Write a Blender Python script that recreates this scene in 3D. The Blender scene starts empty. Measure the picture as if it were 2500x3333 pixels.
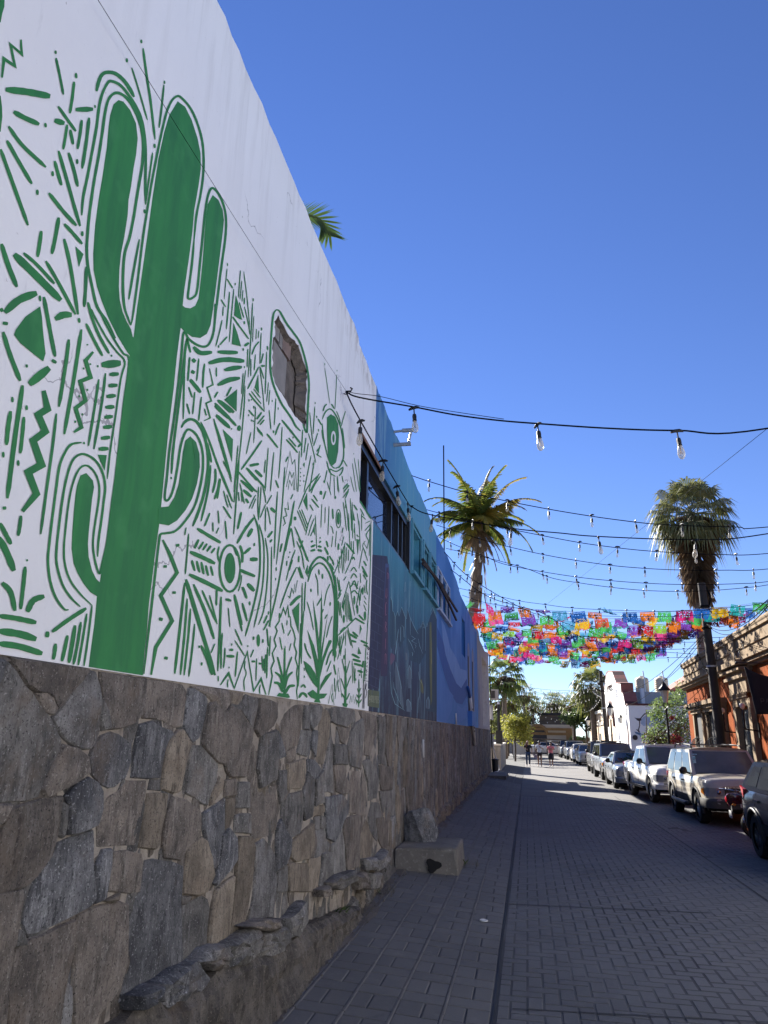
import bpy, bmesh, math, random
import numpy as np
from mathutils import Vector, Matrix
from mathutils.geometry import tessellate_polygon

S = bpy.context.scene
COL = S.collection
RND = random.Random(7)

# ------------------------------------------------------------------ camera
# world: camera over (0, 0, HC); +Y runs down the street, +X to the right, Z up
HC = 2.0
FP, CX, CY = 2330.0, 1250.0, 1666.5            # focal length and centre in pixels of a 2500 x 3333 frame
def _n(v):
    v = np.array(v, float); return v / np.linalg.norm(v)
_s = np.array((1718 - CX, 2394 - CY, FP))
_d = -FP * FP / (0.02 * _s[0] - _s[1])
YC = _n(_s); ZC = _n((_d * .02, -_d, FP)); XC = np.cross(ZC, -YC)
if XC[0] < 0: XC = -XC
RM = np.c_[XC, YC, ZC]                          # world -> camera (right, down, forward)
cam_data = bpy.data.cameras.new('camera')
cam_data.sensor_fit = 'HORIZONTAL'; cam_data.sensor_width = 36.0
cam_data.lens = 36.0 * FP / 2500.0
cam_data.clip_start = 0.05; cam_data.clip_end = 3000
cam = bpy.data.objects.new('camera', cam_data); COL.objects.link(cam)
_r, _dn, _f = RM[0], RM[1], RM[2]
cam.matrix_world = Matrix(((_r[0], -_dn[0], -_f[0], 0), (_r[1], -_dn[1], -_f[1], 0), (_r[2], -_dn[2], -_f[2], HC), (0, 0, 0, 1)))
S.camera = cam

def ray(x, y): return RM.T @ np.array((x - CX, y - CY, FP))
def GP(x, y, z=0.0):                            # photo point -> horizontal plane
    r = ray(x, y); t = (z - HC) / r[2]; return np.array((t * r[0], t * r[1], z))
def WP(x, y, X):                                # photo point -> plane X = const
    r = ray(x, y); t = X / r[0]; return np.array((X, t * r[1], HC + t * r[2]))
def YP(x, y, Y):                                # photo point -> plane Y = const
    r = ray(x, y); t = Y / r[1]; return np.array((t * r[0], Y, HC + t * r[2]))

# ------------------------------------------------------------------ light
SUN_AZ, SUN_EL = math.radians(33.7), math.radians(27.4)      # azimuth counted from +Y towards -X
SUN_DIR = Vector((-math.sin(SUN_AZ) * math.cos(SUN_EL), math.cos(SUN_AZ) * math.cos(SUN_EL), math.sin(SUN_EL)))
world = bpy.data.worlds.new('World'); S.world = world; world.use_nodes = True
wn, wl = world.node_tree.nodes, world.node_tree.links
wn.clear()
w_out = wn.new('ShaderNodeOutputWorld'); w_bg = wn.new('ShaderNodeBackground')
sky = wn.new('ShaderNodeTexSky'); sky.sky_type = 'NISHITA'; sky.sun_disc = False
sky.sun_elevation = SUN_EL; sky.sun_rotation = -SUN_AZ
sky.air_density = 1.0; sky.dust_density = 0.0; sky.ozone_density = 3.0; sky.altitude = 200
w_hs = wn.new('ShaderNodeHueSaturation'); w_hs.inputs['Saturation'].default_value = 1.17; w_hs.inputs['Hue'].default_value = 0.5135
w_tc = wn.new('ShaderNodeTexCoord'); w_up = wn.new('ShaderNodeVectorMath'); w_up.operation = 'ADD'; w_up.inputs[1].default_value = (0, 0, .045)
w_nm = wn.new('ShaderNodeVectorMath'); w_nm.operation = 'NORMALIZE'                  # clear winter sky: blue right down to the roofs
wl.new(w_tc.outputs['Generated'], w_up.inputs[0]); wl.new(w_up.outputs[0], w_nm.inputs[0]); wl.new(w_nm.outputs[0], sky.inputs[0])
wl.new(sky.outputs[0], w_hs.inputs['Color']); w_mx = wn.new('ShaderNodeMix'); w_mx.data_type = 'RGBA'; w_mx.blend_type = 'MULTIPLY'; w_mx.inputs[0].default_value = 1.0; w_mx.inputs[7].default_value = (1.03, .955, 1.02, 1)
wl.new(w_hs.outputs[0], w_mx.inputs[6]); wl.new(w_mx.outputs[2], w_bg.inputs[0])
w_bg.inputs[1].default_value = 0.053
wl.new(w_bg.outputs[0], w_out.inputs[0])
sun_data = bpy.data.lights.new('sun', 'SUN'); sun_data.energy = 5.0; sun_data.angle = math.radians(0.5)
sun_data.color = (1.0, 0.95, 0.87)
sun = bpy.data.objects.new('sun', sun_data); COL.objects.link(sun)
sun.location = (-20, 30, 30); sun.rotation_euler = SUN_DIR.to_track_quat('Z', 'Y').to_euler()
S.view_settings.view_transform = 'Standard'; S.view_settings.look = 'None'
S.view_settings.exposure = 1.78; S.view_settings.gamma = 1.0
S.render.engine = 'CYCLES'
S.cycles.max_bounces = 6; S.cycles.diffuse_bounces = 3; S.cycles.glossy_bounces = 3; S.cycles.transmission_bounces = 4
S.cycles.transparent_max_bounces = 12; S.cycles.caustics_reflective = False; S.cycles.caustics_refractive = False
S.cycles.sample_clamp_indirect = 6.0
S.cycles.use_denoising = True

# ------------------------------------------------------------------ helpers
class MB:
    """Collects faces; build() links them as one mesh object."""
    def __init__(s): s.v, s.f, s.m = [], [], []
    def add(s, vs, fs, mi=0):
        o = len(s.v); s.v.extend([tuple(map(float, p)) for p in vs])
        s.f.extend([tuple(i + o for i in f) for f in fs]); s.m.extend([mi] * len(fs)); return s
    def quad(s, a, b, c, d, mi=0): return s.add((a, b, c, d), ((0, 1, 2, 3),), mi)
    def box(s, x0, x1, y0, y1, z0, z1, mi=0, M=None):
        v = [(x, y, z) for z in (z0, z1) for y in (y0, y1) for x in (x0, x1)]
        if M is not None: v = [tuple(M @ Vector(p)) for p in v]
        return s.add(v, ((0, 2, 3, 1), (4, 5, 7, 6), (0, 1, 5, 4), (2, 6, 7, 3), (0, 4, 6, 2), (1, 3, 7, 5)), mi)
    def tube(s, pts, r, n=6, mi=0, caps=True):
        pts = [Vector(p) for p in pts]; k = len(pts)
        rr = r if isinstance(r, (list, tuple)) else [r] * k
        vs, up = [], None
        for i, p in enumerate(pts):
            d = (pts[min(i + 1, k - 1)] - pts[max(i - 1, 0)])
            if d.length < 1e-9: d = Vector((0, 0, 1))
            d.normalize()
            if up is None: up = Vector((0, 0, 1)) if abs(d.z) < .9 else Vector((1, 0, 0))
            u = d.cross(up); u.normalize(); w = u.cross(d); up = w
            for j in range(n):
                a = 2 * math.pi * j / n; q = p + (u * math.cos(a) + w * math.sin(a)) * rr[i]; vs.append(q)
        fs = [(i * n + j, i * n + (j + 1) % n, (i + 1) * n + (j + 1) % n, (i + 1) * n + j) for i in range(k - 1) for j in range(n)]
        if caps: fs += [tuple(range(n))[::-1], tuple(range((k - 1) * n, k * n))]
        return s.add(vs, fs, mi)
    def lathe(s, prof, c, n=16, axis='Z', mi=0, caps=True):
        vs = []
        for r, h in prof:
            for j in range(n):
                a = 2 * math.pi * j / n; x, y = r * math.cos(a), r * math.sin(a)
                p = (x, y, h) if axis == 'Z' else ((h, x, y) if axis == 'X' else (y, h, x))
                vs.append((p[0] + c[0], p[1] + c[1], p[2] + c[2]))
        k = len(prof)
        fs = [(i * n + j, i * n + (j + 1) % n, (i + 1) * n + (j + 1) % n, (i + 1) * n + j) for i in range(k - 1) for j in range(n)]
        if caps: fs += [tuple(range(n))[::-1], tuple(range((k - 1) * n, k * n))]
        return s.add(vs, fs, mi)
    def prism(s, poly, d, mi=0):                 # poly: 3D points in a plane, d: extrusion vector
        n = len(poly); d = np.array(d, float); P = [np.array(p, float) for p in poly]
        vs = P + [p + d for p in P]
        fs = [tuple(range(n))[::-1], tuple(range(n, 2 * n))] + [(i, (i + 1) % n, n + (i + 1) % n, n + i) for i in range(n)]
        return s.add(vs, fs, mi)
    def mesh(s, name, mats, smooth=False, sharp=None):
        me = bpy.data.meshes.new(name); me.from_pydata(s.v, [], s.f)
        for m in (mats if isinstance(mats, (list, tuple)) else [mats]): me.materials.append(m)
        if s.m and max(s.m) > 0: me.polygons.foreach_set('material_index', s.m)
        if smooth: 
            me.shade_smooth()
            if sharp: me.set_sharp_from_angle(angle=math.radians(sharp))
        me.update(); return me
    def build(s, name, mats, parent=None, smooth=False, sharp=None, fix=False):
        me = s.mesh(name, mats, smooth, sharp)
        if fix:
            b = bmesh.new(); b.from_mesh(me); bmesh.ops.recalc_face_normals(b, faces=b.faces); b.to_mesh(me); b.free()
        return link(name, me, parent)

def link(name, data, parent=None):
    o = bpy.data.objects.new(name, data); COL.objects.link(o)
    if parent is not None: o.parent = parent
    return o
def tag(o, label=None, cat=None, group=None, kind=None):
    if label: o['label'] = label
    if cat: o['category'] = cat
    if group: o['group'] = group
    if kind: o['kind'] = kind
    return o
def thing(name, label, cat, loc=(0, 0, 0), rz=0.0, group=None):
    o = bpy.data.objects.new(name, None); COL.objects.link(o); o.empty_display_size = .2
    o.location = loc; o.rotation_euler = (0, 0, rz); return tag(o, label, cat, group, 'thing')
def copy_tree(o, parent=None):
    kids = list(o.children); c = o.copy(); COL.objects.link(c)
    if parent is not None: c.parent = parent
    for k in kids: copy_tree(k, c)
    return c
def lerp(a, b, t): return a + (b - a) * t
def pw(tab, s):                                   # piecewise smooth-ish interpolation of (s, value) rows
    if s <= tab[0][0]: return tab[0][1]
    for (a, va), (b, vb) in zip(tab, tab[1:]):
        if s <= b: 
            t = (s - a) / (b - a); return va + (vb - va) * t
    return tab[-1][1]
def catmull(P, k=4, closed=False):
    P = [np.array(p, float) for p in P]; n = len(P)
    if n < 3: return P
    out = []
    for i in range(n if closed else n - 1):
        p0 = P[(i - 1) % n] if closed or i > 0 else P[0] * 2 - P[1]
        p1, p2 = P[i], P[(i + 1) % n]
        p3 = P[(i + 2) % n] if closed or i + 2 < n else P[-1] * 2 - P[-2]
        for j in range(k):
            t = j / k
            out.append(.5 * (2 * p1 + (p2 - p0) * t + (2 * p0 - 5 * p1 + 4 * p2 - p3) * t * t + (3 * p1 - p0 - 3 * p2 + p3) * t ** 3))
    if not closed: out.append(P[-1])
    return out

# ------------------------------------------------------------------ materials
def _mix(nt, a, b, fac, blend='MIX'):
    m = nt.nodes.new('ShaderNodeMix'); m.data_type = 'RGBA'; m.blend_type = blend
    for sck, val in ((m.inputs[0], fac), (m.inputs[6], a), (m.inputs[7], b)):
        if hasattr(val, 'is_linked') or isinstance(val, bpy.types.NodeSocket): nt.links.new(val, sck)
        elif isinstance(val, (int, float)): sck.default_value = val
        else: sck.default_value = (*val[:3], 1)
    return m.outputs[2]
def _ramp(nt, src, p0, p1):
    r = nt.nodes.new('ShaderNodeMapRange'); r.inputs[1].default_value = p0; r.inputs[2].default_value = p1
    nt.links.new(src, r.inputs[0]); return r.outputs[0]
def _noise(nt, co, scale, detail=4, rough=.6, stretch=None):
    if stretch:
        mp = nt.nodes.new('ShaderNodeMapping'); mp.inputs['Scale'].default_value = stretch; nt.links.new(co, mp.inputs[0]); co = mp.outputs[0]
    n = nt.nodes.new('ShaderNodeTexNoise'); n.inputs['Scale'].default_value = scale; n.inputs['Detail'].default_value = detail
    n.inputs['Roughness'].default_value = rough; nt.links.new(co, n.inputs[0]); return n.outputs[0]
def new_mat(name):
    m = bpy.data.materials.new(name); m.use_nodes = True
    return m, m.node_tree, m.node_tree.nodes['Principled BSDF']
def pm(name, c1, c2=None, scale=3.0, rough=.8, bump=.0, bscale=40.0, metal=0.0, stretch=None, spots=None, island=0.0, objvar=0.0, spec=.5, coat=0.0, bdist=.01, edge=(.35, .65), detail=5):
    """two tones mixed by noise, optional fine spots (colour, scale, amount), bump, per-island / per-object value change"""
    m, nt, b = new_mat(name)
    tc = nt.nodes.new('ShaderNodeTexCoord'); co = tc.outputs['Object']
    if c2 is None: c2 = tuple(x * .82 for x in c1)
    f = _ramp(nt, _noise(nt, co, scale, detail, .6, stretch), *edge)
    col = _mix(nt, c1, c2, f)
    if spots:
        sc, ss, sa = spots
        g = _ramp(nt, _noise(nt, co, ss, 2, .7), .55, .72)
        mm = nt.nodes.new('ShaderNodeMath'); mm.operation = 'MULTIPLY'; mm.inputs[1].default_value = sa; nt.links.new(g, mm.inputs[0])
        col = _mix(nt, col, sc, mm.outputs[0])
    for amt, kind in ((island, 'i'), (objvar, 'o')):
        if amt:
            if kind == 'i': src = nt.nodes.new('ShaderNodeNewGeometry').outputs['Random Per Island']
            else: src = nt.nodes.new('ShaderNodeObjectInfo').outputs['Random']
            hs = nt.nodes.new('ShaderNodeHueSaturation'); r = nt.nodes.new('ShaderNodeMapRange')
            r.inputs[3].default_value = 1 - amt; r.inputs[4].default_value = 1 + amt; nt.links.new(src, r.inputs[0])
            nt.links.new(r.outputs[0], hs.inputs['Value']); nt.links.new(col, hs.inputs['Color']); col = hs.outputs[0]
    nt.links.new(col, b.inputs['Base Color'])
    b.inputs['Roughness'].default_value = rough; b.inputs['Metallic'].default_value = metal
    b.inputs['Specular IOR Level'].default_value = spec
    if coat: b.inputs['Coat Weight'].default_value = coat; b.inputs['Coat Roughness'].default_value = .05
    if bump:
        bp = nt.nodes.new('ShaderNodeBump'); bp.inputs['Strength'].default_value = bump; bp.inputs['Distance'].default_value = bdist
        nt.links.new(_noise(nt, co, bscale, 6, .65, stretch), bp.inputs['Height']); nt.links.new(bp.outputs[0], b.inputs['Normal'])
    return m
def leaf_mat(name, c1, c2, trans=.35, island=.25):
    m, nt, b = new_mat(name)
    tc = nt.nodes.new('ShaderNodeTexCoord')
    col = _mix(nt, c1, c2, _ramp(nt, nt.nodes.new('ShaderNodeNewGeometry').outputs['Random Per Island'], 0, 1))
    col = _mix(nt, col, tuple(x * .6 for x in c1), _ramp(nt, _noise(nt, tc.outputs['Object'], 1.2, 2), .45, .75))
    nt.links.new(col, b.inputs['Base Color']); b.inputs['Roughness'].default_value = .55
    t = nt.nodes.new('ShaderNodeBsdfTranslucent'); nt.links.new(col, t.inputs[0])
    mx = nt.nodes.new('ShaderNodeMixShader'); mx.inputs[0].default_value = trans
    nt.links.new(b.outputs[0], mx.inputs[1]); nt.links.new(t.outputs[0], mx.inputs[2])
    nt.links.new(mx.outputs[0], nt.nodes['Material Output'].inputs[0]); return m
# ------------------------------------------------------------------ shared materials
WX = -1.945                                      # plane of the long left-hand wall
ZT = 2.255                                       # top of its stone base
M = {}
M['white_plaster'] = pm('white_plaster', (.80, .79, .80), (.74, .735, .75), 1.1, .85, .16, 55, spots=((.66, .65, .66), 9, .35), bdist=.006)
M['paint_green'] = pm('paint_green', (.030, .225, .058), (.022, .175, .052), 3.5, .75, .15, 70, stretch=(1, 3, .5), bdist=.004, spots=((.055, .27, .085), 5, .5), edge=(.38, .62), detail=9)
M['road'] = pm('road', (.150, .140, .132), (.115, .109, .105), .8, .88, .5, 30, spots=((.11, .105, .10), 60, .5), bdist=.006)
M['brick_road'] = pm('brick_road', (.138, .130, .123), (.100, .096, .093), .55, .86, .55, 45, spots=((.115, .11, .105), 90, .5), objvar=.08, island=.08, bdist=.004)
M['brick_walk'] = pm('brick_walk', (.150, .140, .128), (.112, .106, .1), .9, .88, .5, 60, spots=((.13, .125, .115), 120, .5), objvar=.09, island=.09, bdist=.004)
def wear_mat(name, a, b, dark, sp, obj=.08):
    m, nt, bd = new_mat(name); tc = nt.nodes.new('ShaderNodeTexCoord'); co = tc.outputs['Object']
    col = _mix(nt, a, b, _ramp(nt, _noise(nt, co, .9, 6, .6), .3, .7)); col = _mix(nt, col, dark, _ramp(nt, _noise(nt, co, .38, 5, .6, (1, .6, 1)), .52, .74))
    col = _mix(nt, col, sp, _ramp(nt, _noise(nt, co, 5, 8, .75), .56, .8)); col = _mix(nt, col, dark, _ramp(nt, _noise(nt, co, 3.3, 3, .5), .70, .76)); col = _mix(nt, col, sp, _ramp(nt, _noise(nt, co, 130, 2, .6), .6, .75))
    for src in (nt.nodes.new('ShaderNodeObjectInfo').outputs['Random'], nt.nodes.new('ShaderNodeNewGeometry').outputs['Random Per Island']):
        hs = nt.nodes.new('ShaderNodeHueSaturation'); r = nt.nodes.new('ShaderNodeMapRange'); r.inputs[3].default_value = 1 - obj; r.inputs[4].default_value = 1 + obj; nt.links.new(src, r.inputs[0]); nt.links.new(r.outputs[0], hs.inputs['Value']); nt.links.new(col, hs.inputs['Color']); col = hs.outputs[0]
    nt.links.new(col, bd.inputs['Base Color']); bd.inputs['Roughness'].default_value = .8
    bp = nt.nodes.new('ShaderNodeBump'); bp.inputs['Strength'].default_value = .7; bp.inputs['Distance'].default_value = .008; nt.links.new(_noise(nt, co, 26, 9, .72), bp.inputs['Height']); nt.links.new(bp.outputs[0], bd.inputs['Normal']); return m
M['brick_road'] = wear_mat('brick_road', (.132, .128, .126), (.108, .106, .106), (.062, .062, .066), (.165, .158, .15), .05)
M['brick_walk'] = wear_mat('brick_walk', (.140, .132, .124), (.112, .107, .102), (.070, .068, .068), (.185, .175, .16), .08)
M['joint'] = pm('joint', (.098, .095, .093), (.070, .068, .067), 3, .95, .4, 60)
M['ridge'] = pm('ridge', (.165, .155, .145), (.115, .110, .104), 4, .9, .5, 60)
M['tar'] = pm('tar', (.028, .028, .03), (.04, .04, .04), 4, .8)
M['dirt'] = pm('dirt', (.15, .128, .105), (.095, .083, .072), 4, .95, 1.0, 60, spots=((.26, .23, .2), 80, .6), bdist=.015)
M['ground'] = pm('ground', (.22, .19, .16), (.17, .15, .12), .2, .95, .3, 8)
M['mortar'] = pm('mortar', (.46, .40, .325), (.32, .275, .225), 6, .95, 1.0, 40, spots=((.07, .06, .05), 7, .75), bdist=.025)
M['cement'] = pm('cement', (.20, .182, .155), (.125, .113, .098), 3, .92, .7, 35, spots=((.32, .29, .25), 24, .5), bdist=.012)
def stone_mat(name, a, b, sp, st=(1, 1.6, .45), bump=1.0, bs=26, sa=.55):
    """quarried stone: broad tone patches, upright grain, pale mineral flecks, rusty and limy stains, chipped relief; every stone shifted in tone"""
    m, nt, bd = new_mat(name); tc = nt.nodes.new('ShaderNodeTexCoord'); oi = nt.nodes.new('ShaderNodeObjectInfo')
    of = nt.nodes.new('ShaderNodeVectorMath'); of.operation = 'MULTIPLY_ADD'; of.inputs[1].default_value = (37, 53, 71); nt.links.new(oi.outputs['Random'], of.inputs[0]); nt.links.new(tc.outputs['Object'], of.inputs[2]); co = of.outputs[0]
    col = _mix(nt, a, b, _ramp(nt, _noise(nt, co, 4.0, 8, .7), .42, .60))
    col = _mix(nt, col, tuple(x * .55 for x in b), _ramp(nt, _noise(nt, co, 12, 9, .75, st), .53, .66))
    col = _mix(nt, col, sp, _ramp(nt, _noise(nt, co, 10, 9, .8, (1, 1.5, .4)), .53, .72))
    col = _mix(nt, col, sp, _ramp(nt, _noise(nt, co, 75, 3, .6), .60, .70))
    col = _mix(nt, col, tuple(x * .4 for x in b), _ramp(nt, _noise(nt, co, 95, 3, .6), .58, .68))
    col = _mix(nt, col, (.21, .15, .10), _ramp(nt, _noise(nt, co, 2.6, 6, .65), .56, .85))
    for amt, src in ((.24, oi.outputs['Random']), (.18, nt.nodes.new('ShaderNodeNewGeometry').outputs['Random Per Island'])):
        hs = nt.nodes.new('ShaderNodeHueSaturation'); r = nt.nodes.new('ShaderNodeMapRange'); r.inputs[3].default_value = 1 - amt; r.inputs[4].default_value = 1 + amt; nt.links.new(src, r.inputs[0]); nt.links.new(r.outputs[0], hs.inputs['Value']); nt.links.new(col, hs.inputs['Color']); col = hs.outputs[0]
    nt.links.new(col, bd.inputs['Base Color']); bd.inputs['Roughness'].default_value = .86; bd.inputs['Specular IOR Level'].default_value = .35
    h1, h2 = _noise(nt, co, 9, 10, .72, st), _noise(nt, co, 60, 5, .7); ad = nt.nodes.new('ShaderNodeMath'); ad.operation = 'MULTIPLY_ADD'; ad.inputs[1].default_value = .35; nt.links.new(h2, ad.inputs[0]); nt.links.new(h1, ad.inputs[2])
    bp = nt.nodes.new('ShaderNodeBump'); bp.inputs['Strength'].default_value = bump; bp.inputs['Distance'].default_value = .045; nt.links.new(ad.outputs[0], bp.inputs['Height']); nt.links.new(bp.outputs[0], bd.inputs['Normal']); return m
SM = {'g': stone_mat('stone_grey', (.255, .238, .212), (.118, .112, .102), (.46, .44, .41)),
      'b': stone_mat('stone_brown', (.270, .228, .185), (.130, .112, .094), (.42, .375, .32)),
      's': stone_mat('stone_slate', (.228, .224, .220), (.098, .098, .100), (.50, .49, .475)),
      't': stone_mat('stone_tan', (.38, .315, .235), (.22, .182, .135), (.10, .085, .07), bump=1.0, sa=.7),
      'l': stone_mat('stone_pale', (.30, .285, .265), (.12, .112, .104), (.48, .465, .44))}
SMI = {'g': 0, 'b': 1, 's': 2, 't': 3, 'l': 4}; SML = [SM[k] for k in 'gbstl']

# ------------------------------------------------------------------ ground, road, sidewalk
def swz(X, Y):                                   # the sidewalk climbs gently from the road edge to the wall
    zw = pw([(4, .08), (8, .1), (13, .2), (30, .22), (40, .15), (50, .1), (60, .05)], Y)
    return max(0, min(1, (-.3 - X) / 1.65)) * zw
def SG(x, y):
    z = 0
    for _ in range(25):
        p = GP(x, y, z); z = swz(p[0], p[1])
    return GP(x, y, z)
b = MB(); b.quad((-900, -60, -.03), (900, -60, -.03), (900, 1600, -.03), (-900, 1600, -.03))
tag(b.build('ground', M['ground']), 'dry sandy ground around the street', 'ground', kind='structure')
b = MB(); ny = 60
for i in range(ny):
    y0, y1 = lerp(-6, 78, i / ny), lerp(-6, 78, (i + 1) / ny)
    b.quad((-.34, y0, 0), (6.25, y0, 0), (6.25, y1, 0), (-.34, y1, 0))
b.quad((-40, 78, 0), (60, 78, 0), (60, 88, 0), (-40, 88, 0))
road = tag(b.build('road', M['road']), 'grey stamped concrete street running between the mural wall and the parked cars', 'road', kind='structure')
b = MB()
for i in range(90):
    y0, y1 = lerp(-6, 78, i / 90), lerp(-6, 78, (i + 1) / 90)
    xs = (-2.2, -1.6, -1.0, -.34)
    for xa, xb in zip(xs, xs[1:]):
        b.quad((xa, y0, swz(xa, y0) - .006), (xb, y0, swz(xb, y0) - .006), (xb, y1, swz(xb, y1) - .006), (xa, y1, swz(xa, y1) - .006))
walk = tag(b.build('sidewalk', M['joint']), 'grey stamped concrete sidewalk along the stone wall', 'sidewalk', kind='structure')
b = MB(); b.box(6.25, 8.6, -6, 78, -.02, .13)
tag(b.build('sidewalk', M['ridge']), 'raised concrete sidewalk with kerb behind the parked cars', 'sidewalk', kind='structure')

def brick_verts(x0, x1, y0, y1, zf, h=.0036, bv=.008, g=.004, r=RND):
    x0 += g; x1 -= g; y0 += g; y1 -= g; bv = min(bv, (x1 - x0) * .2, (y1 - y0) * .2); t = r.uniform(-.0015, .0015)
    P = [(x0, y0), (x1, y0), (x1, y1), (x0, y1)]; Q = [(x0 + bv, y0 + bv), (x1 - bv, y0 + bv), (x1 - bv, y1 - bv), (x0 + bv, y1 - bv)]
    vs = [(x, y, zf(x, y) - .008) for x, y in P] + [(x, y, zf(x, y) + h + t) for x, y in Q]
    fs = [(4, 5, 6, 7)] + [(i, (i + 1) % 4, 4 + (i + 1) % 4, 4 + i) for i in range(4)]
    return vs, fs
def lay(bricks, parent, mat, zf, name, limit=300):
    """the pieces that show largest become parts of their own, the rest one joined part"""
    bricks.sort(key=lambda q: (q[2] + q[3]) + .4 * abs(q[0] + q[1] - 1)); rest = MB()
    for k, q in enumerate(bricks):
        vs, fs = brick_verts(*q, zf)
        if k < limit: MB().add(vs, fs).build(name, mat, parent)
        else: rest.add(vs, fs)
    tag(rest.build(name + '_paving', mat, parent), kind='stuff')
cols = (-1.745, -1.395, -1.045, -.695, -.345); br = []
for ci in range(4):
    y = 3.3 + (.23 if ci % 2 else 0); k = ci
    while y < 33:
        x0, x1 = cols[ci] + .006, cols[ci + 1] - .006
        if k % 2: xm = (x0 + x1) / 2 + RND.uniform(-.03, .03); d = .30; br += [(x0, xm, y, y + d), (xm, x1, y, y + d)]
        else: d = .20 + RND.uniform(-.01, .01); br.append((x0, x1, y, y + d))
        y += d; k += 1
y = 3.3
while y < 33: br.append((-1.96, -1.757, y, y + .62)); y += .62
far_br = []
y = 33
lay([q for q in br if q[3] > 5.0], walk, M['brick_walk'], swz, 'paver')
b = MB()
for x in cols[:4]:                               # raised mortar ridges between the paver columns
    y = 3.3
    while y < 46:
        d = RND.uniform(.5, 1.4); j = RND.uniform(-.004, .004)
        for (xa, za), (xb, zb) in (((-.015, -.004), (-.008, .007)), ((-.008, .007), (.008, .007)), ((.008, .007), (.015, -.004))):
            b.quad((x + j + xa, y, swz(x, y) + za), (x + j + xb, y, swz(x, y) + zb), (x + j + xb, y + d - .01, swz(x, y + d) + zb), (x + j + xa, y + d - .01, swz(x, y + d) + za))
        y += d
tag(b.build('mortar_ridge', M['ridge'], walk), kind='stuff')
# road: worn herringbone
w, hb = .128, []
for i in range(-60, 260):
    for j in range(-70, 70):
        # herringbone lattice: horizontal brick at (i - j, i + j) pattern
        gx, gy = (j * 2 + (i % 4) * 1 - (0 if i % 4 < 4 else 0)), i
        x, y = -.34 + (j * 4 + (i % 4)) * w, 3.5 + i * w
        for (x0, y0, x1, y1) in ((x, y, x + 2 * w, y + w), (x + 2 * w, y - w, x + 3 * w, y + w)):
            x0, x1 = max(x0, -.312), min(x1, 6.2)
            if x1 - x0 > .05 and 4.9 < y0 and y1 < 27: hb.append((x0, x1, y0, y1))
hb = [q for q in hb if not (2.6 < q[0] and q[2] < 4.4)]
wear = random.Random(3)
def rz(x, y): return .0030 + .0020 * math.sin(1.3 * x + .7 * y) * math.sin(.9 * y - .8 * x) - .0016 * max(0, min(1, (x - 2.6) / 1.5))
mj, ntj, bj = new_mat('worn_joint')                 # dirt-dark where the stamped joints are deep, level with the paving where traffic wore them away
coj = ntj.nodes.new('ShaderNodeTexCoord').outputs['Object']
ntj.links.new(_mix(ntj, (.052, .050, .050), (.112, .109, .108), _ramp(ntj, _noise(ntj, coj, .55, 5, .6, (1, .7, 1)), .40, .56)), bj.inputs['Base Color']); bj.inputs['Roughness'].default_value = .9; M['worn_joint'] = mj
b = MB(); b.quad((-.33, 4.85, .003), (6.2, 4.85, .003), (6.2, 27.1, .003), (-.33, 27.1, .003)); b.build('paving_bed', M['worn_joint'], road)
lay(hb, road, M['brick_road'], rz, 'paver')
b = MB()
for (p, q, wd) in ((GP(2001, 2593), GP(2500, 2935), .012), (GP(1660, 2946), GP(2089, 2965), .012), (GP(1690, 3290), GP(2500, 3333), .008)):
    d = (q - p) / np.linalg.norm(q - p); p, q = p - d * .05, q + d * .8; nrm = np.array((-d[1], d[0], 0)) * wd
    for t in range(40):
        a, c = lerp(p, q, t / 40), lerp(p, q, (t + 1) / 40)
        b.quad(a - nrm + (0, 0, .0125), c - nrm + (0, 0, .0125), c + nrm + (0, 0, .0125), a + nrm + (0, 0, .0125))
b.build('road_joint', M['tar'], road)
b = MB()                                          # the dark joint along the sidewalk edge
y = 3.0
while y < 60:
    d = .8; xj = lambda yy: -.325 + .008 * math.sin(yy * 2.1) + .004 * math.sin(yy * 7.3)
    b.quad((xj(y) - .009, y, .0125), (xj(y) + .009, y, .0125), (xj(y + d) + .009, y + d, .0125), (xj(y + d) - .009, y + d, .0125)); y += d
b.build('edge_joint', M['tar'], road)

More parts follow.
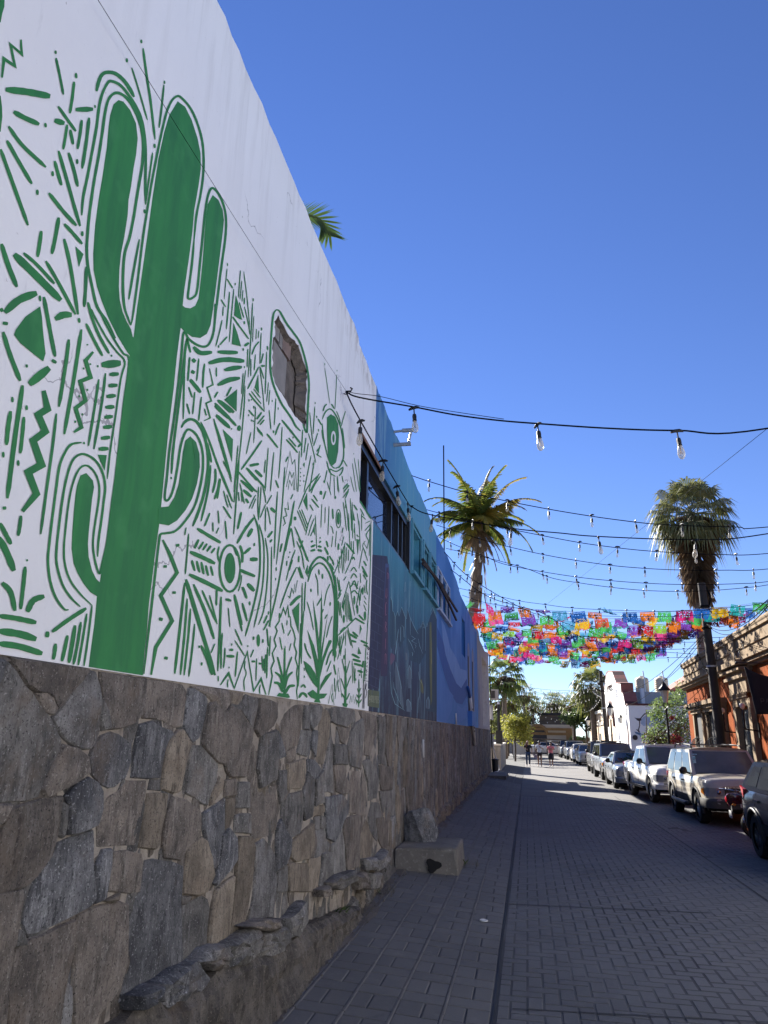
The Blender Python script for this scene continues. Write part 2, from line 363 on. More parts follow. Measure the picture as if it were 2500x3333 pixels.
# ------------------------------------------------------------------ stone wall
E_ST = '''g 0 130 30 105 75 150 130 235 190 295 215 345 275 410 300 450 340 520 355 560 345 620 300 700 265 770 240 830 225 880 150 905 60 905 -40 915 -40 160
b 75 65 190 85 330 105 470 125 500 140 455 210 400 270 350 340 325 365 300 300 270 275 215 265 180 240 150 225 110 160 75 110
b 215 290 255 280 295 310 318 370 305 395 270 395 235 350
b -40 50 60 65 65 90 25 100 -40 140
l 480 150 545 160 575 240 590 340 600 380 580 440 575 500 560 560 530 600 480 600 440 580 380 540 350 500 305 430 370 350 430 270
g 592 330 620 380 632 480 595 490 585 430
b 590 165 700 180 855 200 850 300 830 400 790 450 700 480 640 485 625 400 596 320
b 865 205 960 215 1070 235 1090 270 1080 340 1065 470 1010 475 960 440 900 425 840 420 850 320
s 1105 260 1130 255 1200 300 1210 330 1195 430 1165 540 1130 565 1080 490 1085 400 1100 320
b 1115 220 1200 240 1330 270 1340 330 1305 390 1275 380 1225 305 1180 275
t 1345 275 1420 285 1395 350 1345 335
l 1425 300 1440 290 1510 310 1510 370 1480 480 1450 430 1405 365
b 1520 315 1612 340 1612 420 1590 470 1510 530 1490 490
b 1215 350 1250 330 1310 400 1350 360 1400 385 1440 450 1475 495 1465 560 1440 700 1425 765 1340 765 1320 730 1310 690 1270 680 1180 580 1195 470
s 590 535 650 515 700 530 765 580 765 680 735 770 680 820 640 830 590 810 540 750 525 670 545 590
s 825 470 890 450 1005 505 1010 520 980 560 940 700 930 770 860 775 775 765 790 620
t 1005 540 1040 500 1065 500 1105 570 1095 600 1070 740 1050 850 1010 860 950 835 960 720 980 600
g 1130 590 1180 590 1240 640 1275 700 1265 790 1235 860 1215 930 1180 920 1085 860 1095 760 1115 650
g 1525 520 1612 500 1620 600 1612 780 1520 830 1500 720
b 370 590 450 610 510 660 515 740 495 765 430 805 330 855 275 885 250 840 290 750 335 650
g 385 550 440 547 455 585 420 580
s 515 780 560 805 590 855 585 960 560 1045 520 1065 440 1095 400 1095 395 960 390 885 440 820
g 362 920 382 940 378 1050 362 1110 350 1100 350 1000
b 745 800 850 797 855 850 835 920 815 1020 785 1165 700 1165 575 1175 575 1060 595 960 645 890 700 860
g 880 787 935 790 940 845 870 840
t 865 870 980 875 970 960 945 1060 925 1165 910 1185 815 1175 835 1030
b 1005 890 1090 912 1165 970 1175 1050 1135 1140 1085 1200 1055 1250 960 1235 955 1170 975 1000
t 1285 775 1302 795 1297 850 1235 925 1245 850
b 1315 795 1370 785 1375 870 1312 880
g 1390 805 1455 805 1455 945 1382 945
b 1472 875 1612 825 1620 1070 1560 1115 1470 1135
g 1378 1000 1458 990 1458 1095 1372 1090
t 1318 900 1368 895 1358 990 1330 1055 1308 1075
s 1190 985 1308 900 1298 1090 1285 1110 1260 1280 1238 1305 1212 1180 1188 1060
s 1295 1115 1340 1075 1378 1130 1378 1250 1340 1310 1260 1395 1245 1385 1275 1280
t 1170 1125 1205 1150 1225 1240 1245 1340 1205 1435 1150 1455 1068 1445 1078 1330 1095 1210 1132 1155
t 1397 1122 1458 1122 1476 1180 1460 1350 1435 1520 1405 1675 1330 1705 1352 1560 1372 1380
l 1492 1165 1540 1135 1600 1220 1612 1380 1590 1585 1452 1610 1482 1450 1497 1300
t 1260 1435 1358 1355 1348 1480 1320 1715 1218 1755 1228 1600 1242 1500
g 1063 1525 1180 1465 1212 1485 1226 1540 1212 1650 1202 1770 1150 1845 1063 1875 1058 1700
g 1062 1472 1110 1472 1090 1508 1062 1508
b 60 965 120 940 215 915 300 892 362 892 350 980 332 1120 298 1230 208 1348 150 1402 80 1418 -40 1450 -40 1150 20 1035
b -40 940 48 940 18 1000 10 1025 -40 1060
s 402 1132 460 1114 536 1086 542 1150 537 1250 542 1320 556 1400 552 1485 516 1525 440 1566 330 1625 222 1674 168 1684 134 1620 148 1540 184 1420 252 1332 312 1230 342 1165
s 602 1204 642 1198 642 1280 618 1400 603 1476 564 1496 566 1400 567 1285
b 668 1214 740 1204 832 1222 836 1280 818 1436 760 1446 634 1428 644 1330 658 1280
s 852 1264 900 1254 1060 1294 1060 1400 1048 1500 1052 1650 1056 1870 1000 1905 900 1965 800 2025 704 2075 738 1960 763 1850 753 1700 763 1600 792 1480 826 1440
b 448 1584 560 1534 690 1504 736 1522 737 1640 732 1760 736 1850 697 1980 648 2066 560 2166 520 2230 440 2280 432 2000 443 1800 433 1690
b 168 1724 240 1704 330 1654 428 1614 428 1700 421 1800 388 1930 367 2050 336 2280 56 2280 56 2000 73 1850 88 1784
b -40 1464 118 1434 127 1480 108 1570 98 1640 82 1740 68 1770 48 1950 18 2280 -40 2280
g 97 1664 133 1684 147 1746 87 1752
l 397 1974 422 2004 422 2120 410 2280 346 2280 372 2100
t 617 1492 688 1458 678 1486 650 1497'''
G_ST = '''b 50 250 90 150 200 60 288 50 283 150 267 300 232 478 150 506 102 556 62 400 42 290
g 303 62 350 62 353 240 338 308 290 300 294 180
g 370 42 488 72 468 180 428 260 380 306 362 250
t 492 82 545 112 578 190 568 380 537 540 508 678 422 678 442 450 462 260
g 268 332 368 342 348 480 328 598 242 578 224 560 253 430
s 400 322 438 332 437 420 418 600 372 500 372 440
b 122 562 200 522 213 570 218 618 122 668
t 122 692 298 634 298 870 268 938 122 958
g 12 752 108 762 108 1000 42 1106 12 950
g 62 1122 122 1032 268 982 278 1110 268 1330 238 1428 150 1476 92 1398 52 1250
g 342 782 398 882 398 1000 378 1248 302 1288 282 1200 282 1000
s 332 642 418 642 488 742 498 800 410 848 342 760
g 422 862 498 762 498 1000 506 1098 422 1138
g 582 332 600 440 602 620 616 998 512 988 502 760 542 640 572 450
g 617 482 758 492 768 688 622 688
b 622 712 738 702 743 830 788 900 768 1000 700 1006 642 978
g 602 82 700 82 828 112 836 210 740 286 652 258 584 220
b 652 292 778 292 778 380 730 466 692 438
g 862 242 928 202 943 330 928 480 913 738 792 688 773 490 802 350
b 884 112 1000 142 1078 172 1078 330 1000 596 954 588 954 330 936 190
b 822 762 908 772 966 850 976 1100 956 1246 784 1208 794 900
g 922 662 1000 642 1056 720 1096 870 1068 1048 992 1078 982 850
s 512 1052 640 1032 700 1022 766 1110 766 1210 718 1298 698 1378 642 1536 532 1478 522 1250
t 402 1152 508 1132 518 1200 470 1238 392 1248
g 412 1272 468 1252 468 1388 412 1388
g 482 1254 518 1262 518 1368 482 1376
t 152 1542 240 1452 388 1334 388 1560 338 1706 200 1736 152 1688
l 412 1402 518 1384 538 1500 576 1560 548 1638 480 1676 402 1696
s 2 1372 42 1294 98 1420 148 1502 138 1650 92 1766 2 1826
t 124 1772 328 1762 338 1900 328 2057 134 2057
t 344 1722 478 1694 478 1800 438 2057 342 2057
g 492 1662 578 1644 588 1800 588 1928 478 2057 452 2057 484 1800
g 592 1572 698 1404 728 1600 738 1848 612 1916 592 1750
b 732 1292 888 1234 898 1500 888 1786 762 1836 742 1650 722 1400
t 892 1522 968 1284 1038 1500 998 1718 892 1806
g 992 1252 1030 1104 1108 1112 1128 1230 1088 1516 1002 1400
g 1112 982 1238 972 1258 1130 1218 1226 1142 1198
b 1104 702 1248 722 1238 958 1132 968 1112 850
b 1062 1274 1208 1252 1208 1568 1150 1616 1102 1500
t 1222 1294 1288 1352 1268 1598 1217 1588
g 1092 184 1168 174 1168 380 1158 688 1104 678 1104 350
g 2 1852 118 1792 118 2057 2 2057
s 2 332 48 430 98 600 2 636'''
def inset(P, d):
    n = len(P); A = sum(P[i][0] * P[(i + 1) % n][1] - P[(i + 1) % n][0] * P[i][1] for i in range(n)); sg = 1 if A > 0 else -1; out = []
    for i in range(n):
        a, p, c = np.array(P[i - 1]), np.array(P[i]), np.array(P[(i + 1) % n])
        e1, e2 = p - a, c - p; l1, l2 = np.linalg.norm(e1) + 1e-9, np.linalg.norm(e2) + 1e-9
        n1, n2 = np.array((-e1[1], e1[0])) / l1 * sg, np.array((-e2[1], e2[0])) / l2 * sg
        m = n1 + n2; L = np.linalg.norm(m)
        if L < .3: out.append(p + n1 * d); continue
        m /= L; out.append(p + m * d / max(.5, m @ n1))
    return out, sg
def stone_shape(P, r, X=WX, deep=.05, hmin=-.004, hmax=.02, gap=.004, bev=.009, rough=1.0):
    """P: outline in (Y, z); a cut stone with chipped outline, chamfer and an uneven face"""
    Q = []
    n = len(P)
    for i in range(n):
        a, c = np.array(P[i]), np.array(P[(i + 1) % n]); L = np.linalg.norm(c - a); k = max(1, min(4, int(L / .11)))
        for t in range(k):
            p = lerp(a, c, t / k)
            if t: p = p + np.array((r.uniform(-1, 1), r.uniform(-1, 1))) * min(.009, L * .04) * rough
            Q.append(p)
    O, sg = inset(Q, gap); I, _ = inset(Q, gap + bev)
    if sg < 0: O, I = O[::-1], I[::-1]
    n = len(O); h = r.uniform(hmin, hmax); c = sum(I) / n
    if h < 0 and False: pass
    tilt = np.array((r.uniform(-.05, .05), r.uniform(-.05, .05)))
    face = lambda p: X + h + float((np.array(p) - c) @ tilt) * .5
    vs = [(X - deep, *p) for p in O] + [(face(p) - .010 - r.uniform(0, .006), *p) for p in O] + [(face(p) + r.uniform(-.003, .003), *p) for p in I] + [(face(c) + r.uniform(.002, .012), *c)]
    fs = [(i, (i + 1) % n, n + (i + 1) % n, n + i) for i in range(n)] + [(n + i, n + (i + 1) % n, 2 * n + (i + 1) % n, 2 * n + i) for i in range(n)] + [(2 * n + i, 2 * n + (i + 1) % n, 3 * n) for i in range(n)]
    return vs, fs
wall = thing('stone_wall', 'long grey and brown rubble stone wall under the murals with sandy mortar joints', 'stone wall', (0, 0, 0))
WYE = 39.9
b = MB(); r = random.Random(5)
YS = np.arange(-3, WYE + .3, .15); ZS = np.linspace(-.1, ZT, 16)
def mx(i, k): return WX - .010 + .008 * math.sin(YS[i] * 9.1 + ZS[k] * 7) * math.sin(ZS[k] * 11 - YS[i] * 3)
for i in range(len(YS) - 1):
    for k in range(15):
        b.quad((mx(i, k), YS[i], ZS[k]), (mx(i + 1, k), YS[i + 1], ZS[k]), (mx(i + 1, k + 1), YS[i + 1], ZS[k + 1]), (mx(i, k + 1), YS[i], ZS[k + 1]))
b.box(WX - .5, WX - .035, -3, WYE, -.1, ZT - .002)
b.build('mortar', M['mortar'], wall, smooth=True, sharp=50)
stones = []
for src, ox, oy, sc in ((E_ST, 0, 2100, 1.7944), (G_ST, 900, 2280, 3.318)):
    for ln in src.strip().split('\n'):
        tk = ln.split(); q = list(map(float, tk[1:]))
        P = [WP(ox + q[i] / sc, oy + q[i + 1] / sc, WX)[1:] for i in range(0, len(q), 2)]
        P = [np.array((p[0], min(p[1], ZT - .012))) for p in P]
        stones.append((tk[0], P, 0))
def voronoi(y0, y1, z0, z1, ky, n, r, avoid=None):
    """upright cells: half-plane clipping in a space squeezed along z"""
    sq = .42; pts = []; tries = 0; mind = math.sqrt((y1 - y0) * (z1 - z0) * sq / n) * .72
    while len(pts) < n and tries < n * 60:
        tries += 1; p = np.array((r.uniform(y0, y1), r.uniform(z0, z1) * sq))
        if all(np.hypot(*(p - q)) > mind * (1 if tries < n * 30 else .7) for q in pts): pts.append(p)
    out = []
    A = np.array(pts)
    for i, p in enumerate(pts):
        poly = [np.array(v) for v in ((y0, z0 * sq), (y1, z0 * sq), (y1, z1 * sq), (y0, z1 * sq))]
        for j in np.argsort(((A - p) ** 2).sum(1))[1:22]:
            q = A[j]; m = (p + q) / 2; d = q - p; new = []
            for a, c in zip(poly, poly[1:] + poly[:1]):
                sa, sc_ = (a - m) @ d, (c - m) @ d
                if sa <= 0: new.append(a)
                if sa * sc_ < 0: new.append(a + (c - a) * (sa / (sa - sc_)))
            poly = new
            if len(poly) < 3: break
        cl = []
        for v in poly:
            v = np.array((v[0], v[1] / sq))
            if not cl or np.hypot(*(v - cl[-1])) > .025: cl.append(v)
        if len(cl) > 3 and np.hypot(*(cl[0] - cl[-1])) < .025: cl.pop()
        if len(cl) >= 3: out.append(cl)
    return out
rv = random.Random(21)
yb = WP(1249, 2600, WX)[1]
for (ya, ye, n) in ((yb, 16, 85), (16, 26, 105), (26, WYE - .05, 110)):
    for P in voronoi(ya, ye, pw([(10, .1), (14, .2), (30, .22), (40, .12)], ya) - .02, ZT - .012, .42, n, rv):
        stones.append((rv.choices('gbstl', (40, 34, 12, 9, 5))[0], P, 1))
fill = voronoi(2.45, yb, .12, ZT - .02, .42, 250, rv)
stones.sort(key=lambda q: -abs(sum(q[1][i - 1][0] * q[1][i][1] - q[1][i][0] * q[1][i - 1][1] for i in range(len(q[1])))) / (2 + min(p[0] for p in q[1])) ** 2.2)
rest = MB()
for k, (c, P, proc) in enumerate(stones):
    vs, fs = stone_shape(P, rv, gap=(-.009 if not proc else .002), bev=(.007 if not proc else .006))
    if k < 299: MB().add(vs, fs).build('stone', SM[c], wall)
    else: rest.add(vs, fs, SMI[c])
for P in fill: rest.add(*stone_shape(P, rv, X=WX - .012, gap=.003, bev=.006, hmin=-.006, hmax=.006), SMI[rv.choices('gbstl', (34, 34, 12, 14, 6))[0]])
for P in voronoi(-2.9, 2.45, 0, ZT - .012, .42, 40, rv): rest.add(*stone_shape(P, rv), SMI[rv.choice('gbs')])
tag(rest.build('small_stones', SML, wall), kind='stuff')
M['footing'] = stone_mat('rough_footing_plaster', (.20, .175, .145), (.10, .088, .074), (.34, .29, .235), (1, 1, 1))
def boulder_shape(P, r, X, prot):
    Q = [np.array(p, float) for p in P]; out = []
    for i in range(len(Q)):
        for t in (0, .5): out.append(lerp(Q[i], Q[(i + 1) % len(Q)], t) + np.array((r.uniform(-1, 1), r.uniform(-1, 1))) * .008)
    A = sum(out[i - 1][0] * out[i][1] - out[i][0] * out[i - 1][1] for i in range(len(out)))
    if A < 0: out = out[::-1]
    c = sum(out) / len(out); n = len(out); vs = []
    for sc_, d in ((1.0, -.12), (1.03, 0), (.97, prot * .62), (.80, prot * .92), (.45, prot * 1.04)): vs += [(X + d + r.uniform(-.018, .014), *(c + (p - c) * sc_ * r.uniform(.94, 1.04))) for p in out]
    vs.append((X + prot, *c)); fs = [(k * n + i, k * n + (i + 1) % n, (k + 1) * n + (i + 1) % n, (k + 1) * n + i) for k in range(4) for i in range(n)] + [(4 * n + i, 4 * n + (i + 1) % n, 5 * n) for i in range(n)]
    return vs, fs
# footing: boulders that stand proud of the wall foot, rough plaster between them
F_ST = '''g 580 1290 700 1170 820 1120 900 1150 890 1230 850 1330 750 1400 690 1380 640 1320
g 875 1130 960 1090 1090 980 1170 990 1200 1040 1190 1150 1120 1260 1040 1330 870 1360 895 1250
s 215 1520 400 1390 590 1300 640 1340 710 1480 600 1620 450 1700 280 1760 200 1720
s 0 1640 150 1540 210 1510 195 1700 150 1720 50 1760 0 1800
g 1205 1040 1330 1000 1420 960 1500 970 1500 1100 1430 1210 1270 1270 1130 1240 1192 1150
b 1030 960 1190 890 1280 880 1420 862 1410 955 1330 990 1180 1000
g 1510 870 1620 740 1659 700 1659 900 1580 1050 1505 1060
c 0 1850 60 1775 200 1730 450 1705 640 1620 800 1430 900 1450 955 1420 945 1700 880 1909 800 2000 0 2000
c 965 1400 1100 1345 1200 1285 1380 1250 1430 1300 1400 1420 1250 1560 1130 1650 965 1650'''
FG_ST = '''g 590 1960 700 1880 870 1830 880 1950 700 2040 600 2040
b 885 1900 980 1850 1020 1960 1030 2050 905 2050
l 980 1712 1080 1700 1100 1830 1000 1840
g 1035 1870 1130 1850 1130 1920 1090 2050 1045 2050
b 490 2040 590 2000 600 2100 500 2120
g 1110 1720 1200 1600 1230 1700 1180 1800 1110 1840'''
for src, ox, oy, sc in ((F_ST, 450, 2700, 3.016), (FG_ST, 900, 2280, 3.318)):
    for ln in src.strip().split('\n'):
        tk = ln.split(); q = list(map(float, tk[1:])); xx = WX + .09
        P = [WP(ox + q[i] / sc, oy + q[i + 1] / sc, xx)[1:] for i in range(0, len(q), 2)]
        P = [np.array((p[0], max(p[1], -.05))) for p in P]
        if tk[0] == 'c': continue
        vs, fs = boulder_shape(P, rv, WX + .05, .055 + rv.uniform(0, .03))
        MB().add(vs, fs).build('footing_stone', SM[tk[0]], wall, True, 22)
line = [WP(450 + x / 3.016, 2700 + y / 3.016, WX + .09)[1:] for x, y in ((-60, 1860), (60, 1740), (200, 1690), (430, 1640), (620, 1500), (760, 1400), (900, 1330), (1120, 1240), (1290, 1230), (1420, 1180), (1560, 1060), (1650, 960))] + [(8.6, .2), (9.6, .16)]
line = [(2.0, .55)] + [(p[0], p[1]) for p in line]; b = MB(); rq = random.Random(6); ns = 150; RW = []
for i in range(ns + 1):
    y = lerp(2.0, 9.6, i / ns); zt = pw(line, y) + rq.uniform(-.012, .012); z0 = swz(-1.9, y) - .03; row = []
    for f_, xo in ((0, -.02), (.0, .085), (.12, .125), (.3, .14), (.45, .135), (.6, .14), (.8, .15), (1, .17)): row.append((WX + xo * (1 if y < 8.4 else .5) + (rq.uniform(-.016, .016) + .02 * math.sin(y * 3.7 + f_ * 5) * math.sin(y * 1.3)) * (f_ > 0 or xo > 0), y, lerp(zt, z0, f_)))
    RW.append(row)
for i in range(ns):
    for k in range(7): b.quad(RW[i][k], RW[i][k + 1], RW[i + 1][k + 1], RW[i + 1][k])
b.build('plaster_footing', M['footing'], wall, True, 60)
b = MB(); y = 7.2
while y < 39:                                     # small stones along the rest of the foot
    d = rv.uniform(.18, .45); z0 = swz(WX, y)
    if not 10.4 < y < 13.2:
        hh = rv.uniform(.12, .28); P = [np.array(p) for p in ((y, z0 - .06), (y + d, z0 - .06), (y + d * .95, z0 + hh * .7), (y + d * .6, z0 + hh), (y + d * .1, z0 + hh * .8))]
        xx = WX + rv.uniform(.03, .09); b.add(*boulder_shape(P, rv, WX + .01, rv.uniform(.05, .10)), rv.choice((0, 1, 3)))
    y += d
tag(b.build('footing_rubble', SML, wall, True, 22), kind='stuff')
b = MB(); y = 2.5                                 # dirt verge at the wall foot
def vz(x, y): return swz(x, y) + .012 + .012 * math.sin(y * 5 + x * 9) + (.05 if x < -1.9 else 0)
while y < 40:
    xs = [-1.96, -1.88, -1.80 + .03 * math.sin(y * 3.1), -1.755 + .05 * math.sin(y * 1.7) + .02 * math.sin(y * 6)]
    xt = [-1.96, -1.88, -1.80 + .03 * math.sin((y + .1) * 3.1), -1.755 + .05 * math.sin((y + .1) * 1.7) + .02 * math.sin((y + .1) * 6)]
    for i in range(3):
        za, zb, zc, zd = vz(xs[i], y), vz(xs[i + 1], y), vz(xt[i + 1], y + .1), vz(xt[i], y + .1)
        if i == 2: zb = swz(xs[3], y) + .006; zc = swz(xt[3], y + .1) + .006
        b.quad((xs[i], y, za), (xs[i + 1], y, zb), (xt[i + 1], y + .1, zc), (xt[i], y + .1, zd))
    y += .1
tag(b.build('dirt_verge', M['dirt'], None, smooth=True), 'strip of dusty gravel along the foot of the stone wall', 'gravel strip', kind='structure')
# ------------------------------------------------------------------ the mural building
# painted marks: crop-pixel polylines. f = filled shape, s = smooth stroke, z = sharp stroke, o = ring, e = filled oval
MUR_A = '''f 0 -60 26 -60 22 40 10 80 0 135 -30 135 -30 -60
f -20 570 0 575 8 640 10 700 0 790 -20 800
z 22 8 466 20 352 86 396 60 268 128 326 122 238
s 42 30 537 160 552 298 578
s 30 78 670 140 705 232 746
s 16 268 738 272 764
s 36 324 722 384 740
s 15 330 303 332 324
s 15 333 348 355 450 378 568
s 15 452 438 456 470
s 18 442 490 432 580 416 680
s 30 450 658 556 655
s 12 566 630 568 648
s 17 346 638 400 715 452 788
s 17 400 748 388 830 376 897
s 19 418 778 436 867
s 18 488 720 478 800 462 894
s 20 532 706 515 850 490 1012
s 22 48 758 130 870 272 1003
s 22 38 843 110 970 188 1103
s 22 0 895 70 1090 165 1352
s 17 312 1028 314 1057
s 17 220 1138 222 1170
s 20 325 966 345 1040 366 1112
s 15 459 955 461 984
s 20 408 916 438 1010 464 1120
s 20 348 905 390 1050 435 1210 478 1357
s 22 290 1158 370 1260 455 1354
s 20 382 1343 435 1400 490 1464
s 18 490 1388 491 1417
f 450 1478 498 1525 470 1602
s 24 350 1305 330 1420 308 1524
s 23 245 1385 235 1460 222 1542
s 22 382 1433 420 1600 465 1887
s 20 272 1566 350 1700 450 1887
s 44 82 1525 200 1640 362 1802
s 20 138 1518 220 1590 324 1702
s 28 5 1463 45 1590 98 1722
s 20 515 1600 510 1740 502 1842
s 46 25 1875 110 1800 218 1758
s 42 328 1915 375 1890 428 1889
s 15 236 1773 238 1807
s 24 260 1782 282 1900 306 2030 328 2140
f 238 1838 248 1900 255 1990 270 2120 256 2168 200 2125 120 2060 82 2010 90 1980 150 1900
s 24 12 1938 44 1943
s 17 470 1908 474 1937
s 26 0 1850 12 1870
s 13 845 238 847 260
s 14 757 350 760 374
s 10 788 406 830 540 882 720
s 14 856 290 880 470 900 600 928 837
s 10 984 484 985 504
s 12 981 510 968 640 952 767
s 15 924 863 926 888
s 11 914 916 895 1050 870 1228
s 15 865 1256 867 1280
s 14 834 1436 800 1620 770 1797
s 22 576 548 588 495 608 450 640 434 690 442 740 482 780 540 802 582
s 17 487 1292 497 1180 522 1060 552 900 577 760 592 640 612 560 642 500 665 487 720 512 770 572 820 652 850 732 866 830 872 950 870 1100 872 1222
s 17 690 2030 640 1930 580 1840 548 1710 524 1590 518 1500 520 1440 532 1300 560 1100 592 920 612 790 627 680 647 600 680 562 720 562 770 602 816 682 846 770 857 870 852 980 836 1080 816 1200 800 1300 776 1420 746 1520 736 1640 736 1760 746 1850 766 1910 782 1952
s 14 782 1952 793 1905 808 1800 828 1650 852 1450 873 1310 902 1130 932 970 962 820 990 700 1006 650 1030 602 1062 577 1092 592 1142 652 1182 740 1212 850 1220 960 1216 1060 1201 1170 1177 1290 1162 1440
s 14 1163 1430 1150 1580 1132 1720 1127 1790 1160 1782 1180 1745 1196 1600 1211 1450 1226 1300 1242 1190 1266 1130 1300 1150 1336 1220 1354 1310 1350 1430 1332 1560 1316 1680 1302 1800 1290 1900 1284 1990'''
MUR_T = '''f 1065 608 1110 640 1150 720 1185 830 1203 920 1205 1010 1190 1120 1165 1260 1155 1380 1140 1500 1120 1640 1105 1740 1095 1838 1088 1963 1083 1970 1060 2143 1040 2343 1010 2583 985 2843 966 3040 955 3145 930 3323 910 3493 893 3623 880 3793 865 3923 855 4062 530 4004 550 3853 565 3743 580 3583 597 3493 625 3323 660 3123 700 2803 740 2483 775 2143 800 2028 820 1860 850 1650 885 1400 915 1180 950 950 985 790 1015 690'''
MUR_L = '''f 710 600 680 625 660 690 650 760 640 880 615 1050 590 1200 570 1350 558 1520 560 1620 580 1720 610 1810 650 1910 700 2010 760 2110 782 2138 806 2028 795 2020 785 1975 760 1930 735 1870 718 1800 712 1720 715 1620 725 1520 745 1420 765 1290 770 1200 785 1120 800 1010 815 930 825 830 815 740 780 660 740 610
f 1275 1170 1310 1200 1335 1260 1343 1320 1335 1400 1320 1520 1305 1640 1290 1760 1275 1870 1262 1950 1240 2003 1200 2028 1150 2021 1110 1993 1083 1966 1075 1960 1080 1830 1092 1832 1110 1845 1140 1850 1170 1835 1190 1790 1205 1660 1215 1560 1225 1420 1235 1300 1245 1225
f 515 2838 480 2853 460 2913 450 2973 440 3083 432 3193 428 3293 440 3383 465 3443 500 3503 540 3553 583 3580 602 3500 575 3473 550 3423 530 3343 525 3263 530 3193 540 3093 550 2993 562 2923 555 2883
f 1140 2618 1110 2643 1095 2713 1085 2803 1070 2903 1045 2983 1010 3038 965 3043 950 3050 945 3140 955 3143 1010 3153 1060 3123 1110 3063 1150 2993 1180 2903 1197 2803 1195 2723 1175 2653'''
